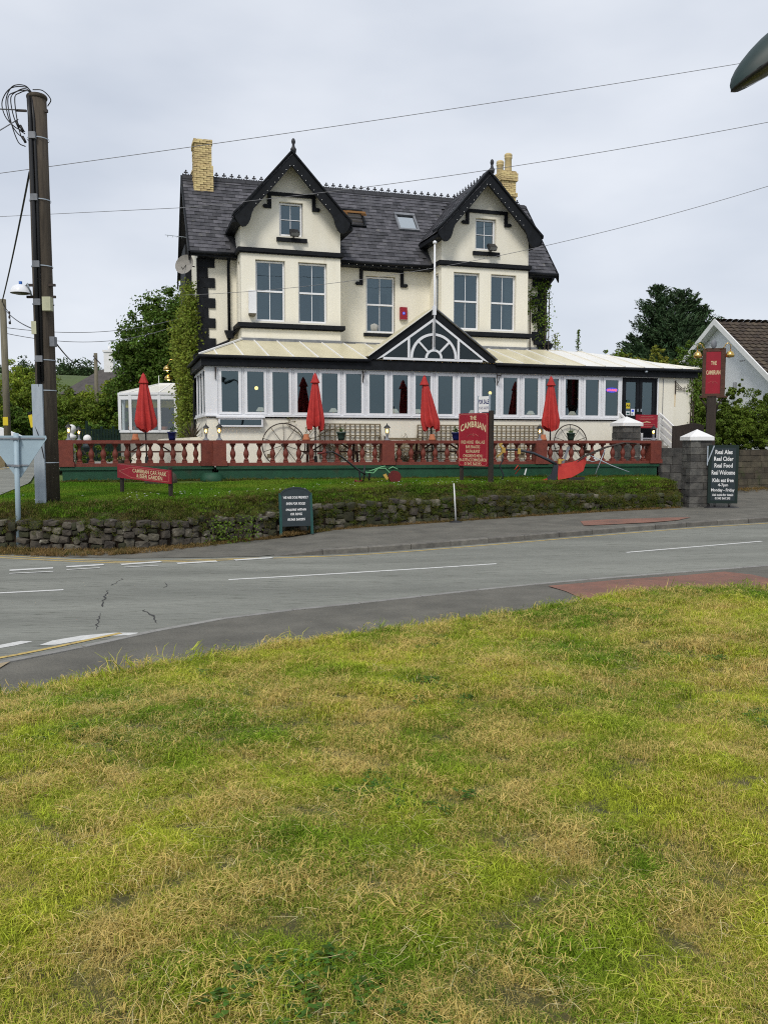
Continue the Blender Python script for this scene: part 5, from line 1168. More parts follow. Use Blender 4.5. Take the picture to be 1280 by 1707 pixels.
def umbrella(x, y, label, top, bot, lean=(0, 0), seed=1, wd=1.0):
    r_ = root('parasol', label, 'umbrella', (x, y, TZ), 0, 'closed red umbrellas on the terrace'); rr = random.Random(seed)
    T, Bz = top - TZ, bot - TZ; h = T - Bz; nf = 8; ph = rr.uniform(0, 6)
    def fold(a_, k, z): 
        t = (T - z) / h; return 1 + (.06 + .22 * t) * math.cos(nf * a_ + ph + .8 * math.sin(3 * t)) + .10 * t * math.cos(3 * a_ + ph) + .03 * math.cos(17 * a_ + 5 * t + ph)
    prof = []
    for k in range(17):
        t = k / 16; prof.append((wd * (.035 + .245 * t ** .72 if t < .86 else .035 + .245 * .86 ** .72 - (t - .86) * .25), T - .05 - (h - .05) * t))
    m = MB(); n = 64; vs = []
    for k, (rad, z) in enumerate(prof):
        t = k / 16
        for i in range(n):
            a_ = 2 * math.pi * i / n; f = fold(a_, k, z); drop = (.035 * math.cos(nf * a_ + ph) + .07 * math.cos(2 * a_ + ph * 2)) * max(0, (t - .75) * 4) ** 1.5
            vs.append((rad * f * math.cos(a_) + lean[0] * t * h, rad * f * math.sin(a_) + lean[1] * t, z + drop))
    fs = [(k * n + i, k * n + (i + 1) % n, (k + 1) * n + (i + 1) % n, (k + 1) * n + i) for k in range(16) for i in range(n)]
    m.add(vs, fs, True); m.build('canopy', M_umb, r_)
    m = MB(); m.lathe([(.025, T), (.05, T - .02), (.075, T - .10), (.13, T - .25), (.135, T - .27), (.10, T - .24)], 32, cap=False, fold=lambda a_, k, z: 1 + .12 * (k > 2) * math.cos(8 * a_ + ph)); m.build('top_flounce', M_umb, r_)
    MB().sphere((0, 0, T + .01), .03, 8, 5).build('knob', M_signred, r_); MB().tube([(lean[0] * (h + .8), 0, -.0), (lean[0] * .3, 0, T)], .022, 8).build('pole', M_darkmetal, r_)
    MB().lathe([(.24, 0), (.24, .05), (.06, .08), (.05, .3)], 14, (lean[0] * (h + .8), 0, 0)).build('base', M_darkmetal, r_)
umbrella(-7.02, 25.3, 'closed red umbrella on the left terrace, before the small white conservatory', 4.18, 2.58, (.02, 0), 2, 1.05)
umbrella(-2.05, 25.78, 'closed red umbrella beside the wagon wheel, second from the left', 4.22, 2.60, (0, 0), 4, .9)
umbrella(1.24, 26.6, 'closed red umbrella left of the red inn board, hanging askew', 4.21, 2.60, (.13, 0), 6, .95)
umbrella(5.32, 27.6, 'closed red umbrella beside the right wagon wheel, fourth from the left', 4.26, 2.62, (0, 0), 9, .95)

# pots
def pot(x, y, z, kind, label, plant=True, s=1.0):
    mt = {'blue': M_blue, 'green': M_gpot, 'terra': M_terra}[kind]
    r_ = root('plant_pot' if plant else 'upturned_pot', label, 'plant pot', (x, y, z), 0); r_.scale = (s, s, s)
    if plant:
        MB().lathe([(.085, 0), (.105, .08), (.13, .20), (.145, .21), (.145, .25), (.13, .25)], 16).build('pot', mt, r_); MB().lathe([(.128, .22), (.128, .235)], 16).build('soil', M_soil, r_)
        rs_ = np.random.RandomState(int(abs(x) * 97)); P = rs_.normal(0, 1, (46, 3)) * [.055, .055, .045] + [0, 0, .30]; link('leaves', leaves_mesh('leaves', P, rs_.normal(0, 1, (46, 3)) + [0, 0, 1], .06, M_leafy, rs_), r_)
        m = MB()
        for k in range(5): a_ = k * 1.3; m.tube([(0, 0, .23), (.05 * math.cos(a_), .05 * math.sin(a_), .33)], .006, 4)
        m.build('stems', M_leafy, r_)
    else: MB().lathe([(.115, 0), (.115, .045), (.10, .05), (.07, .19), (.065, .19)], 14).build('pot', mt, r_)
TT = TZ + .772
pot(-7.28, 25.25, TT, 'terra', 'upturned terracotta pot on the left picnic table', False, 1.0)
pot(-6.25, 25.42, TT, 'blue', 'blue pot with a small plant on the left picnic table')
pot(-2.32, 25.72, TT, 'terra', 'upturned terracotta pot beside the second umbrella', False)
pot(-1.28, 25.82, TT, 'green', 'green pot with a small plant on the second picnic table')
pot(1.48, 26.5, TT, 'terra', 'upturned terracotta pot at the foot of the third umbrella', False)
pot(2.22, 26.62, TT, 'blue', 'dark blue pot beside the red inn board')
pot(5.08, 27.5, TT, 'terra', 'upturned terracotta pot left of the fourth umbrella', False)
pot(6.0, 27.7, TT, 'green', 'green pot with a plant before the right wagon wheel')
r_ = root('flower_tub', 'stone tub of faded yellow flowers on the terrace floor, left', 'flower tub', (-7.6, 25.2, TZ), 0); MB().lathe([(.16, 0), (.22, .18), (.24, .2)], 12).build('tub', M_bblock, r_)
rs_ = np.random.RandomState(8); link('flowers', leaves_mesh('flowers', rs_.normal(0, 1, (120, 3)) * [.17, .1, .03] + [0, 0, .24], rs_.normal(0, 1, (120, 3)) + [0, 0, 1], .06, pmat('faded_yellow_flowers', (.35, .28, .08), (.12, .14, .03), rough=.8, tint=.3), rs_), r_)

# wagon wheels leaning against the wall
def wheel(u, z, rad, label):
    r_ = root('wagon_wheel', label, 'wheel', W(u, -.10, z - rad), TH, 'old iron wagon wheels against the lounge wall'); n = 40
    MB().tube([(rad * math.cos(2 * math.pi * k / n), -.06 * (1 - math.sin(2 * math.pi * k / n)) + .0, rad + rad * math.sin(2 * math.pi * k / n)) for k in range(n)], .018, 6, True).build('rim', M_iron, r_)
    MB().prism([(.07 * math.cos(k * .785), rad + .07 * math.sin(k * .785)) for k in range(8)], -.12, 0).build('hub', M_iron, r_)
    for k in range(10): a_ = k * math.pi / 5 + math.pi / 2; MB().tube([(0, -.06, rad), (rad * math.cos(a_), -.06 * (1 - math.sin(a_)), rad + rad * math.sin(a_))], .010, 5).build('spoke', M_iron, r_)
wheel(2.27, 2.11, .66, 'wagon wheel against the cream wall at the left, beside the second umbrella'); wheel(12.05, 2.17, .62, 'wagon wheel against the cream wall at the right, beside the fourth umbrella')
# trellises
def trellis(u0, u1, z0, z1, label, p=.158):
    r_ = root('trellis', label, 'trellis', W(u0, -.03, z0), TH, 'square wooden trellises on the lounge wall'); L = u1 - u0; H = z1 - z0
    n = int(L / p); k = int(H / p)
    for i in range(n + 1): x = L * i / n; MB().box(x - .018, x + .018, -.022, -.004, 0, H).build('upright_slat', M_trell, r_)
    for i in range(k + 1): z = H * i / k; MB().box(-.02, L + .02, -.040, -.023, z - .018, z + .018).build('cross_slat', M_trell, r_)
trellis(3.42, 5.36, 1.70, 2.76, 'square trellis on the cream wall behind the second picnic table'); trellis(6.62, 8.55, 1.68, 2.74, 'square trellis on the cream wall half hidden by the red inn board'); trellis(8.72, 11.05, 1.68, 2.74, 'square trellis on the cream wall between the inn board and the right wheel')
# bare climbing rose stems
def climber(u0, z0, u1, z1, n, seed, label, sp):
    r_ = random.Random(seed); m = MB()
    for k in range(n):
        u, z = u0 + r_.uniform(-.08, .08), z0; P = [(u, -.06, z)]; a_ = math.pi / 2 + r_.uniform(-sp, sp)
        for j in range(r_.randint(5, 10)):
            a_ += r_.uniform(-.45, .45) - .12 * math.sin(a_ - math.pi / 2); u += .14 * math.cos(a_); z += .12 * math.sin(a_)
            if z > 2.93: z = 2.93; a_ = r_.choice([.1, 3.0])
            P.append((u, -.05 - r_.uniform(0, .05), z))
        m.tube(P, [.014 * (1 - .7 * i / len(P)) for i in range(len(P))], 4)
        if r_.random() < .7:
            q = P[len(P) // 2]; m.tube([q, (q[0] + r_.uniform(-.2, .2), q[1], min(q[2] + .15, 2.93)), (q[0] + r_.uniform(-.35, .35), q[1], min(q[2] + .2, 2.93))], .008, 4)
    m.v = [(a - u0, b, c - z0) for a, b, c in m.v]
    o = root('climbing_rose', label, 'climber', W(u0, 0, z0), TH); m.build('stems', M_dead, o)
    rs_ = np.random.RandomState(seed); V = np.array(m.v); P = V[rs_.randint(0, len(V), 90)] + rs_.normal(0, .02, (90, 3)); link('leaves', leaves_mesh('leaves', P, np.tile([0., -1, .3], (90, 1)), .045, M_dryleaf, rs_), o)
M_dryleaf = pmat('sparse_rose_leaves', (.18, .16, .06), (.10, .12, .03), rough=.8, tint=.3, scale=9)
climber(5.75, 1.5, 0, 0, 30, 3, 'bare climbing rose on the wall right of the first trellis', 1.1); climber(6.35, 1.5, 0, 0, 22, 9, 'bare climbing rose on the wall under the third umbrella', 1.0); climber(4.0, 1.6, 0, 0, 8, 12, 'thin bare climber creeping over the first trellis', 1.2); climber(2.9, 2.3, 0, 0, 4, 15, 'wisp of bare climber above the left wagon wheel', 1.1)
for u in (1.78, 3.9, 7.1, 10.2): MB().box(u, u + .22, -.012, .0, 1.72, 1.84).build('air_brick', M_trell, lounge)
# cast iron bench
b = root('garden_bench', 'old slatted bench with cast iron ends before the climbing rose', 'bench', W(6.0, -.75, TZ), TH)
for k in range(5): MB().box(-.62, .62, -.22 + k * .085, -.15 + k * .085, .42, .445).build('seat_slat', M_trell, b)
for k in range(4): MB().box(-.62, .62, .21 + k * .012, .235 + k * .012, .52 + k * .09, .585 + k * .09).build('back_slat', M_trell, b)
for s_ in (-.62, .62):
    m = MB(); m.tube([(s_, -.26, 0), (s_, -.20, .22), (s_, -.24, .42), (s_, .18, .42), (s_, .22, .2), (s_, .27, 0)], .022, 6); m.tube([(s_, .18, .42), (s_, .26, .9)], .022, 6); m.tube([(s_, -.24, .42), (s_, -.24, .62), (s_, .0, .66), (s_, .22, .62)], .02, 6); m.build('iron_end', M_iron, b)

# ================================================================ SIGNS
def signroot(name, label, cat, pl, pr, z, **k):
    (x0, y0), (x1, y1) = pl, pr; return root(name, label, cat, ((x0 + x1) / 2, (y0 + y1) / 2, z), math.atan2(y1 - y0, x1 - x0), **k), math.hypot(x1 - x0, y1 - y0)
def rim(m, w_, z0, z1, t=.012, y=-.033, ins=.025):
    a0, a1 = -w_ / 2 + ins, w_ / 2 - ins; b0, b1 = z0 + ins, z1 - ins; c = .05
    for p, q in (((a0 + c, b1), (a1 - c, b1)), ((a0 + c, b0), (a1 - c, b0)), ((a0, b0 + c), (a0, b1 - c)), ((a1, b0 + c), (a1, b1 - c)), ((a0, b1 - c), (a0 + c, b1)), ((a1 - c, b1), (a1, b1 - c)), ((a0, b0 + c), (a0 + c, b0)), ((a1 - c, b0), (a1, b0 + c))):
        m.bar((p[0], y, p[1]), (q[0], y, q[1]), t, .004, up=(0, 1, 0))
    return m
def ornament(par, z, w_, y, mt, name='ornament'):
    m = MB()
    for s_ in (-1, 1): m.tube([(s_ * w_ * t, y, z + w_ * .08 * math.sin(t * 9)) for t in (.08, .14, .2, .26, .32, .38, .44, .5)], w_ * .014, 4)
    m.tube([(0, y, z - w_ * .06), (-w_ * .04, y, z + w_ * .04), (0, y, z + w_ * .16), (w_ * .05, y, z + w_ * .04), (w_ * .1, y, z - w_ * .05), (-w_ * .02, y, z - w_ * .07)], w_ * .014, 4); m.build(name, mt, par)

g0 = 1.03
s, wd = signroot('inn_board', 'tall red board lettered The Cambrian on the lawn, with dark posts', 'sign', (2.13, 24.35), (2.86, 23.62), g0)
zb, zt = .50, 1.97
MB().box(-wd / 2, wd / 2, -.03, .01, zb, zt).build('panel', M_signred, s); rim(MB(), wd, zb, zt).build('border_line', M_signpink, s)
MB().box(wd / 2 - .01, wd / 2 + .10, .012, .11, -.22, zt + .06).build('post', M_dkwood, s); MB().box(-wd / 2 + .01, -wd / 2 + .09, .012, .09, -.05, zt - .1).build('post', M_dkwood, s)
text('THE', M_signcream, s, w=.23, h=.115, z=1.84, y=-.034, bold=.012); text('CAMBRIAN', M_signcream, s, w=.90, h=.165, z=1.60, y=-.034, arch=.13, bold=.02)
ornament(s, 1.36, .4, -.034, M_signpink)
for t, w_, z in (('FREE HOUSE   REAL ALE', .84, 1.17), ('BAR SNACKS', .50, 1.04), ('RESTAURANT', .50, .915), ("CHILDREN'S MENU", .70, .79), ('EN-SUITE ACCOMMODATION', .96, .675), ('01545 560295', .60, .565)): text(t, M_signcream, s, w=w_, h=.085, z=z, y=-.034, bold=.006)
f, wd2 = signroot('for_sale_board', 'small white FOR SALE board fixed above the red inn board', 'sign', (2.62, 24.0), (2.90, 23.72), 3.06)
MB().box(-wd2 / 2, wd2 / 2, -.02, .0, -.03, .40).build('panel', M_white, f); MB().box(-wd2 / 2 - .01, -wd2 / 2 + .02, -.03, .02, -.1, .42).build('edge_post', M_galv, f); MB().box(wd2 / 2 - .01, wd2 / 2 + .02, -.03, .02, -.1, .45).build('edge_post', M_galv, f)
text('FOR SALE', M_signnavy if 'M_signnavy' in globals() else pmat('navy_lettering', (.03, .04, .16), rough=.5), f, w=.36, h=.13, z=.25, y=-.023, bold=.03); text('01545 560295', MATS['navy_lettering'], f, w=.34, h=.075, z=.08, y=-.023)

s, wd = signroot('car_park_sign', 'low red arrow board reading Cambrian Car Park and Beer Garden on the left lawn', 'sign', (-6.25, 20.2), (-4.70, 18.95), .92)
z0 = .40; sh = -.045   # the board hangs slightly down to the right
m = MB(); m.add([(-wd / 2, -.02, .45), (wd / 2, -.02, .36), (wd / 2, -.02, .66), (-wd / 2, -.02, .77), (-wd / 2, .02, .45), (wd / 2, .02, .36), (wd / 2, .02, .66), (-wd / 2, .02, .77)], [(0, 1, 2, 3), (7, 6, 5, 4), (0, 4, 5, 1), (1, 5, 6, 2), (2, 6, 7, 3), (3, 7, 4, 0)]); m.build('panel', M_signred, s)
zz = lambda x, t: (.45 - .09 * (x / wd + .5)) + t * (.32 - .02 * (x / wd + .5))
m = MB()
for (x0, t0), (x1, t1) in (((-wd / 2 + .55, .88), (wd / 2 - .06, .88)), ((wd / 2 - .06, .88), (wd / 2 - .06, .12)), ((wd / 2 - .06, .12), (-wd / 2 + .55, .12)), ((-wd / 2 + .55, .12), (-wd / 2 + .06, .5)), ((-wd / 2 + .06, .5), (-wd / 2 + .55, .88))): m.bar((x0, -.022, zz(x0, t0)), (x1, -.022, zz(x1, t1)), .010, .003, up=(0, 1, 0))
m.build('border_line', M_signpink, s)
for t, w_, x, k in (('CAMBRIAN CAR PARK', 1.26, .24, .66), ('& BEER GARDEN', .96, .24, .32)):
    o = text(t, M_signcream, s, w=w_, h=.088, x=0, z=0, y=-.023, bold=.012); o.location = (x, 0, zz(x, k)); o.rotation_euler.y = math.atan(.10 / wd)
for x, b_ in ((-wd / 2 + .07, .0), (wd / 2 - .09, -.08)): MB().box(x - .035, x + .035, .022, .09, b_ - .04, .72).build('post', M_dkwood, s)

# arch topped blackboard
s, wd = signroot('blackboard_sign', 'arch topped A-board with white chalk writing, leaning by the stone wall', 'sign', (-2.33, 19.12), (-1.60, 19.36), .13)
s.rotation_euler.x = R(-7)
hw = wd / 2 - .06
for sx in (-1, 1): MB().bar((sx * (hw + .035), 0, 0), (sx * (hw + .025), 0, .93), .06, .045).build('leg', M_teal, s)
m = MB(); arc_ = [(hw * math.cos(math.pi * k / 14), .88 + .16 * math.sin(math.pi * k / 14)) for k in range(15)]
m.prism([(-hw, .18), (hw, .18)] + arc_, -.025, .0); m.build('panel', M_board, s)
m = MB()
for k in range(14): m.bar((arc_[k][0] * 1.03, -.012, arc_[k][1] + .01), (arc_[k + 1][0] * 1.03, -.012, arc_[k + 1][1] + .01), .035, .04, up=(0, 1, 0))
m.build('arch_rail', M_board, s)
for sx in (-1, 1): MB().bar((sx * hw, .42, 0), (sx * hw, .03, .9), .05, .03).build('rear_leg', M_teal, s)
for t, w_, z in (('WE ARE DOG FRIENDLY', .58, .83), ('EVEN FOR FOOD', .44, .69), ('ENQUIRE WITHIN', .46, .55), ('OR RING', .27, .455), ('01545 560295', .40, .335)): o = text(t, M_chalk, s, w=w_, h=.058, z=z, y=-.028, skew=.12, bold=.03); 

# swivel pavement board
s, wd = signroot('pavement_board', 'tall dark green swinging board reading Real Ales, beside the stone pillar', 'sign', (9.20, 24.45), (10.05, 24.35), .24)
wd = .82
MB().box(-wd / 2, wd / 2, -.03, .03, .22, 1.88).build('frame', pmat('bottle_green_frame', (.005, .018, .014), rough=.55), s); MB().box(-wd / 2 + .08, wd / 2 - .08, -.036, -.0301, .30, 1.80).build('panel', M_board, s)
q = MB().lathe([(.52, 0), (.54, .04), (.50, .09), (.46, .12)], 20).build('base', M_darkmetal, s); q.scale = (1, .5, 1)
for x in (-.2, .2): MB().tube([(x, 0, .1), (x, 0, .24)], .03, 6).build('spring', M_darkmetal, s)
MB().bar((-wd / 2 - .03, -.04, 1.40), (-wd / 2 + .14, -.04, 1.86), .03).build('clip_bar', M_galv, s); MB().box(-wd / 2 - .05, -wd / 2 - .02, -.05, -.02, 1.3, 1.85).build('clip_bar', M_galv, s)
for t, w_, h_, z in (('Real Ales', .47, .125, 1.68), ('Real Cider', .53, .125, 1.49), ('Real Food', .50, .125, 1.30), ('Real Welcome', .64, .125, 1.10), ('Kids eat free', .58, .11, .88), ('4-7pm', .28, .105, .735), ('Monday - Friday', .64, .11, .59), ('Ask inside for details', .58, .07, .465), ('01545 560 295', .42, .065, .365)): text(t, M_chalk, s, w=w_, h=h_, z=z, y=-.039, bold=.025)

# hanging inn sign on its post
px_, py_ = 9.85, 26.0
s = root('inn_sign', 'red The Cambrian sign in a brown frame on a tall post behind the stone pillar', 'sign', (px_, py_, .45), R(-14))
S0 = 2.2 - .45
MB().box(-.14, .12, -.09, .09, 0, S0 + 1.38).build('post', M_dkwood, s)
fz0, fz1 = S0 + 1.38, S0 + 2.72; hw = .27
m = MB(); m.box(-hw - .02, -hw + .07, -.07, .07, fz0, fz1 + .04); m.box(hw - .05, hw + .08, -.07, .07, fz0 + .0, fz1 + .07); m.box(-hw + .07, hw - .05, -.06, .06, fz1 - .02, fz1 + .08); m.box(-hw + .07, hw - .05, -.06, .06, fz0, fz0 + .07); m.box(-hw - .08, hw + .16, -.09, .09, fz0 - .05, fz0 - .002); m.build('frame', M_wood, s)
MB().box(-hw + .072, hw - .052, -.05, -.03, fz0 + .072, fz1 - .022).build('panel', M_signred, s)
text('THE', M_signcream, s, w=.16, h=.12, x=.02, z=fz0 + .98, y=-.053, bold=.015); text('CAMBRIAN', M_signcream, s, w=.40, h=.13, x=.01, z=fz0 + .70, y=-.053, bold=.015); ornament(s, fz0 + .40, .3, -.053, M_signpink)
for sx in (-1, 1): MB().tube([(sx * .12, 0, fz0 - .50), (sx * .16, 0, fz0 - .28), (sx * .32, 0, fz0 - .05)], .03, 6).build('brace', M_dkwood, s)
for sx in (-1, 1):
    m = MB(); o_ = sx * (hw + .03); m.tube([(o_ * .6, -.05, fz1 + .02), (o_, -.10, fz1 + .10), (o_ + sx * .03, -.12, fz1 + .18), (o_ + sx * .10, -.14, fz1 + .22), (o_ + sx * .17, -.16, fz1 + .14), (o_ + sx * .16, -.16, fz1 - .02)], .014, 6); l_ = m.build('lamp_arm', M_brass, s)
    MB().lathe([(.04, .0), (.09, -.04), (.125, -.12), (.12, -.18), (.05, -.20)], 14, (o_ + sx * .15, -.17, fz1 - .02)).build('lamp_shade', M_brass, s)
q = MB().lathe([(.09, 0), (.09, .02)], 12).build('reflector', M_lead, s); q.location = (0, -.05, fz1 + .2); q.rotation_euler = (R(90), 0, .3); q.scale.y = 1.5

# white marker post in a black foot
r_ = root('marker_post', 'thin white post in a black foot on the pavement, before the inn board', 'post', (1.80, 21.45, .17), 0); MB().tube([(0, 0, .04), (-.03, 0, .6), (-.055, 0, 1.0)], [.022, .02, .014], 6).build('pole', M_chalk, r_); MB().lathe([(.20, 0), (.19, .03), (.05, .07)], 14).build('base', M_darkmetal, r_)

# stone pillars with white caps
def pillar(x, y, z0, z1, w_, label, rot):
    r_ = root('stone_pillar', label, 'pillar', (x, y, z0), rot, 'stone gate pillars'); H = z1 - z0; n = max(int(round(H / .205)), 3); h = H / n; rr = random.Random(int(x * 10)); c = .004
    for k in range(n):
        z = h * k + c; t = h - 2 * c; a_ = w_ / 2; dd = .28
        spl = a_ * rr.uniform(-.35, .35)
        for x0, x1, y0, y1 in ((-a_, spl, -a_, -a_ + dd), (spl, a_, -a_, -a_ + dd), (a_ - dd, a_, -a_ + dd, a_), (-a_, -a_ + dd, -a_ + dd, a_)):
            j = rr.uniform(-.012, .012); m = MB(); e = .012
            m.box(x0 + .004 + j * (x0 == -a_), x1 - .004 + j * (x1 == a_), y0 + .004 + (j if y0 == -a_ else 0), y1 - .004, z, z + t); m.build('block', M_block, r_)
    MB().box(-w_ / 2 + .02, w_ / 2 - .02, -w_ / 2 + .02, w_ / 2 - .02, 0, H).build('mortar_core', M_soil, r_)
    q = w_ / 2 + .05; m = MB(); m.box(-q, q, -q, q, H, H + .10); m.add([(-q, -q, H + .102), (q, -q, H + .102), (q, q, H + .102), (-q, q, H + .102), (0, 0, H + .32)], [(0, 1, 4), (1, 2, 4), (2, 3, 4), (3, 0, 4)]); m.build('cap', M_white, r_)
pillar(9.02, 24.85, .24, 2.25, .61, 'dark stone pillar with white pyramid cap where the pavement wall ends', R(4)); pillar(7.95, 28.3, 1.3, 2.72, .66, 'stone pillar with white pyramid cap behind the right end of the balustrade', R(17))

# retaining walls beside the steps and along the drive
def blockwall(name, label, P, z0, z1, mat, bw_=.42, bh=.21, seed=1, cat='wall', thick=.3):
    (x0, y0), (x1, y1) = P; L = math.hypot(x1 - x0, y1 - y0); a_ = math.atan2(y1 - y0, x1 - x0); r_ = root(name, label, cat, (x0, y0, z0), a_); rr = random.Random(seed); H = z1 - z0; n = int(round(H / bh)); bh = H / n
    MB().box(0, L, .03, thick, -.1, H - .01).build('mortar_core', M_soil, r_)
    for k in range(n):
        x = -rr.uniform(0, bw_)
        while x < L:
            w_ = bw_ * rr.uniform(.75, 1.25); p, q = max(x, 0), min(x + w_, L)
            if q - p > .06: MB().box(p + .006, q - .006, rr.uniform(-.015, .012), .10, bh * k + .005, bh * (k + 1) - .005).build('block', mat, r_)
            x += w_
blockwall('terrace_wall', 'grey stone retaining wall between the balustrade and the roadside pillar', ((8.72, 27.35), (9.75, 27.5)), .7, 2.02, M_block, .45, .26, 3)
blockwall('drive_wall', 'brown block wall along the drive under the hedge, right of the pillar', ((10.4, 28.6), (17.5, 30.6)), .55, 1.95, M_bblock, .45, .2, 6)
bp = root('board_screen', 'dark brown board screen beside the entrance railing', 'fence', (9.32, 27.75, 1.3), R(10))
m = MB(); m.prism([(0, .55), (1.05, .55), (1.05, 1.45), (.72, 1.52), (0, 1.40)], 0, .06); m.build('panel', M_dkwood, bp); MB().box(-.05, .05, -.03, .02, -.1, 1.42).build('post', M_dkwood, bp)

# ================================================================ FARM IMPLEMENTS
p = root('seed_plough', 'small old hand plough, black handles with pale green frame, on the lawn left of centre', 'plough', (-1.0, 23.4, 1.10), R(8))
for y in (-.16, .12): MB().tube([(-.62, y, .82), (-.40, y, .84), (-.15, y, .70), (.35, y * .5, .30), (.50, 0, .22)], .022, 6).build('handle', M_darkmetal, p); MB().tube([(-.80, y, .79), (-.60, y, .82)], .026, 6).build('grip', M_ply_dred, p)
m = MB(); m.tube([(.32, 0, .36), (.36, 0, .0)], .025, 5); m.tube([(.48, 0, .46), (.44, 0, .02)], .02, 5); m.tube([(.62, .05, .34), (.60, .05, .05)], .03, 5); m.build('tine', M_darkmetal, p)
m = MB(); m.tube([(.50, 0, .28), (.72, 0, .25), (.85, 0, .38), (1.05, 0, .38), (1.16, 0, .26), (1.35, 0, .24), (1.38, 0, .36), (1.25, 0, .42), (1.13, 0, .36)], .020, 6); m.tube([(.60, 0, .30), (.95, 0, .42), (1.05, 0, .44)], .022, 5); m.tube([(.72, 0, .25), (.80, 0, .38)], .014, 5); m.build('frame', M_ply_green, p)
m = MB(); m.prism([(1.30 + .17 * math.cos(k * math.pi / 8), .15 + .17 * math.sin(k * math.pi / 8)) for k in range(16)], -.10, .10); m.build('drum', M_ply_dred, p); MB().prism([(.98, .20), (1.08, .06), (1.13, .12), (1.06, .24)], -.03, .03).build('share', M_ply_gold, p); MB().tube([(.2, 0, .06), (.3, -.02, .01), (.4, 0, .05)], .035, 6).build('skid', M_ply_dred, p)

p = root('plough', 'horse plough with a big red mouldboard and gilded fittings, on the lawn at right', 'plough', (4.6, 24.75, 1.06), R(6))
m = MB(); vs = []; 
prof = [(0, .02, .03), (.16, .0, .22), (.40, .02, .50), (.85, .10, .56), (1.25, .26, .66), (1.38, .34, .72)]
low = [(0, .0, .0), (.10, -.02, .0), (.42, -.02, .05), (.85, .05, .12), (1.25, .22, .30), (1.38, .34, .58)]
for (a_, b_, c_), (d_, e_, f_) in zip(prof[2:], low[2:]): vs += [(a_, b_, c_), (d_, e_, f_), (a_, b_ + .02, c_), (d_, e_ + .02, f_)]
fs = []
for k in range(3): o = 4 * k; fs += [(o, o + 1, o + 5, o + 4), (o + 2, o + 6, o + 7, o + 3), (o, o + 4, o + 6, o + 2), (o + 1, o + 3, o + 7, o + 5)]
m.add(vs, fs + [(0, 2, 3, 1), (12, 13, 15, 14)]); m.build('mouldboard', M_ply_red, p)
MB().prism([(-.22, .0), (.12, .10), (.14, .02)], -.03, .03).build('share', M_ply_red, p); MB().prism([(.10, .03), (.38, .05), (.42, .50), (.30, .52), (.22, .22), (.10, .12)], -.035, .035).build('frog', M_ply_dk, p)
MB().tube([(.36, 0, .50), (.15, 0, .62), (-.30, 0, .82), (-.80, 0, .92), (-1.20, 0, .92)], [.05, .045, .04, .035, .03], 6).build('beam', M_ply_dk, p)
m = MB(); m.box(-1.24, -1.14, -.04, .04, .84, .98); m.bar((-1.2, 0, .95), (-1.32, 0, 1.08), .05); m.bar((-1.2, 0, .86), (-1.38, 0, .72), .05); m.bar((-1.32, 0, 1.08), (-1.22, 0, 1.10), .04); m.box(-.78, -.70, -.05, .05, .80, .96); m.box(.42, .50, -.04, .04, .52, .66); m.bar((.46, 0, .60), (.60, 0, .64), .035); m.build('fitting', M_ply_gold, p)
m = MB(); m.tube([(-1.20, 0, .86), (-1.22, 0, .60), (-1.30, 0, .45), (-1.18, 0, .20), (-1.24, 0, .02)], .02, 5); m.build('draught_chain', M_ply_dk, p); m = MB(); m.tube([(-.86, 0, .34), (-.76, 0, .48), (-.70, 0, .40), (-.84, 0, .22)], .016, 5); m.build('hook', M_ply_red, p); MB().bar((-.55, .05, .2), (-.50, .05, .38), .03).build('tag', M_chalk, p)
for y in (.1, .3): MB().tube([(.7, y, .35), (1.3, y + .15, .72), (2.0, y + .3, .98), (2.6, y + .4, 1.12), (2.95, y + .4, 1.10)], .018, 6).build('handle', M_iron, p)
m = MB(); m.tube([(1.35, .3, .65), (1.55, .35, .56), (1.75, .35, .60), (1.6, .35, .66)], .014, 5); m.tube([(1.5, .35, .75), (2.2, .5, .45), (2.75, .5, .25)], .015, 5); m.tube([(2.0, .5, .92), (1.7, .45, .2)], .015, 5); m.build('stay_rod', M_galv, p)
MB().bar((.62, .25, .45), (.82, .3, 1.0), .09, .03).build('coulter', M_lead, p); MB().box(.75, 1.25, .05, .25, .0, .12).build('foot', M_darkmetal, p)

# ================================================================ POLES, WIRES, LAMPS
pl = root('utility_pole', 'big brown telegraph pole with cables and a grey cover, on the lawn left', 'pole', (-7.12, 18.25, .85), 0)
MB().lathe([(.215, 0), (.205, 3), (.195, 6), (.185, 8.40)], 20).build('shaft', M_pole, pl)
MB().box(-.20, .02, -.265, -.185, .0, 2.55).build('cable_cover', M_cover, pl)
MB().tube([(-.05, -.225, 2.5), (-.05, -.22, 6.0), (-.07, -.215, 7.9), (-.10, -.18, 8.36)], .042, 8).build('cable', M_cable, pl); MB().tube([(.02, -.215, 2.6), (.02, -.205, 6.6), (.0, -.20, 7.9), (-.04, -.15, 8.4)], .028, 8).build('cable', M_cable, pl)
for z in (.91, 2.42, 3.05, 4.21, 4.98, 6.32, 7.55):
    MB().lathe([(.216, z), (.216, z + .02)], 20, cap=False).build('strap', M_galv, pl)
    if z > 3: MB().box(-.10, .04, -.27, -.19, z - .04, z + .09).build('clamp', M_lead, pl)
for z in (4.60, 4.36): MB().bar((-.30, -.1, z), (.30, -.1, z), .05).build('bolt', M_iron, pl)
M_cplas = pmat('cream_plastic', (.50, .50, .34), rough=.5)
MB().box(.10, .27, -.33, -.18, 4.05, 4.33).build('junction_box', M_cplas, pl); MB().box(-.16, -.06, -.27, -.19, 3.58, 3.84).build('junction_box', M_cplas, pl); MB().box(.20, .30, -.25, -.10, 3.33, 3.53).build('junction_box', M_lead, pl)
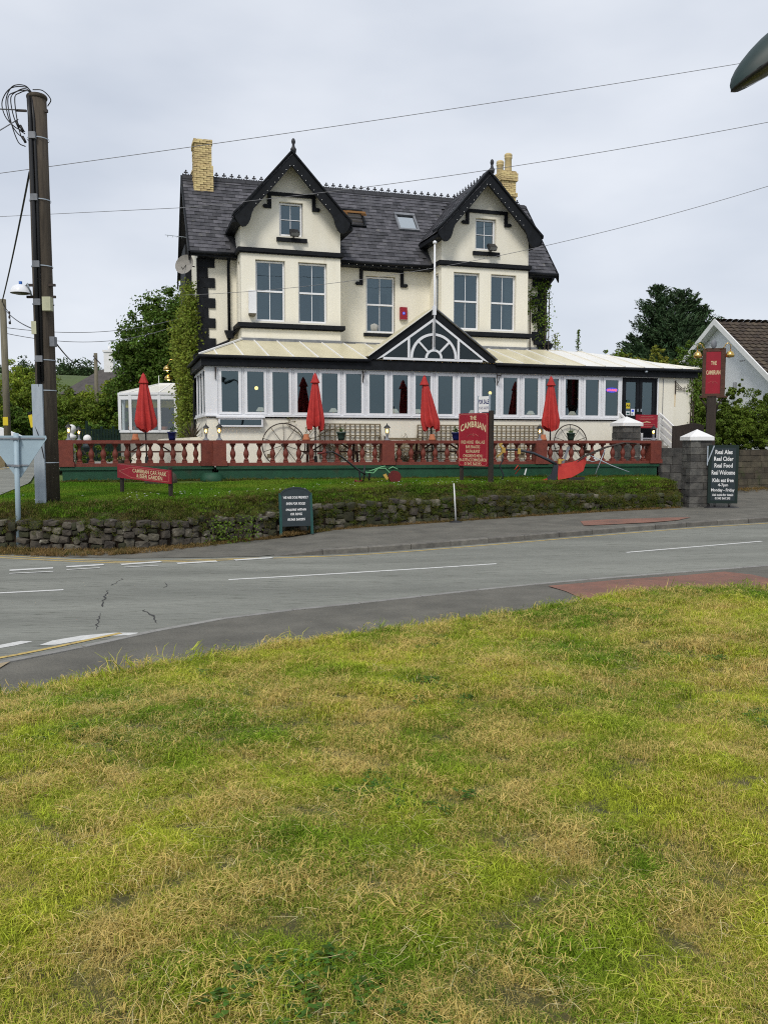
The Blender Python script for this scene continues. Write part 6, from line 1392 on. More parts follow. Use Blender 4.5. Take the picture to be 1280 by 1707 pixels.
MB().bar((-.27, -.2, 1.92), (-.22, -.2, 1.66), .08, .03).build('yellow_tag', M_yellow, pl); MB().bar((-.28, -.2, 1.98), (-.268, -.2, 1.92), .08, .035).build('yellow_tag', M_black, pl)
MB().tube([(-.18, -.25, 1.75), (-.05, -.28, 1.4), (.02, -.27, 1.0)], .010, 4).build('loose_cable', M_cable, pl)
MB().lathe([(.19, 8.36), (.205, 8.38), (.205, 8.42), (.18, 8.45), (.02, 8.47)], 18).build('cap', M_pole, pl)
def curve_(P, n=7):
    P = [Vector(p) for p in P]; P = [P[0] * 2 - P[1]] + P + [P[-1] * 2 - P[-2]]; o = []
    for i in range(1, len(P) - 2):
        for k in range(n):
            t = k / n; a_, b_, c_, d_ = P[i - 1:i + 3]; o.append(.5 * ((2 * b_) + (c_ - a_) * t + (2 * a_ - 5 * b_ + 4 * c_ - d_) * t * t + (3 * b_ - a_ - 3 * c_ + d_) * t ** 3))
    return o + [P[-2]]
rj = random.Random(4)
for k, (w1_, h1_, d1_) in enumerate(((.34, .06, .60), (.24, .0, .48), (.42, .03, .42), (.16, -.04, .70), (.30, -.03, .9))):
    j = lambda q_: rj.uniform(-q_, q_)
    MB().tube(curve_([(-.02, -.15, 8.42), (-.14 + j(.03), -.2, 8.50 + h1_), (-.18 - w1_ * .6, -.22 + j(.05), 8.46 + h1_), (-.2 - w1_, -.22, 8.28 + j(.06)), (-.2 - w1_ * .9, -.2, 8.12 - d1_ * .3 + j(.04)), (-.2 - w1_ * .45, -.2, 8.0 - d1_ * .6), (-.19, -.19, 8.0 - d1_ * .75 + j(.05))]), .011, 5).build('jumper_cable', M_cable, pl)
MB().tube(curve_([(.0, -.2, 8.48), (.2, -.2, 8.46), (.32, -.1, 8.33), (.2, .05, 8.25)]), .011, 5).build('jumper_cable', M_cable, pl)
for x, z in ((-.36, 7.80), (-.28, 7.72), (-.24, 7.5)): MB().tube([(x, -.2, z + .06), (x + .06, -.2, z - .06)], .028, 6).build('connector', M_cable, pl)
MB().bar((-.2, -.05, 8.12), (-.42, -.05, 8.13), .04).build('anchor', M_iron, pl); MB().box(.185, .24, -.1, -.04, 8.08, 8.14).build('hook', M_iron, pl)
sl_ = root('street_lamp', 'white dome street lamp fixed to the big telegraph pole', 'street lamp', (-7.12, 18.1, 5.26), 0, None)
MB().tube([(-.14, -.1, -.05), (-.18, -.2, .18), (-.30, -.12, .10)], .022, 6).build('arm', M_galv, sl_); MB().lathe([(.21, 0), (.205, .05), (.16, .13), (.09, .17), (.03, .18)], 18, (-.36, -.10, .0), cap=False).build('dome', M_upvc, sl_); MB().lathe([(.18, .0), (.12, -.04)], 16, (-.36, -.10, .02)).build('lens', M_lampglass, sl_); MB().lathe([(.035, .17), (.035, .24)], 10, (-.36, -.10, 0)).build('photocell', pmat('blue_plastic', (.03, .13, .45), rough=.4), sl_)
sp = root('utility_pole', 'thin weathered telegraph pole at the far left beside the lane', 'pole', (-13.62, 31.2, 1.3), 0)
MB().lathe([(.125, 0), (.11, 5.99)], 12).build('shaft', M_pole2, sp); MB().tube([(.05, -.1, 5.8), (.25, -.1, 5.5), (.3, -.1, 5.1)], .015, 5).build('cable_loop', M_cable, sp)
for z in (5.45, 5.3, 5.1): MB().lathe([(.03, z), (.04, z + .05), (.03, z + .1)], 6, (.26, -.1, 0)).build('insulator', M_iron, sp)
MB().box(-.09, .09, -.14, -.10, 1.5, 1.8).build('yellow_tag', M_yellow, sp)
tp = root('utility_pole', 'distant telegraph pole above the bushes left of the red umbrella', 'pole', (-15.6, 47.0, 1.5), 0)
MB().lathe([(.12, 0), (.10, 5.5)], 10).build('shaft', M_pole2, tp); MB().bar((-.1, -.1, 5.35), (.3, -.1, 4.9), .05).build('bracket', M_iron, tp)
def wire(a, b, sag, label, r=.012, mat=None):
    a = Vector(a); b = Vector(b); P = [a.lerp(b, t / 24) - Vector((0, 0, sag * 4 * (t / 24) * (1 - t / 24))) for t in range(25)]
    m = MB(); m.tube([p_ - a for p_ in P], r, 5); m.build('overhead_wire', mat or M_wire, loc=a, label=label, category='wire')
M_wire = pmat('wire', (.20, .20, .21), rough=.6)
def PX(px, py, Yd):            # point seen in this direction at depth Yd, used once to hang the wires
    a_ = (px - 640) / 1430; b_ = -(py - 853.5) / 1430; s_, c_ = math.sin(R(4.658)), math.cos(R(4.658)); d = Vector((a_, c_ + b_ * s_, -s_ + b_ * c_)); t = Yd / d.y; return Vector((0, 0, 2.2)) + d * t
wire(PX(-120, 305, 20), PX(1400, 78, 24), .10, 'highest overhead wire, crossing the sky above both gables', .008)
wire(PX(-120, 367, 30), PX(330, 345, 24), .0, 'left length of the wire that passes behind the inn roof', .008)
wire(PX(300, 347, 24), PX(1400, 180, 22), .22, 'middle overhead wire rising to the right over the right gable', .008)
wire(PX(305, 492, 23), PX(1400, 272, 18), .55, 'lowest long wire crossing the bay windows and rising right', .006)
wire((-7.5, 18.2, 8.99), PX(-200, 172, 14), .0, 'wire from the pole top to the left', .014); wire((-7.5, 18.2, 8.80), PX(-120, 290, 15), .0, 'slanting wire dropping from the pole top to the left', .012)
wire((-7.30, 18.2, 7.75), (-13.6, 31.1, 7.2), .1, 'black cable from the big pole down to the thin pole', .022, M_cable)
wire((-13.55, 31.1, 6.95), (-7.3, 18.4, 4.55), .1, 'short cable between the thin pole and the street lamp pole', .014, M_cable)
wire((-13.6, 31.2, 6.3), PX(330, 520, 42), .5, 'upper of two faint wires running right behind the trees', .012); wire((-13.6, 31.2, 6.1), PX(330, 527, 42), .7, 'lower of two faint wires running right behind the trees', .012)
wire((-6.84, 18.05, 4.3), (-15.6, 47, 6.9), .6, 'cable from the big pole to the distant pole', .016, M_cable)

# give way sign seen from behind
s = root('give_way_sign', 'back of a triangular road sign on a grey post at the left pavement edge', 'road sign', (-7.38, 17.25, .02), 0)
MB().tube([(0, 0, -.05), (.02, 0, 2.36)], .05, 12).build('post', M_signback, s)
m = MB(); T = [(-.56, 2.31), (-.58, 2.27), (-.03, 1.47), (.03, 1.45), (.07, 1.48), (.60, 2.25), (.585, 2.31)]
m.prism(T, -.075, -.060); m.build('plate', M_signback, s); MB().box(-.55, .56, -.058, -.045, 2.24, 2.27).build('stiffening_rail', M_lead, s); MB().box(-.20, .22, -.058, -.045, 1.70, 1.73).build('stiffening_rail', M_lead, s)
s.rotation_euler.z = R(2)
for k, z in ((0, 2.25), (1, 1.71)): MB().box(-.07, .09, -.07, .07, z - .02, z + .02).build('clip', M_lead, s)
for ch in s.children:
    if ch.name.startswith('plate'):
        for v_ in ch.data.vertices: v_.co.y += .14
    if ch.name.startswith('stiffening'):
        for v_ in ch.data.vertices: v_.co.y += .10

# near street lamp reaching in from the right
L0 = PX(1290, 112, 7.2)
s = root('street_lamp', 'dark green street lamp head hanging in from the right, close to the camera', 'street lamp', (L0.x + .80, 7.2, .35), 0)
hx, hz = -.72, L0.z - .35
vs = []; n = 20; K = 7
m = MB(); 
def headring(t):               # t 0 at the tip, 1 at the neck
    rx = .04 + .40 * t ** .6; return rx
up_ = []; 
for k in range(K + 1):
    ph = k / K * math.pi / 2
    for i in range(n):
        a_ = 2 * math.pi * i / n; ex, ey = .50, .185; r1 = math.cos(ph); x = ex * r1 * math.cos(a_); y = ey * r1 * math.sin(a_); z = .235 * math.sin(ph) * (1 + .25 * (x / ex)); vs.append((x, y, z))
fs = [(k * n + i, k * n + (i + 1) % n, (k + 1) * n + (i + 1) % n, (k + 1) * n + i) for k in range(K) for i in range(n)]
m.add(vs, fs, True); h = m.build('housing', M_lamphead, s); tilt = R(-32); h.location = (hx - .0, 0, hz + .085); h.rotation_euler.y = tilt; h.rotation_euler.x = R(-7)
m = MB(); m.lathe([(.475, 0), (.45, -.02)], 24); q = m.build('rim', M_darkmetal, s); q.scale = (1.06, .385, 1); q.location = h.location; q.rotation_euler = h.rotation_euler
m = MB(); m.lathe([(.42, -.01), (.38, -.03), (.22, -.05), (.02, -.06)], 20); q = m.build('lens', M_lampglass, s); q.scale = (1.05, .37, 1); q.location = h.location; q.rotation_euler = h.rotation_euler
MB().tube([(hx + .30, 0, hz + .10), (.0, 0, hz + .26), (.35, 0, hz + .2), (.52, 0, hz - .3), (.55, 0, 0)], [.09, .06, .05, .05, .07], 12).build('column', M_lamphead, s); MB().sphere((hx + .18, 0, hz + .15), .035, 8, 6, .7).build('photocell', M_lamphead, s)
# ================================================================ BACKGROUND BUILDINGS
m = MB(); q = [(9.36, 24.0), (9.75, 27.35), (10.3, 28.75), (17.6, 30.8), (24, 33), (24, 24), (16, 22)]
loft('drive', M_asph2, [[(9.3, 23.9, .30), (12, 24.3, .36), (16, 25, .42), (26, 27, .6)], [(9.5, 26, .42), (12.5, 26.6, .46), (16, 27, .5), (26, 29, .66)], [(9.7, 27.6, .56), (12.5, 29.3, .6), (17.4, 30.7, .66), (26, 33.2, .8)]], kind='structure')
nv = 260; X = rs.uniform(10.2, 17, nv); Y = 28.55 + (X - 10.4) * .28 - rs.random(nv) ** 2 * .9
scatter('drive_litter', np.stack([X, Y, .5 + (Y - 26) * .045], 1), np.stack([rs.normal(0, .3, nv), rs.normal(0, .3, nv), rs.uniform(0, 6.28, nv)], 1), rs.uniform(.4, .9, nv), rs.randint(0, 4, nv), P_verge, kind='stuff', label='dry leaves and grass along the foot of the drive wall', category='litter')

def poly(m, *p): m.add([tuple(x) for x in p], [tuple(range(len(p)))]); return m
V3 = Vector
# white gabled house
Lc, Rc, Ac = V3((15.03, 43, 6.1)), V3((16.36, 36, 4.77)), V3((15.55, 40.2, 7.75)); D = V3((.982, .187, 0)); G0 = 1.2
hs = root('house', 'white rendered house with a brown tiled roof, its gable facing the inn', 'house', (15.7, 40, G0), 0); T_ = lambda p: V3(p) - V3((15.7, 40, G0))
m = MB(); Rw = Rc.lerp(Ac, .12); b = lambda p: V3((p.x, p.y, G0)); poly(m, T_(b(Lc)), T_(b(Rw)), T_(Rw), T_(Ac), T_(Lc)); m.build('wall', M_whiter, hs)
n_ = V3((-.98, -.187, 0)) * .35
m = MB(); poly(m, T_(b(Rw) + D * .05), T_(b(Rw) + D * 12), T_(V3((Rw.x, Rw.y, Rw.z)) + D * 12), T_(Rw + D * .05)); m.build('wall', M_block, hs)
m = MB(); poly(m, T_(b(Lc)), T_(b(Lc) + D * 12), T_(Lc + D * 12), T_(Lc)); m.build('wall', M_whiter, hs)
up = V3((0, 0, .12)); drop = V3((0, 0, -.28))
for P, Q in ((Ac, Lc), (Ac, Rc)):
    e = (Q - P) * 1.06; m = MB(); poly(m, T_(P + n_), T_(P + e + n_), T_(P + e + D * 12.3), T_(P + D * 12.3)); rf = m.build('roof', pmat('dark_tile_bed', (.03, .024, .018), rough=1), hs)
    # profiled tiles as real courses
    L1 = 12.5; L2 = e.length; e2_ = -e.normalized(); base = T_(P + e + n_); ex = .30; w_ = .30; nn = D.cross(e2_).normalized(); nn = nn if nn.z > 0 else -nn
    m = MB(); r2_ = random.Random(4); tint = []
    for j in range(int(L2 / ex) + 1):
        for i in range(int((L1 if Q is Rc else 3) / w_)):
            if j * ex + ex > L2 + .15: continue
            o = base + D * (i * w_ + (j % 2) * .0) + e2_ * (j * ex); k = r2_.uniform(0, .012)
            a0, a1 = o + nn * (.06 + k), o + D * (w_ * .5) + nn * (.105 + k); a2 = o + D * (w_ * .98) + nn * (.055 + k); b0, b1, b2 = (o + e2_ * (ex + .04) + nn * .02, o + D * (w_ * .5) + e2_ * (ex + .04) + nn * .06, o + D * (w_ * .98) + e2_ * (ex + .04) + nn * .02)
            m.add([a0, a1, a2, b0, b1, b2, o, o + D * w_], [(0, 1, 4, 3), (1, 2, 5, 4), (6, 7, 2, 1, 0)]); tint += [r2_.random()] * 3
    t_ = m.build('roof_tiles', pmat('brown_roof_tile', (.075, .055, .038), (.045, .034, .026), rough=.85, tint=.4, scale=3, c3=(.11, .10, .05), s3=1.2, t3=.6), rf, kind='stuff'); a_ = t_.data.attributes.new('tint', 'FLOAT', 'FACE'); a_.data.foreach_set('value', tint)
    m = MB(); s0_ = T_(P + n_ * 1.05 + up); s1_ = T_(P + e + n_ * 1.05 + up); m.add([s0_, s1_, s1_ + drop, s0_ + drop, s0_ + D * .06, s1_ + D * .06, s1_ + drop + D * .06, s0_ + drop + D * .06], [(0, 1, 2, 3), (7, 6, 5, 4), (0, 4, 5, 1), (3, 2, 6, 7)]); poly(m, s0_ + drop, s1_ + drop, s1_ + drop - n_, s0_ + drop - n_); m.build('bargeboard', M_white, hs)
MB().lathe([(.08, 0), (.09, .1), (.09, .38), (.05, .42)], 8, T_(V3((15.75, 38.6, 4.45)) + n_ * .4)).build('wall_light', M_lead, hs)
for dz_ in (0, .12): q = MB().box(-.05, .05, -.04, .04, -.03, .03).build('vent', M_lead, hs); q.location = T_(V3((15.7, 38.1 - dz_ * 2, 5.75)) + n_ * .1)

# small white conservatory at the left
C0 = V3((-10.85, 34.6, 1.5)); cv = root('small_conservatory', 'small white conservatory with a pale hipped roof, left of the inn', 'conservatory', C0, 0)
P3 = [V3((-.1, 1.7, 0)), V3((.30, -.05, 0)), V3((.76, -.18, 0)), V3((1.93, -.25, 0)), V3((2.58, -.22, 0)), V3((3.5, -.1, 0))]; zs0, zs1, ze = 1.18, 2.42, 2.62
for i in range(5):
    p, q = P3[i], P3[i + 1]; MB().add([p + V3((0, 0, -.3)), q + V3((0, 0, -.3)), q + V3((0, 0, zs0 - .1)), p + V3((0, 0, zs0 - .1))], [(0, 1, 2, 3)]).build('base_wall', M_concrete, cv)
    m = MB(); 
    for z, t in ((zs0 - .05, .10), (zs1 + .05, .16)): m.bar(p + V3((0, 0, z)), q + V3((0, 0, z)), .10, t)
    m.bar(p + V3((0, 0, zs0)), p + V3((0, 0, ze)), .12, .12)
    if i == 4: m.bar(q + V3((0, 0, zs0)), q + V3((0, 0, ze)), .12, .12)
    f = m.build('window', M_upvc, cv)
    MB().add([p + V3((0, 0, zs0)), q + V3((0, 0, zs0)), q + V3((0, 0, zs1)), p + V3((0, 0, zs1))], [(0, 1, 2, 3)]).build('pane', M_glasst if 'M_glasst' in globals() else glassmat('clear_pane', (.75, .8, .8), .14, (.9, .97, 1)), f)
    MB().bar(p + V3((0, 0, ze)), q + V3((0, 0, ze)), .16, .09).build('gutter', M_upvc, cv)
ap, ap2 = V3((1.45, 1.6, 3.12)), V3((4.2, 1.6, 3.12)); E_ = [x + V3((0, 0, ze + .05)) for x in P3]
for a_, b_ in zip(E_[:-1], E_[1:]): 
    t_ = [ap] if b_.x < 1.2 else [ap.lerp(ap2, (b_.x - 1.4) / 2.8), ap if a_.x < 1.2 else ap.lerp(ap2, (a_.x - 1.4) / 2.8)]
    poly(MB(), a_, b_, *t_).build('roof_panel', M_polyw, cv); MB().bar(b_, t_[0], .05, .05).build('roof_bar', M_white, cv)
MB().bar(ap, ap2, .08, .08).build('ridge_bar', M_white, cv); MB().bar(ap, ap + V3((0, 0, .35)), .025).build('finial', M_white, cv)
MB().box(.2, 3.2, 2.0, 2.05, -.2, 2.4).build('back_wall', pmat('dim_green_wall', (.06, .085, .07), rough=.9), cv); MB().box(.5, 3.3, .05, .07, 2.08, 2.36).build('blind', M_yellow, cv)
for x in (.6, 1.9): MB().lathe([(.12, 0), (.16, .3), (.15, .3)], 10, (x, .5, zs0 - .15)).build('plant_pot', M_terra, cv)
# cream curved garden wall behind the left balustrade
gw = root('garden_wall', 'low cream wall with a curved sloping top behind the left terrace', 'wall', (-8.0, 26.6, 1.4), R(12))
MB().prism([(-.2, 0), (0, .12), (.35, .5), (.7, .78), (1.1, .90), (2.7, .98), (2.95, .98), (2.95, 0)], -.1, .1).build('wall', M_cream, gw)
gw = root('garden_wall', 'white boundary wall with a curved top across the lane, behind the road sign', 'wall', (-21.5, 38, 1.7), 0)
MB().prism([(0, -.6), (0, 1.30), (3.5, 1.32), (4.6, 1.15), (5.6, .75), (5.75, .55), (5.75, -.6)], -.15, .15).build('wall', M_whiter, gw)
# dark green picket fence
M_fence = pmat('black_green_paint', (.010, .026, .020), (.006, .016, .012), rough=.7, spec=.15)
pf = root('picket_fence', 'dark green picket fence between the bushes and the small conservatory', 'fence', (-13.0, 36.5, 1.4), 0)
for k in range(22): h = 1.35 + (.35 if k == 3 else (.12 if k % 4 == 0 else 0)); MB().box(k * .125, k * .125 + .10, -.02, .02, 0, h).build('picket', M_fence, pf)
MB().box(0, 2.8, .02, .05, .35, .43).build('rail', M_green, pf); MB().box(0, 2.8, .02, .05, 1.0, 1.08).build('rail', M_green, pf)
# houses half hidden by trees
def cottage(name, label, x, y, z, w_, d_, h, rh, wallm, roofm, chim=None):
    r_ = root(name, label, 'house', (x, y, z), 0); MB().box(-w_ / 2, w_ / 2, -d_ / 2, d_ / 2, -1, h).build('wall', wallm, r_)
    m = MB(); e = .3; a_ = [(-w_ / 2 - e, -d_ / 2 - e, h - .1), (w_ / 2 + e, -d_ / 2 - e, h - .1), (w_ / 2 + e, d_ / 2 + e, h - .1), (-w_ / 2 - e, d_ / 2 + e, h - .1), (-w_ / 2 + w_ * .3, 0, h + rh), (w_ / 2 - w_ * .3, 0, h + rh)]
    m.add(a_, [(0, 1, 5, 4), (1, 2, 5), (2, 3, 4, 5), (3, 0, 4), (0, 3, 2, 1)]); m.build('roof', roofm, r_)
    if chim: m = MB(); m.box(chim - .35, chim + .35, -.3, .3, h, h + rh + 1.3); m.box(chim - .42, chim + .42, -.37, .37, h + rh + 1.3, h + rh + 1.45); m.lathe([(.12, h + rh + 1.45), (.10, h + rh + 1.75)], 8, (chim, 0, 0)); m.build('chimney', M_white, r_)
    return r_
M_farroof = pmat('grey_slate_far', (.085, .075, .07), (.055, .05, .048), rough=.8, scale=3)
cottage('house', 'grey roofed house with a white chimney behind the trees, left of the inn', -20.3, 66, 3.2, 6.4, 5, 2.6, 1.9, M_bblock, M_farroof, -.55)
cottage('house', 'small white walled cottage with a brown roof behind the telegraph pole', -25.2, 60, 2.4, 4.2, 4, 2.2, 1.5, M_whiter, M_farroof)
wl = root('wall_lights', 'pair of brass lamps on a bracket at the left side wall of the inn', 'lamp', W(-.75, 5.0, 4.75), TH)
MB().tube([(.7, 0, .1), (.3, -.1, .35), (0, -.2, .3), (-.1, -.2, .05)], .015, 6).build('arm', M_brass, wl)
for z in (0, -.32): MB().lathe([(.04, .1), (.12, .02), (.15, -.08)], 12, (-.1 - z * .1, -.2, z)).build('shade', M_brass, wl); MB().sphere((-.1 - z * .1, -.2, z - .04), .06, 8, 6).build('bulb', M_glow2, wl)

# ================================================================ TREES AND PLANTS
def leafmat(name, c1, c2, transl=.3, rough=.6): return pmat(name, c1, c2, rough=rough, spec=.15, scale=.9, tint=.45, transl=transl, coord='World', lo=.3, hi=.7)
L_dark = leafmat('dark_broadleaf', (.11, .19, .028), (.06, .11, .017)); L_mid = leafmat('mid_green_leaf', (.17, .235, .03), (.10, .155, .02)); L_lime = leafmat('lime_leaf', (.29, .36, .04), (.16, .23, .025))
L_con = leafmat('conifer_needles', (.062, .108, .045), (.034, .066, .030), .1); L_ivy = leafmat('yellow_green_creeper', (.24, .29, .04), (.12, .17, .022)); L_yel = leafmat('golden_shrub_leaf', (.33, .32, .05), (.18, .21, .03)); L_ivyd = leafmat('ivy_leaf', (.14, .22, .028), (.07, .12, .018))
L_far = leafmat('distant_leaf', (.075, .12, .045), (.05, .085, .035)); L_hedge = leafmat('hedge_leaf', (.15, .22, .028), (.07, .11, .016))
M_bark = pmat('bark', (.09, .07, .05), (.05, .04, .03), rough=.95, scale=6, bump=.5)
def crownpts(rs_, blobs, n, shell=.55):
    """leaf positions gathered in clumps that stud the surface of each ellipsoid blob (cx,cy,cz,rx,ry,rz)"""
    P = []; Nn = []; vol = np.array([b[3] * b[5] for b in blobs]); cnt = (n * vol / vol.sum()).astype(int)
    for b, k in zip(blobs, cnt):
        nc = max(int(40 * (b[3] * b[5]) ** .6), 14); d = rs_.normal(0, 1, (nc, 3)); d /= np.linalg.norm(d, axis=1)[:, None]; rad = rs_.uniform(shell * .6, 1.02, nc)[:, None]
        C = np.array(b[:3]) + d * rad * np.array(b[3:6]); cr_ = rs_.uniform(.12, .30, nc) * min(b[3], b[5])
        i = rs_.randint(0, nc, k); q = rs_.normal(0, 1, (k, 3)); q /= np.linalg.norm(q, axis=1)[:, None]; q[:, 2] = q[:, 2] * .75
        P.append(C[i] + q * (cr_[i] * rs_.uniform(.35, 1.05, k) ** .6)[:, None]); Nn.append(q * .6 + d[i] * .5 + [0, 0, .35])
    return np.concatenate(P), np.concatenate(Nn)
def tree(name, label, cat, base, blobs, n, size, mat, seed, trunk=.2, limbs=5, group=None, cam_side=True, shell=.55):
    rs_ = np.random.RandomState(seed); r_ = root(name, label, cat, base, 0, group); bx, by, bz = base
    P, Nn = crownpts(rs_, [(b[0] - bx, b[1] - by, b[2] - bz, *b[3:]) for b in blobs], n, shell)
    link('crown', leaves_mesh('crown', P, Nn, size, mat, rs_), r_)
    m = MB(); cz = np.mean([b[2] for b in blobs]) - bz; cx = np.mean([b[0] for b in blobs]) - bx; cy = np.mean([b[1] for b in blobs]) - by
    m.tube([(0, 0, -.2), (cx * .3, cy * .3, cz * .35), (cx * .8, cy * .8, cz * .75), (cx, cy, cz)], [trunk, trunk * .8, trunk * .55, trunk * .3], 8)
    for k in range(min(limbs, 12)):
        b = blobs[k % len(blobs)]; t = (b[0] - bx + rs_.uniform(-.4, .4) * b[3], b[1] - by, b[2] - bz + rs_.uniform(-.2, .5) * b[5]); s0_ = V3((cx * .5, cy * .5, cz * rs_.uniform(.4, .65)))
        m.tube([s0_, s0_.lerp(V3(t), .5) + V3((0, 0, .1)), t], [trunk * .4, trunk * .25, trunk * .08], 5)
    m.build('trunk', M_bark, r_); return r_
tree('broadleaf_tree', 'big dark green tree rising behind the left side of the inn', 'tree', (-11.4, 45, 1.4), [(-11.2, 45, 7.0, 2.6, 2.4, 2.8), (-12.6, 45, 5.3, 1.9, 2, 2.0), (-10.2, 45.5, 8.6, 1.9, 1.8, 1.9), (-13.1, 44.5, 6.9, .95, 1, .95), (-10.6, 44.5, 4.6, 2.2, 2, 1.9), (-11.9, 45, 8.7, 1.2, 1.2, 1.0), (-9.0, 45, 9.5, 1.5, 1.4, 1.3), (-13.3, 44.8, 4.3, 1.3, 1.3, 1.2), (-11.6, 44.6, 5.9, 2.4, 2, 2.2), (-10.6, 45, 7.6, 1.8, 1.8, 1.8), (-9.6, 44.8, 6.5, 2, 2, 2.6), (-11.9, 44, 3.2, 2.0, 1.2, 1.2)], 62000, .17, L_dark, 1, .3)
for i, (px, py, Yd, rx, rz, mt, lab, nn_) in enumerate([
    (12, 652, 47, 1.9, 1.6, L_lime, 'lime green tree at the far left edge, behind the thin pole', 5000), (38, 632, 49, .9, 1.0, L_mid, 'slender loose tree top left of the big pole', 1500), (62, 668, 46, 1.6, 1.6, L_mid, 'bushy green tree directly behind the big pole', 4200),
    (14, 692, 42, 1.5, .9, L_dark, 'dark bush behind the white curved wall', 3000), (56, 716, 42, 1.3, .8, L_dark, 'low dark bush behind the yellow tag', 2500),
    (112, 688, 45, 1.5, 1.5, L_mid, 'round green bush right of the big pole', 4200), (98, 722, 41, 1.1, .9, L_dark, 'dark bush behind the far left lanterns', 2500), (146, 672, 52, 1.3, 1.2, L_lime, 'yellow green bush before the sloping field', 3000), (150, 700, 46, 1.5, 1.2, L_mid, 'green bush behind the picket fence', 3500),
    (182, 688, 45, 1.4, 1.3, L_mid, 'tall green bush left of the small conservatory', 3600), (196, 660, 50, 1.1, 1.0, L_lime, 'lime green shrub below the white chimney', 2400), (130, 728, 38, .9, .6, L_lime, 'low lime shrub behind the white globe', 1600), (168, 722, 40, 1.0, .7, L_dark, 'dark shrub behind the middle of the picket fence', 2000), (222, 668, 52, 1.2, .7, L_dark, 'dark shrub against the wall behind the small conservatory', 2000)]):
    c = PX(px, py, Yd); tree('bush', lab, 'bush', (c.x, c.y, 1.0), [(c.x, c.y, c.z, rx, rx * .8, rz), (c.x - rx * .5, c.y, c.z - rz * .5, rx * .7, rx * .7, rz * .8), (c.x + rx * .5, c.y - .2, c.z - rz * .4, rx * .7, rx * .6, rz * .7), (c.x, c.y, max(c.z - rz, 1.7), rx * .9, rx * .8, rz * .8)], nn_ * 2, .15, mt, 20 + i, .09, 3)
# hedge-trees on the skyline: one far mass
rs_ = np.random.RandomState(77); bl = []
for k in range(64):
    x = -118 + k * 1.9 + rs_.uniform(-1, 1); y = 232 + rs_.uniform(-6, 6); z = float(hill(np.array(x), np.array(y))); h = rs_.uniform(1.8, 4.2); bl.append((x, y, z + h * .5, rs_.uniform(2.0, 3.6), 2.5, h))
P, Nn = crownpts(rs_, bl, 26000, .4); o = link('treeline', leaves_mesh('treeline', P, Nn, .75, L_far, rs_)); tag(o, 'dark line of distant trees along the top of the field', 'trees', None, 'stuff')
P, Nn = crownpts(rs_, [(x, 96 + rs_.uniform(-12, 12), float(hill(np.array(x), np.array(96.))) + 1.5, rs_.uniform(2, 3.4), 2, rs_.uniform(1.2, 2.2)) for x in np.r_[np.linspace(-62, -27, 18)]], 16000, .4); o = link('field_hedge', leaves_mesh('field_hedge', P, Nn, .35, L_far, rs_)); tag(o, 'hedge and scrub along the foot of the far field', 'hedge', None, 'stuff')
# conifer: stems with upswept branches of flat sprays
def conifer(label, stems, size, seed, mat=L_con, dens=1.0):
    rs_ = np.random.RandomState(seed); bx, by, bz = stems[0][0], stems[0][1], stems[0][2]; r_ = root('conifer', label, 'tree', (bx, by, bz), 0); P = []; Nn = []; DD = []; m = MB()
    for (x, y, z0, zt, rad) in stems:
        m.tube([(x - bx, y - by, 0), (x - bx, y - by, zt - bz)], [.22, .03], 7); nb = int(190 * dens * (zt - z0) / 8)
        for k in range(nb):
            t = rs_.uniform(.05, 1); z = z0 + (zt - z0) * t; a_ = rs_.uniform(0, 6.283); L = rad * (1 - t) ** .6 * rs_.uniform(.65, 1.15) + .25
            d = np.array([math.cos(a_), math.sin(a_) * .8, rs_.uniform(.25, .75)]); npt = int(70 * L / 1.5) + 18; s = rs_.random(npt) ** .75
            q = np.array([x - bx, y - by, z - bz]) + d[None] * (s * L)[:, None]; q[:, 2] += .25 * L * s ** 2; wv = (.05 + .16 * L * s * (1 - s) * 2)[:, None]; DD.append(np.tile(d + [0, 0, .2], (npt, 1)) + rs_.normal(0, .45, (npt, 3)))
            P.append(q + rs_.normal(0, 1, (npt, 3)) * wv * [1, 1, .35]); Nn.append(np.tile([d[0] * .5, d[1] * .5, .8], (npt, 1)))
            if k % 3 == 0: m.tube([(x - bx, y - by, z - bz), tuple(np.array([x - bx, y - by, z - bz]) + d * L * .8)], [.04, .01], 4)
    P = np.concatenate(P); Nn = np.concatenate(Nn); link('crown', leaves_mesh('crown', P, Nn, size, mat, rs_, .28, .5, np.concatenate(DD)), r_); m.build('trunk', M_bark, r_)
conifer('broad dark conifer with several tops, behind the right end of the lounge', [(21.2, 62, 1.5, 12.8, 3.4), (19.2, 61, 1.5, 12.9, 3.2), (22.8, 62.5, 1.5, 11.6, 3.4), (20.1, 60, 1.5, 10.6, 4.2), (24.2, 62, 1.5, 10.4, 2.9), (17.9, 62, 1.5, 9.6, 2.6)], .34, 5)
conifer('small conifer tip above the roof of the white house at the right edge', [(33.3, 75, 2, 12.3, 1.8)], .28, 8, dens=.7)
tree('broadleaf_tree', 'light green tree peeping out between the conifer and the white house', 'tree', (26.6, 68, 1.5), [(26.2, 68, 11.1, 1.1, 1, .9), (26.9, 68, 10.2, 1.3, 1, 1.1), (25.6, 68, 10.2, .9, .9, .8)], 3200, .2, L_lime, 31, .2)
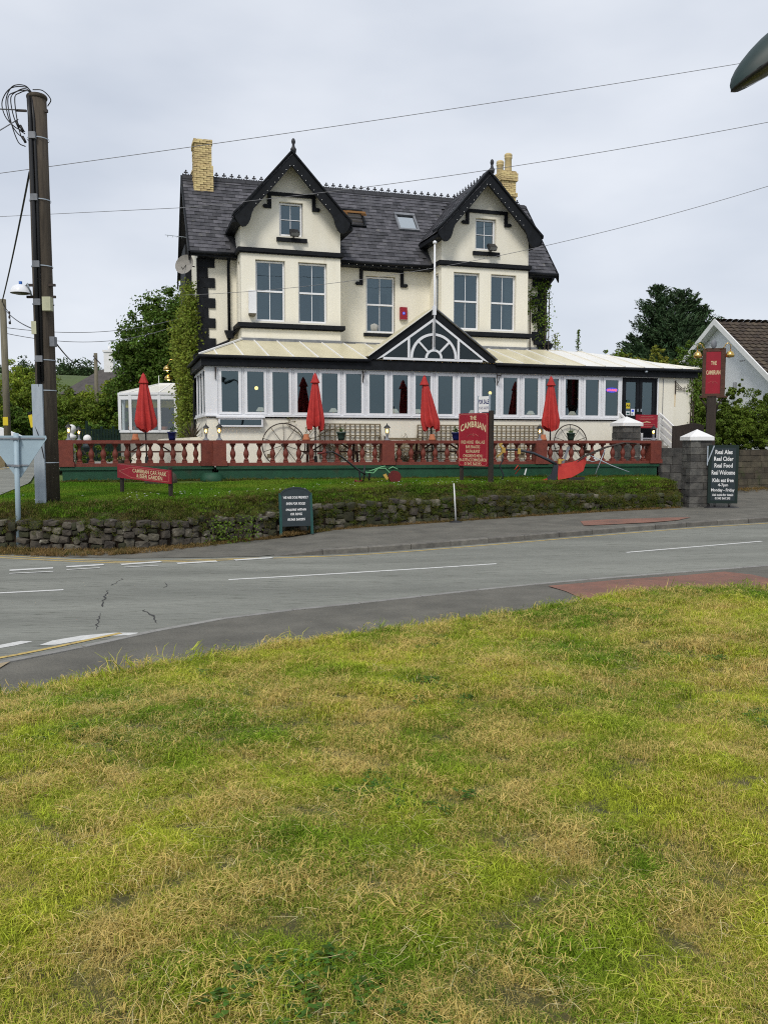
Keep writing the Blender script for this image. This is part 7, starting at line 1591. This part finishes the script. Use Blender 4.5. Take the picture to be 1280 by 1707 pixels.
for i, (px, py, Yd, rx, rz, mt, lab, nn_) in enumerate([(1030, 600, 44, .75, .75, L_mid, 'feathery grey green shrub behind the lounge roof, leftmost of the row', 1500), (1058, 610, 43, .7, .85, L_yel, 'golden shrub behind the lounge roof, before the conifer', 1700), (1092, 606, 44, .55, 1.1, L_yel, 'upright golden shrub behind the lounge roof, middle of the row', 1500), (1118, 622, 43, .8, .8, L_yel, 'rounded golden shrub behind the lounge roof, near the right end', 1900), (1148, 606, 41, .9, 1.1, L_ivyd, 'green shrub left of the white house gable', 2600), (1150, 640, 36, .7, 1.2, L_hedge, 'dark shrub between the lounge and the hanging sign', 2600), (1076, 640, 42, 2.0, .9, L_dark, 'dark shrubbery low behind the lounge roof', 3500)]):
    c = PX(px, py, Yd); tree('shrub', lab, 'shrub', (c.x, c.y, 1.2), [(c.x, c.y, c.z, rx, rx, rz), (c.x - rx * .4, c.y, c.z - rz * .7, rx * .8, rx, rz * .7), (c.x + rx * .4, c.y, c.z - rz * .7, rx * .8, rx, rz * .7), (c.x, c.y, c.z - rz * 1.6, rx, rx, rz * .8)], nn_ * 2, .13, mt, 60 + i, .06, 4)
# spires of plants standing above the roof line
for px, pt, pb, Yd, wv, lab in ((963, 550, 584, 36, .10, 'tall narrow flower spike sticking up behind the lounge roof'), (925, 556, 580, 35, .28, 'sprig of foliage behind the roof, right of the ivy corner')):
    c = PX(px, pb, Yd); t = PX(px, pt, Yd); rs_ = np.random.RandomState(px); r_ = root('tall_plant', lab, 'plant', (c.x, c.y, 1.3), 0); n = 220; s = rs_.random(n)
    P = np.stack([rs_.normal(0, wv, n) * (1.1 - s), rs_.normal(0, wv, n), c.z - 1.3 - .8 + (t.z - c.z + .8) * s], 1); link('leaves', leaves_mesh('leaves', P, np.tile([0., -.5, 1], (n, 1)), .10, L_ivyd if px == 963 else L_ivy, rs_), r_); MB().tube([(0, 0, 0), (0, 0, t.z - 1.3)], .015, 5).build('stem', M_bark, r_)
# creepers: leaves over a curved skin of clumps on the walls
def creeper(label, boxes, n, size, mat, seed, name='creeper', stems=True, at_=None):
    rs_ = np.random.RandomState(seed); at_ = at_ or W(boxes[0][0], boxes[0][2], TZ); r_ = root(name, label, 'creeper', at_, TH); P = []; Nn = []; v = np.array([(b[1] - b[0] + .2) * (b[5] - b[4]) + (b[3] - b[2]) * (b[5] - b[4]) for b in boxes]); cnt = (n * v / v.sum()).astype(int)
    o0 = np.array([boxes[0][0], boxes[0][2], TZ])
    for b, k in zip(boxes, cnt):
        nc = int(k / 45) + 4; C = rs_.uniform([b[0], b[2], b[4]], [b[1], b[3], b[5]], (nc, 3)); i = rs_.randint(0, nc, k); P.append(C[i] + rs_.normal(0, 1, (k, 3)) * [.12, .12, .17] - o0); Nn.append(np.tile([-.7, -.8, .4], (k, 1)))
    P = np.concatenate(P); link('leaves', leaves_mesh('leaves', P, np.concatenate(Nn), size, mat, rs_, .6), r_)
    m = MB()
    for k in range(5):
        b = boxes[k % len(boxes)]; x = rs_.uniform(b[0], b[1]) - o0[0]; y = rs_.uniform(b[2], b[3]) - o0[1]; m.tube([(x, y, 0), (x + rs_.uniform(-.1, .1), y, (b[4] + b[5]) / 2 - TZ), (x, y, b[5] - TZ)], [.025, .018, .006], 5)
    m.build('stems', M_bark, r_)
creeper('tall yellow green creeper covering the left side wall of the inn', [(-.18, .02, 4.1, 7.6, 1.6, 6.9), (-.16, .02, 3.9, 5.6, 6.6, 7.5), (-.55, -.1, 4.4, 7.0, 4.6, 6.3), (-.35, -.1, 4.3, 6.4, 1.5, 4.6), (-.42, -.1, 4.0, 5.4, 3.3, 5.6), (-.12, .10, 3.78, 4.0, 2.0, 7.0)], 24000, .10, L_ivy, 41)
creeper('dark ivy climbing the right front corner of the inn', [(12.62, 13.24, 3.76, 3.86, 6.5, 8.35), (12.86, 13.26, 3.78, 4.2, 6.0, 7.2), (12.45, 12.7, 3.80, 3.87, 7.2, 7.9)], 1500, .09, L_ivyd, 43)
creeper('straggling creeper down the right end of the lounge wall', [(16.74, 17.05, -.10, .02, 3.7, 4.5), (16.88, 17.1, -.12, .05, 2.6, 3.8), (16.92, 17.2, -.1, .2, 1.5, 2.8)], 700, .10, L_ivyd, 44)
creeper('ivy tumbling over the stone wall, left of the road sign post', [(-3.6, -2.4, -7.9, -7.6, .55, .95)], 500, .07, L_ivyd, 45, at_=V3((-8.6, 17.15, .45)))
creeper('patch of ivy on the stone wall, left of the arch topped blackboard', [(0, .9, 0, .2, TZ, TZ + .25)], 520, .06, L_ivyd, 46, at_=V3((-3.65, 18.05, .14)))
# hedge behind the drive wall and shrubs round the sign
rs_ = np.random.RandomState(90)
tree('hedge', 'tall loose green hedge above the drive wall at the right edge', 'hedge', (12.5, 31.6, 1.0), [(11.2, 31.2, 2.9, 1.0, .7, .75), (12.3, 31.5, 3.2, 1.1, .8, .9), (13.5, 31.7, 3.0, 1.2, .8, 1.0), (11.9, 31.2, 2.1, 1.5, .7, .7), (13.6, 31.4, 2.2, 1.6, .7, .7), (15.2, 32, 2.9, 1.4, .8, 1.0), (12.6, 31.6, 3.9, .45, .4, .42), (14.2, 31.9, 3.7, .7, .5, .5), (16.8, 32.2, 2.8, 1.4, .8, 1.0), (12.9, 31.2, 2.6, 1.8, .6, .8), (11.5, 29.4, 2.12, .9, .35, .26), (13.2, 29.9, 2.2, 1.1, .4, .3), (15, 30.5, 2.2, 1.1, .4, .3), (12.3, 30.2, 2.6, 1.2, .6, .5), (11.4, 31.3, 3.5, .35, .3, .5), (13.0, 31.5, 4.1, .22, .2, .4), (12.2, 31.4, 3.9, .2, .2, .35), (11.9, 30.9, 3.0, 1.1, .5, .7), (13.4, 31.2, 3.2, 1.3, .5, .75), (14.6, 31.5, 3.3, 1.1, .5, .7), (11.3, 30.8, 2.5, .7, .4, .5), (12.7, 30.9, 2.5, 1.5, .4, .5)], 105000, .075, L_hedge, 91, .08, 6, shell=.4)
tree('shrub', 'bright green shrub between the sign post and the hedge', 'shrub', (10.9, 29.6, .9), [(10.75, 29.6, 2.5, .5, .4, .5), (11.3, 29.8, 2.2, .5, .4, .5), (10.7, 29.6, 1.9, .4, .4, .4)], 2200, .10, L_ivyd, 92, .05, 3)
tree('shrub', 'dark shrubs behind the brown board screen', 'shrub', (10.6, 31.2, 1.0), [(10.6, 31.2, 2.6, .6, .5, .9), (10.9, 31.6, 3.8, .5, .5, .9), (10.3, 31.2, 1.9, .7, .5, .6), (11.2, 31.4, 3.0, .6, .5, .8)], 3400, .10, L_hedge, 93, .06, 3)
tree('shrub', 'low green plants at the foot of the left wall behind the lanterns', 'shrub', (-8.9, 25.6, 1.4), [(-8.9, 25.6, 1.9, .5, .3, .35), (-8.4, 25.9, 1.8, .4, .3, .3)], 900, .08, L_ivyd, 94, .03, 3)
# spiky cordyline beside the lounge
r_ = root('spiky_plant', 'purplish spiky plant beside the left corner of the lounge', 'plant', (-6.05, 27.2, 2.25), 0); m = MB(); rr = random.Random(3)
for k in range(46):
    a_ = rr.uniform(0, 6.28); e_ = rr.uniform(.35, 1.4); L = rr.uniform(.5, .85); d = V3((math.cos(a_) * math.cos(e_), math.sin(a_) * math.cos(e_), math.sin(e_))); s_ = V3((-math.sin(a_), math.cos(a_), 0)) * .022; p1 = d * L * .55; p2 = d * L + V3((0, 0, -.12 * math.cos(e_) * L)); m.add([-s_ * .6, s_ * .6, p1 + s_, p1 - s_, p2], [(0, 1, 2, 3), (3, 2, 4)])
m.build('leaves', pmat('purple_brown_leaf', (.10, .055, .04), (.05, .06, .03), rough=.5, scale=3, transl=.2), r_); MB().lathe([(.2, -.75), (.22, -.02), (.05, .02)], 10).build('stump', M_bark, r_)
# fringe of rough grass round the pole foot and the balustrade plinth
nf = 900; X = rs.uniform(-8.7, 8.5, nf); Y = baly(X) - .20 - np.abs(rs.normal(0, .10, nf))
scatter('plinth_grass', np.stack([X, Y, np.full(nf, 1.11)], 1), np.stack([rs.normal(0, .2, nf), rs.normal(0, .2, nf), rs.uniform(0, 6.28, nf)], 1), rs.uniform(.5, 1.2, nf), rs.randint(0, 4, nf), P_bank, kind='stuff', label='dark rough grass at the foot of the green plinth', category='grass')
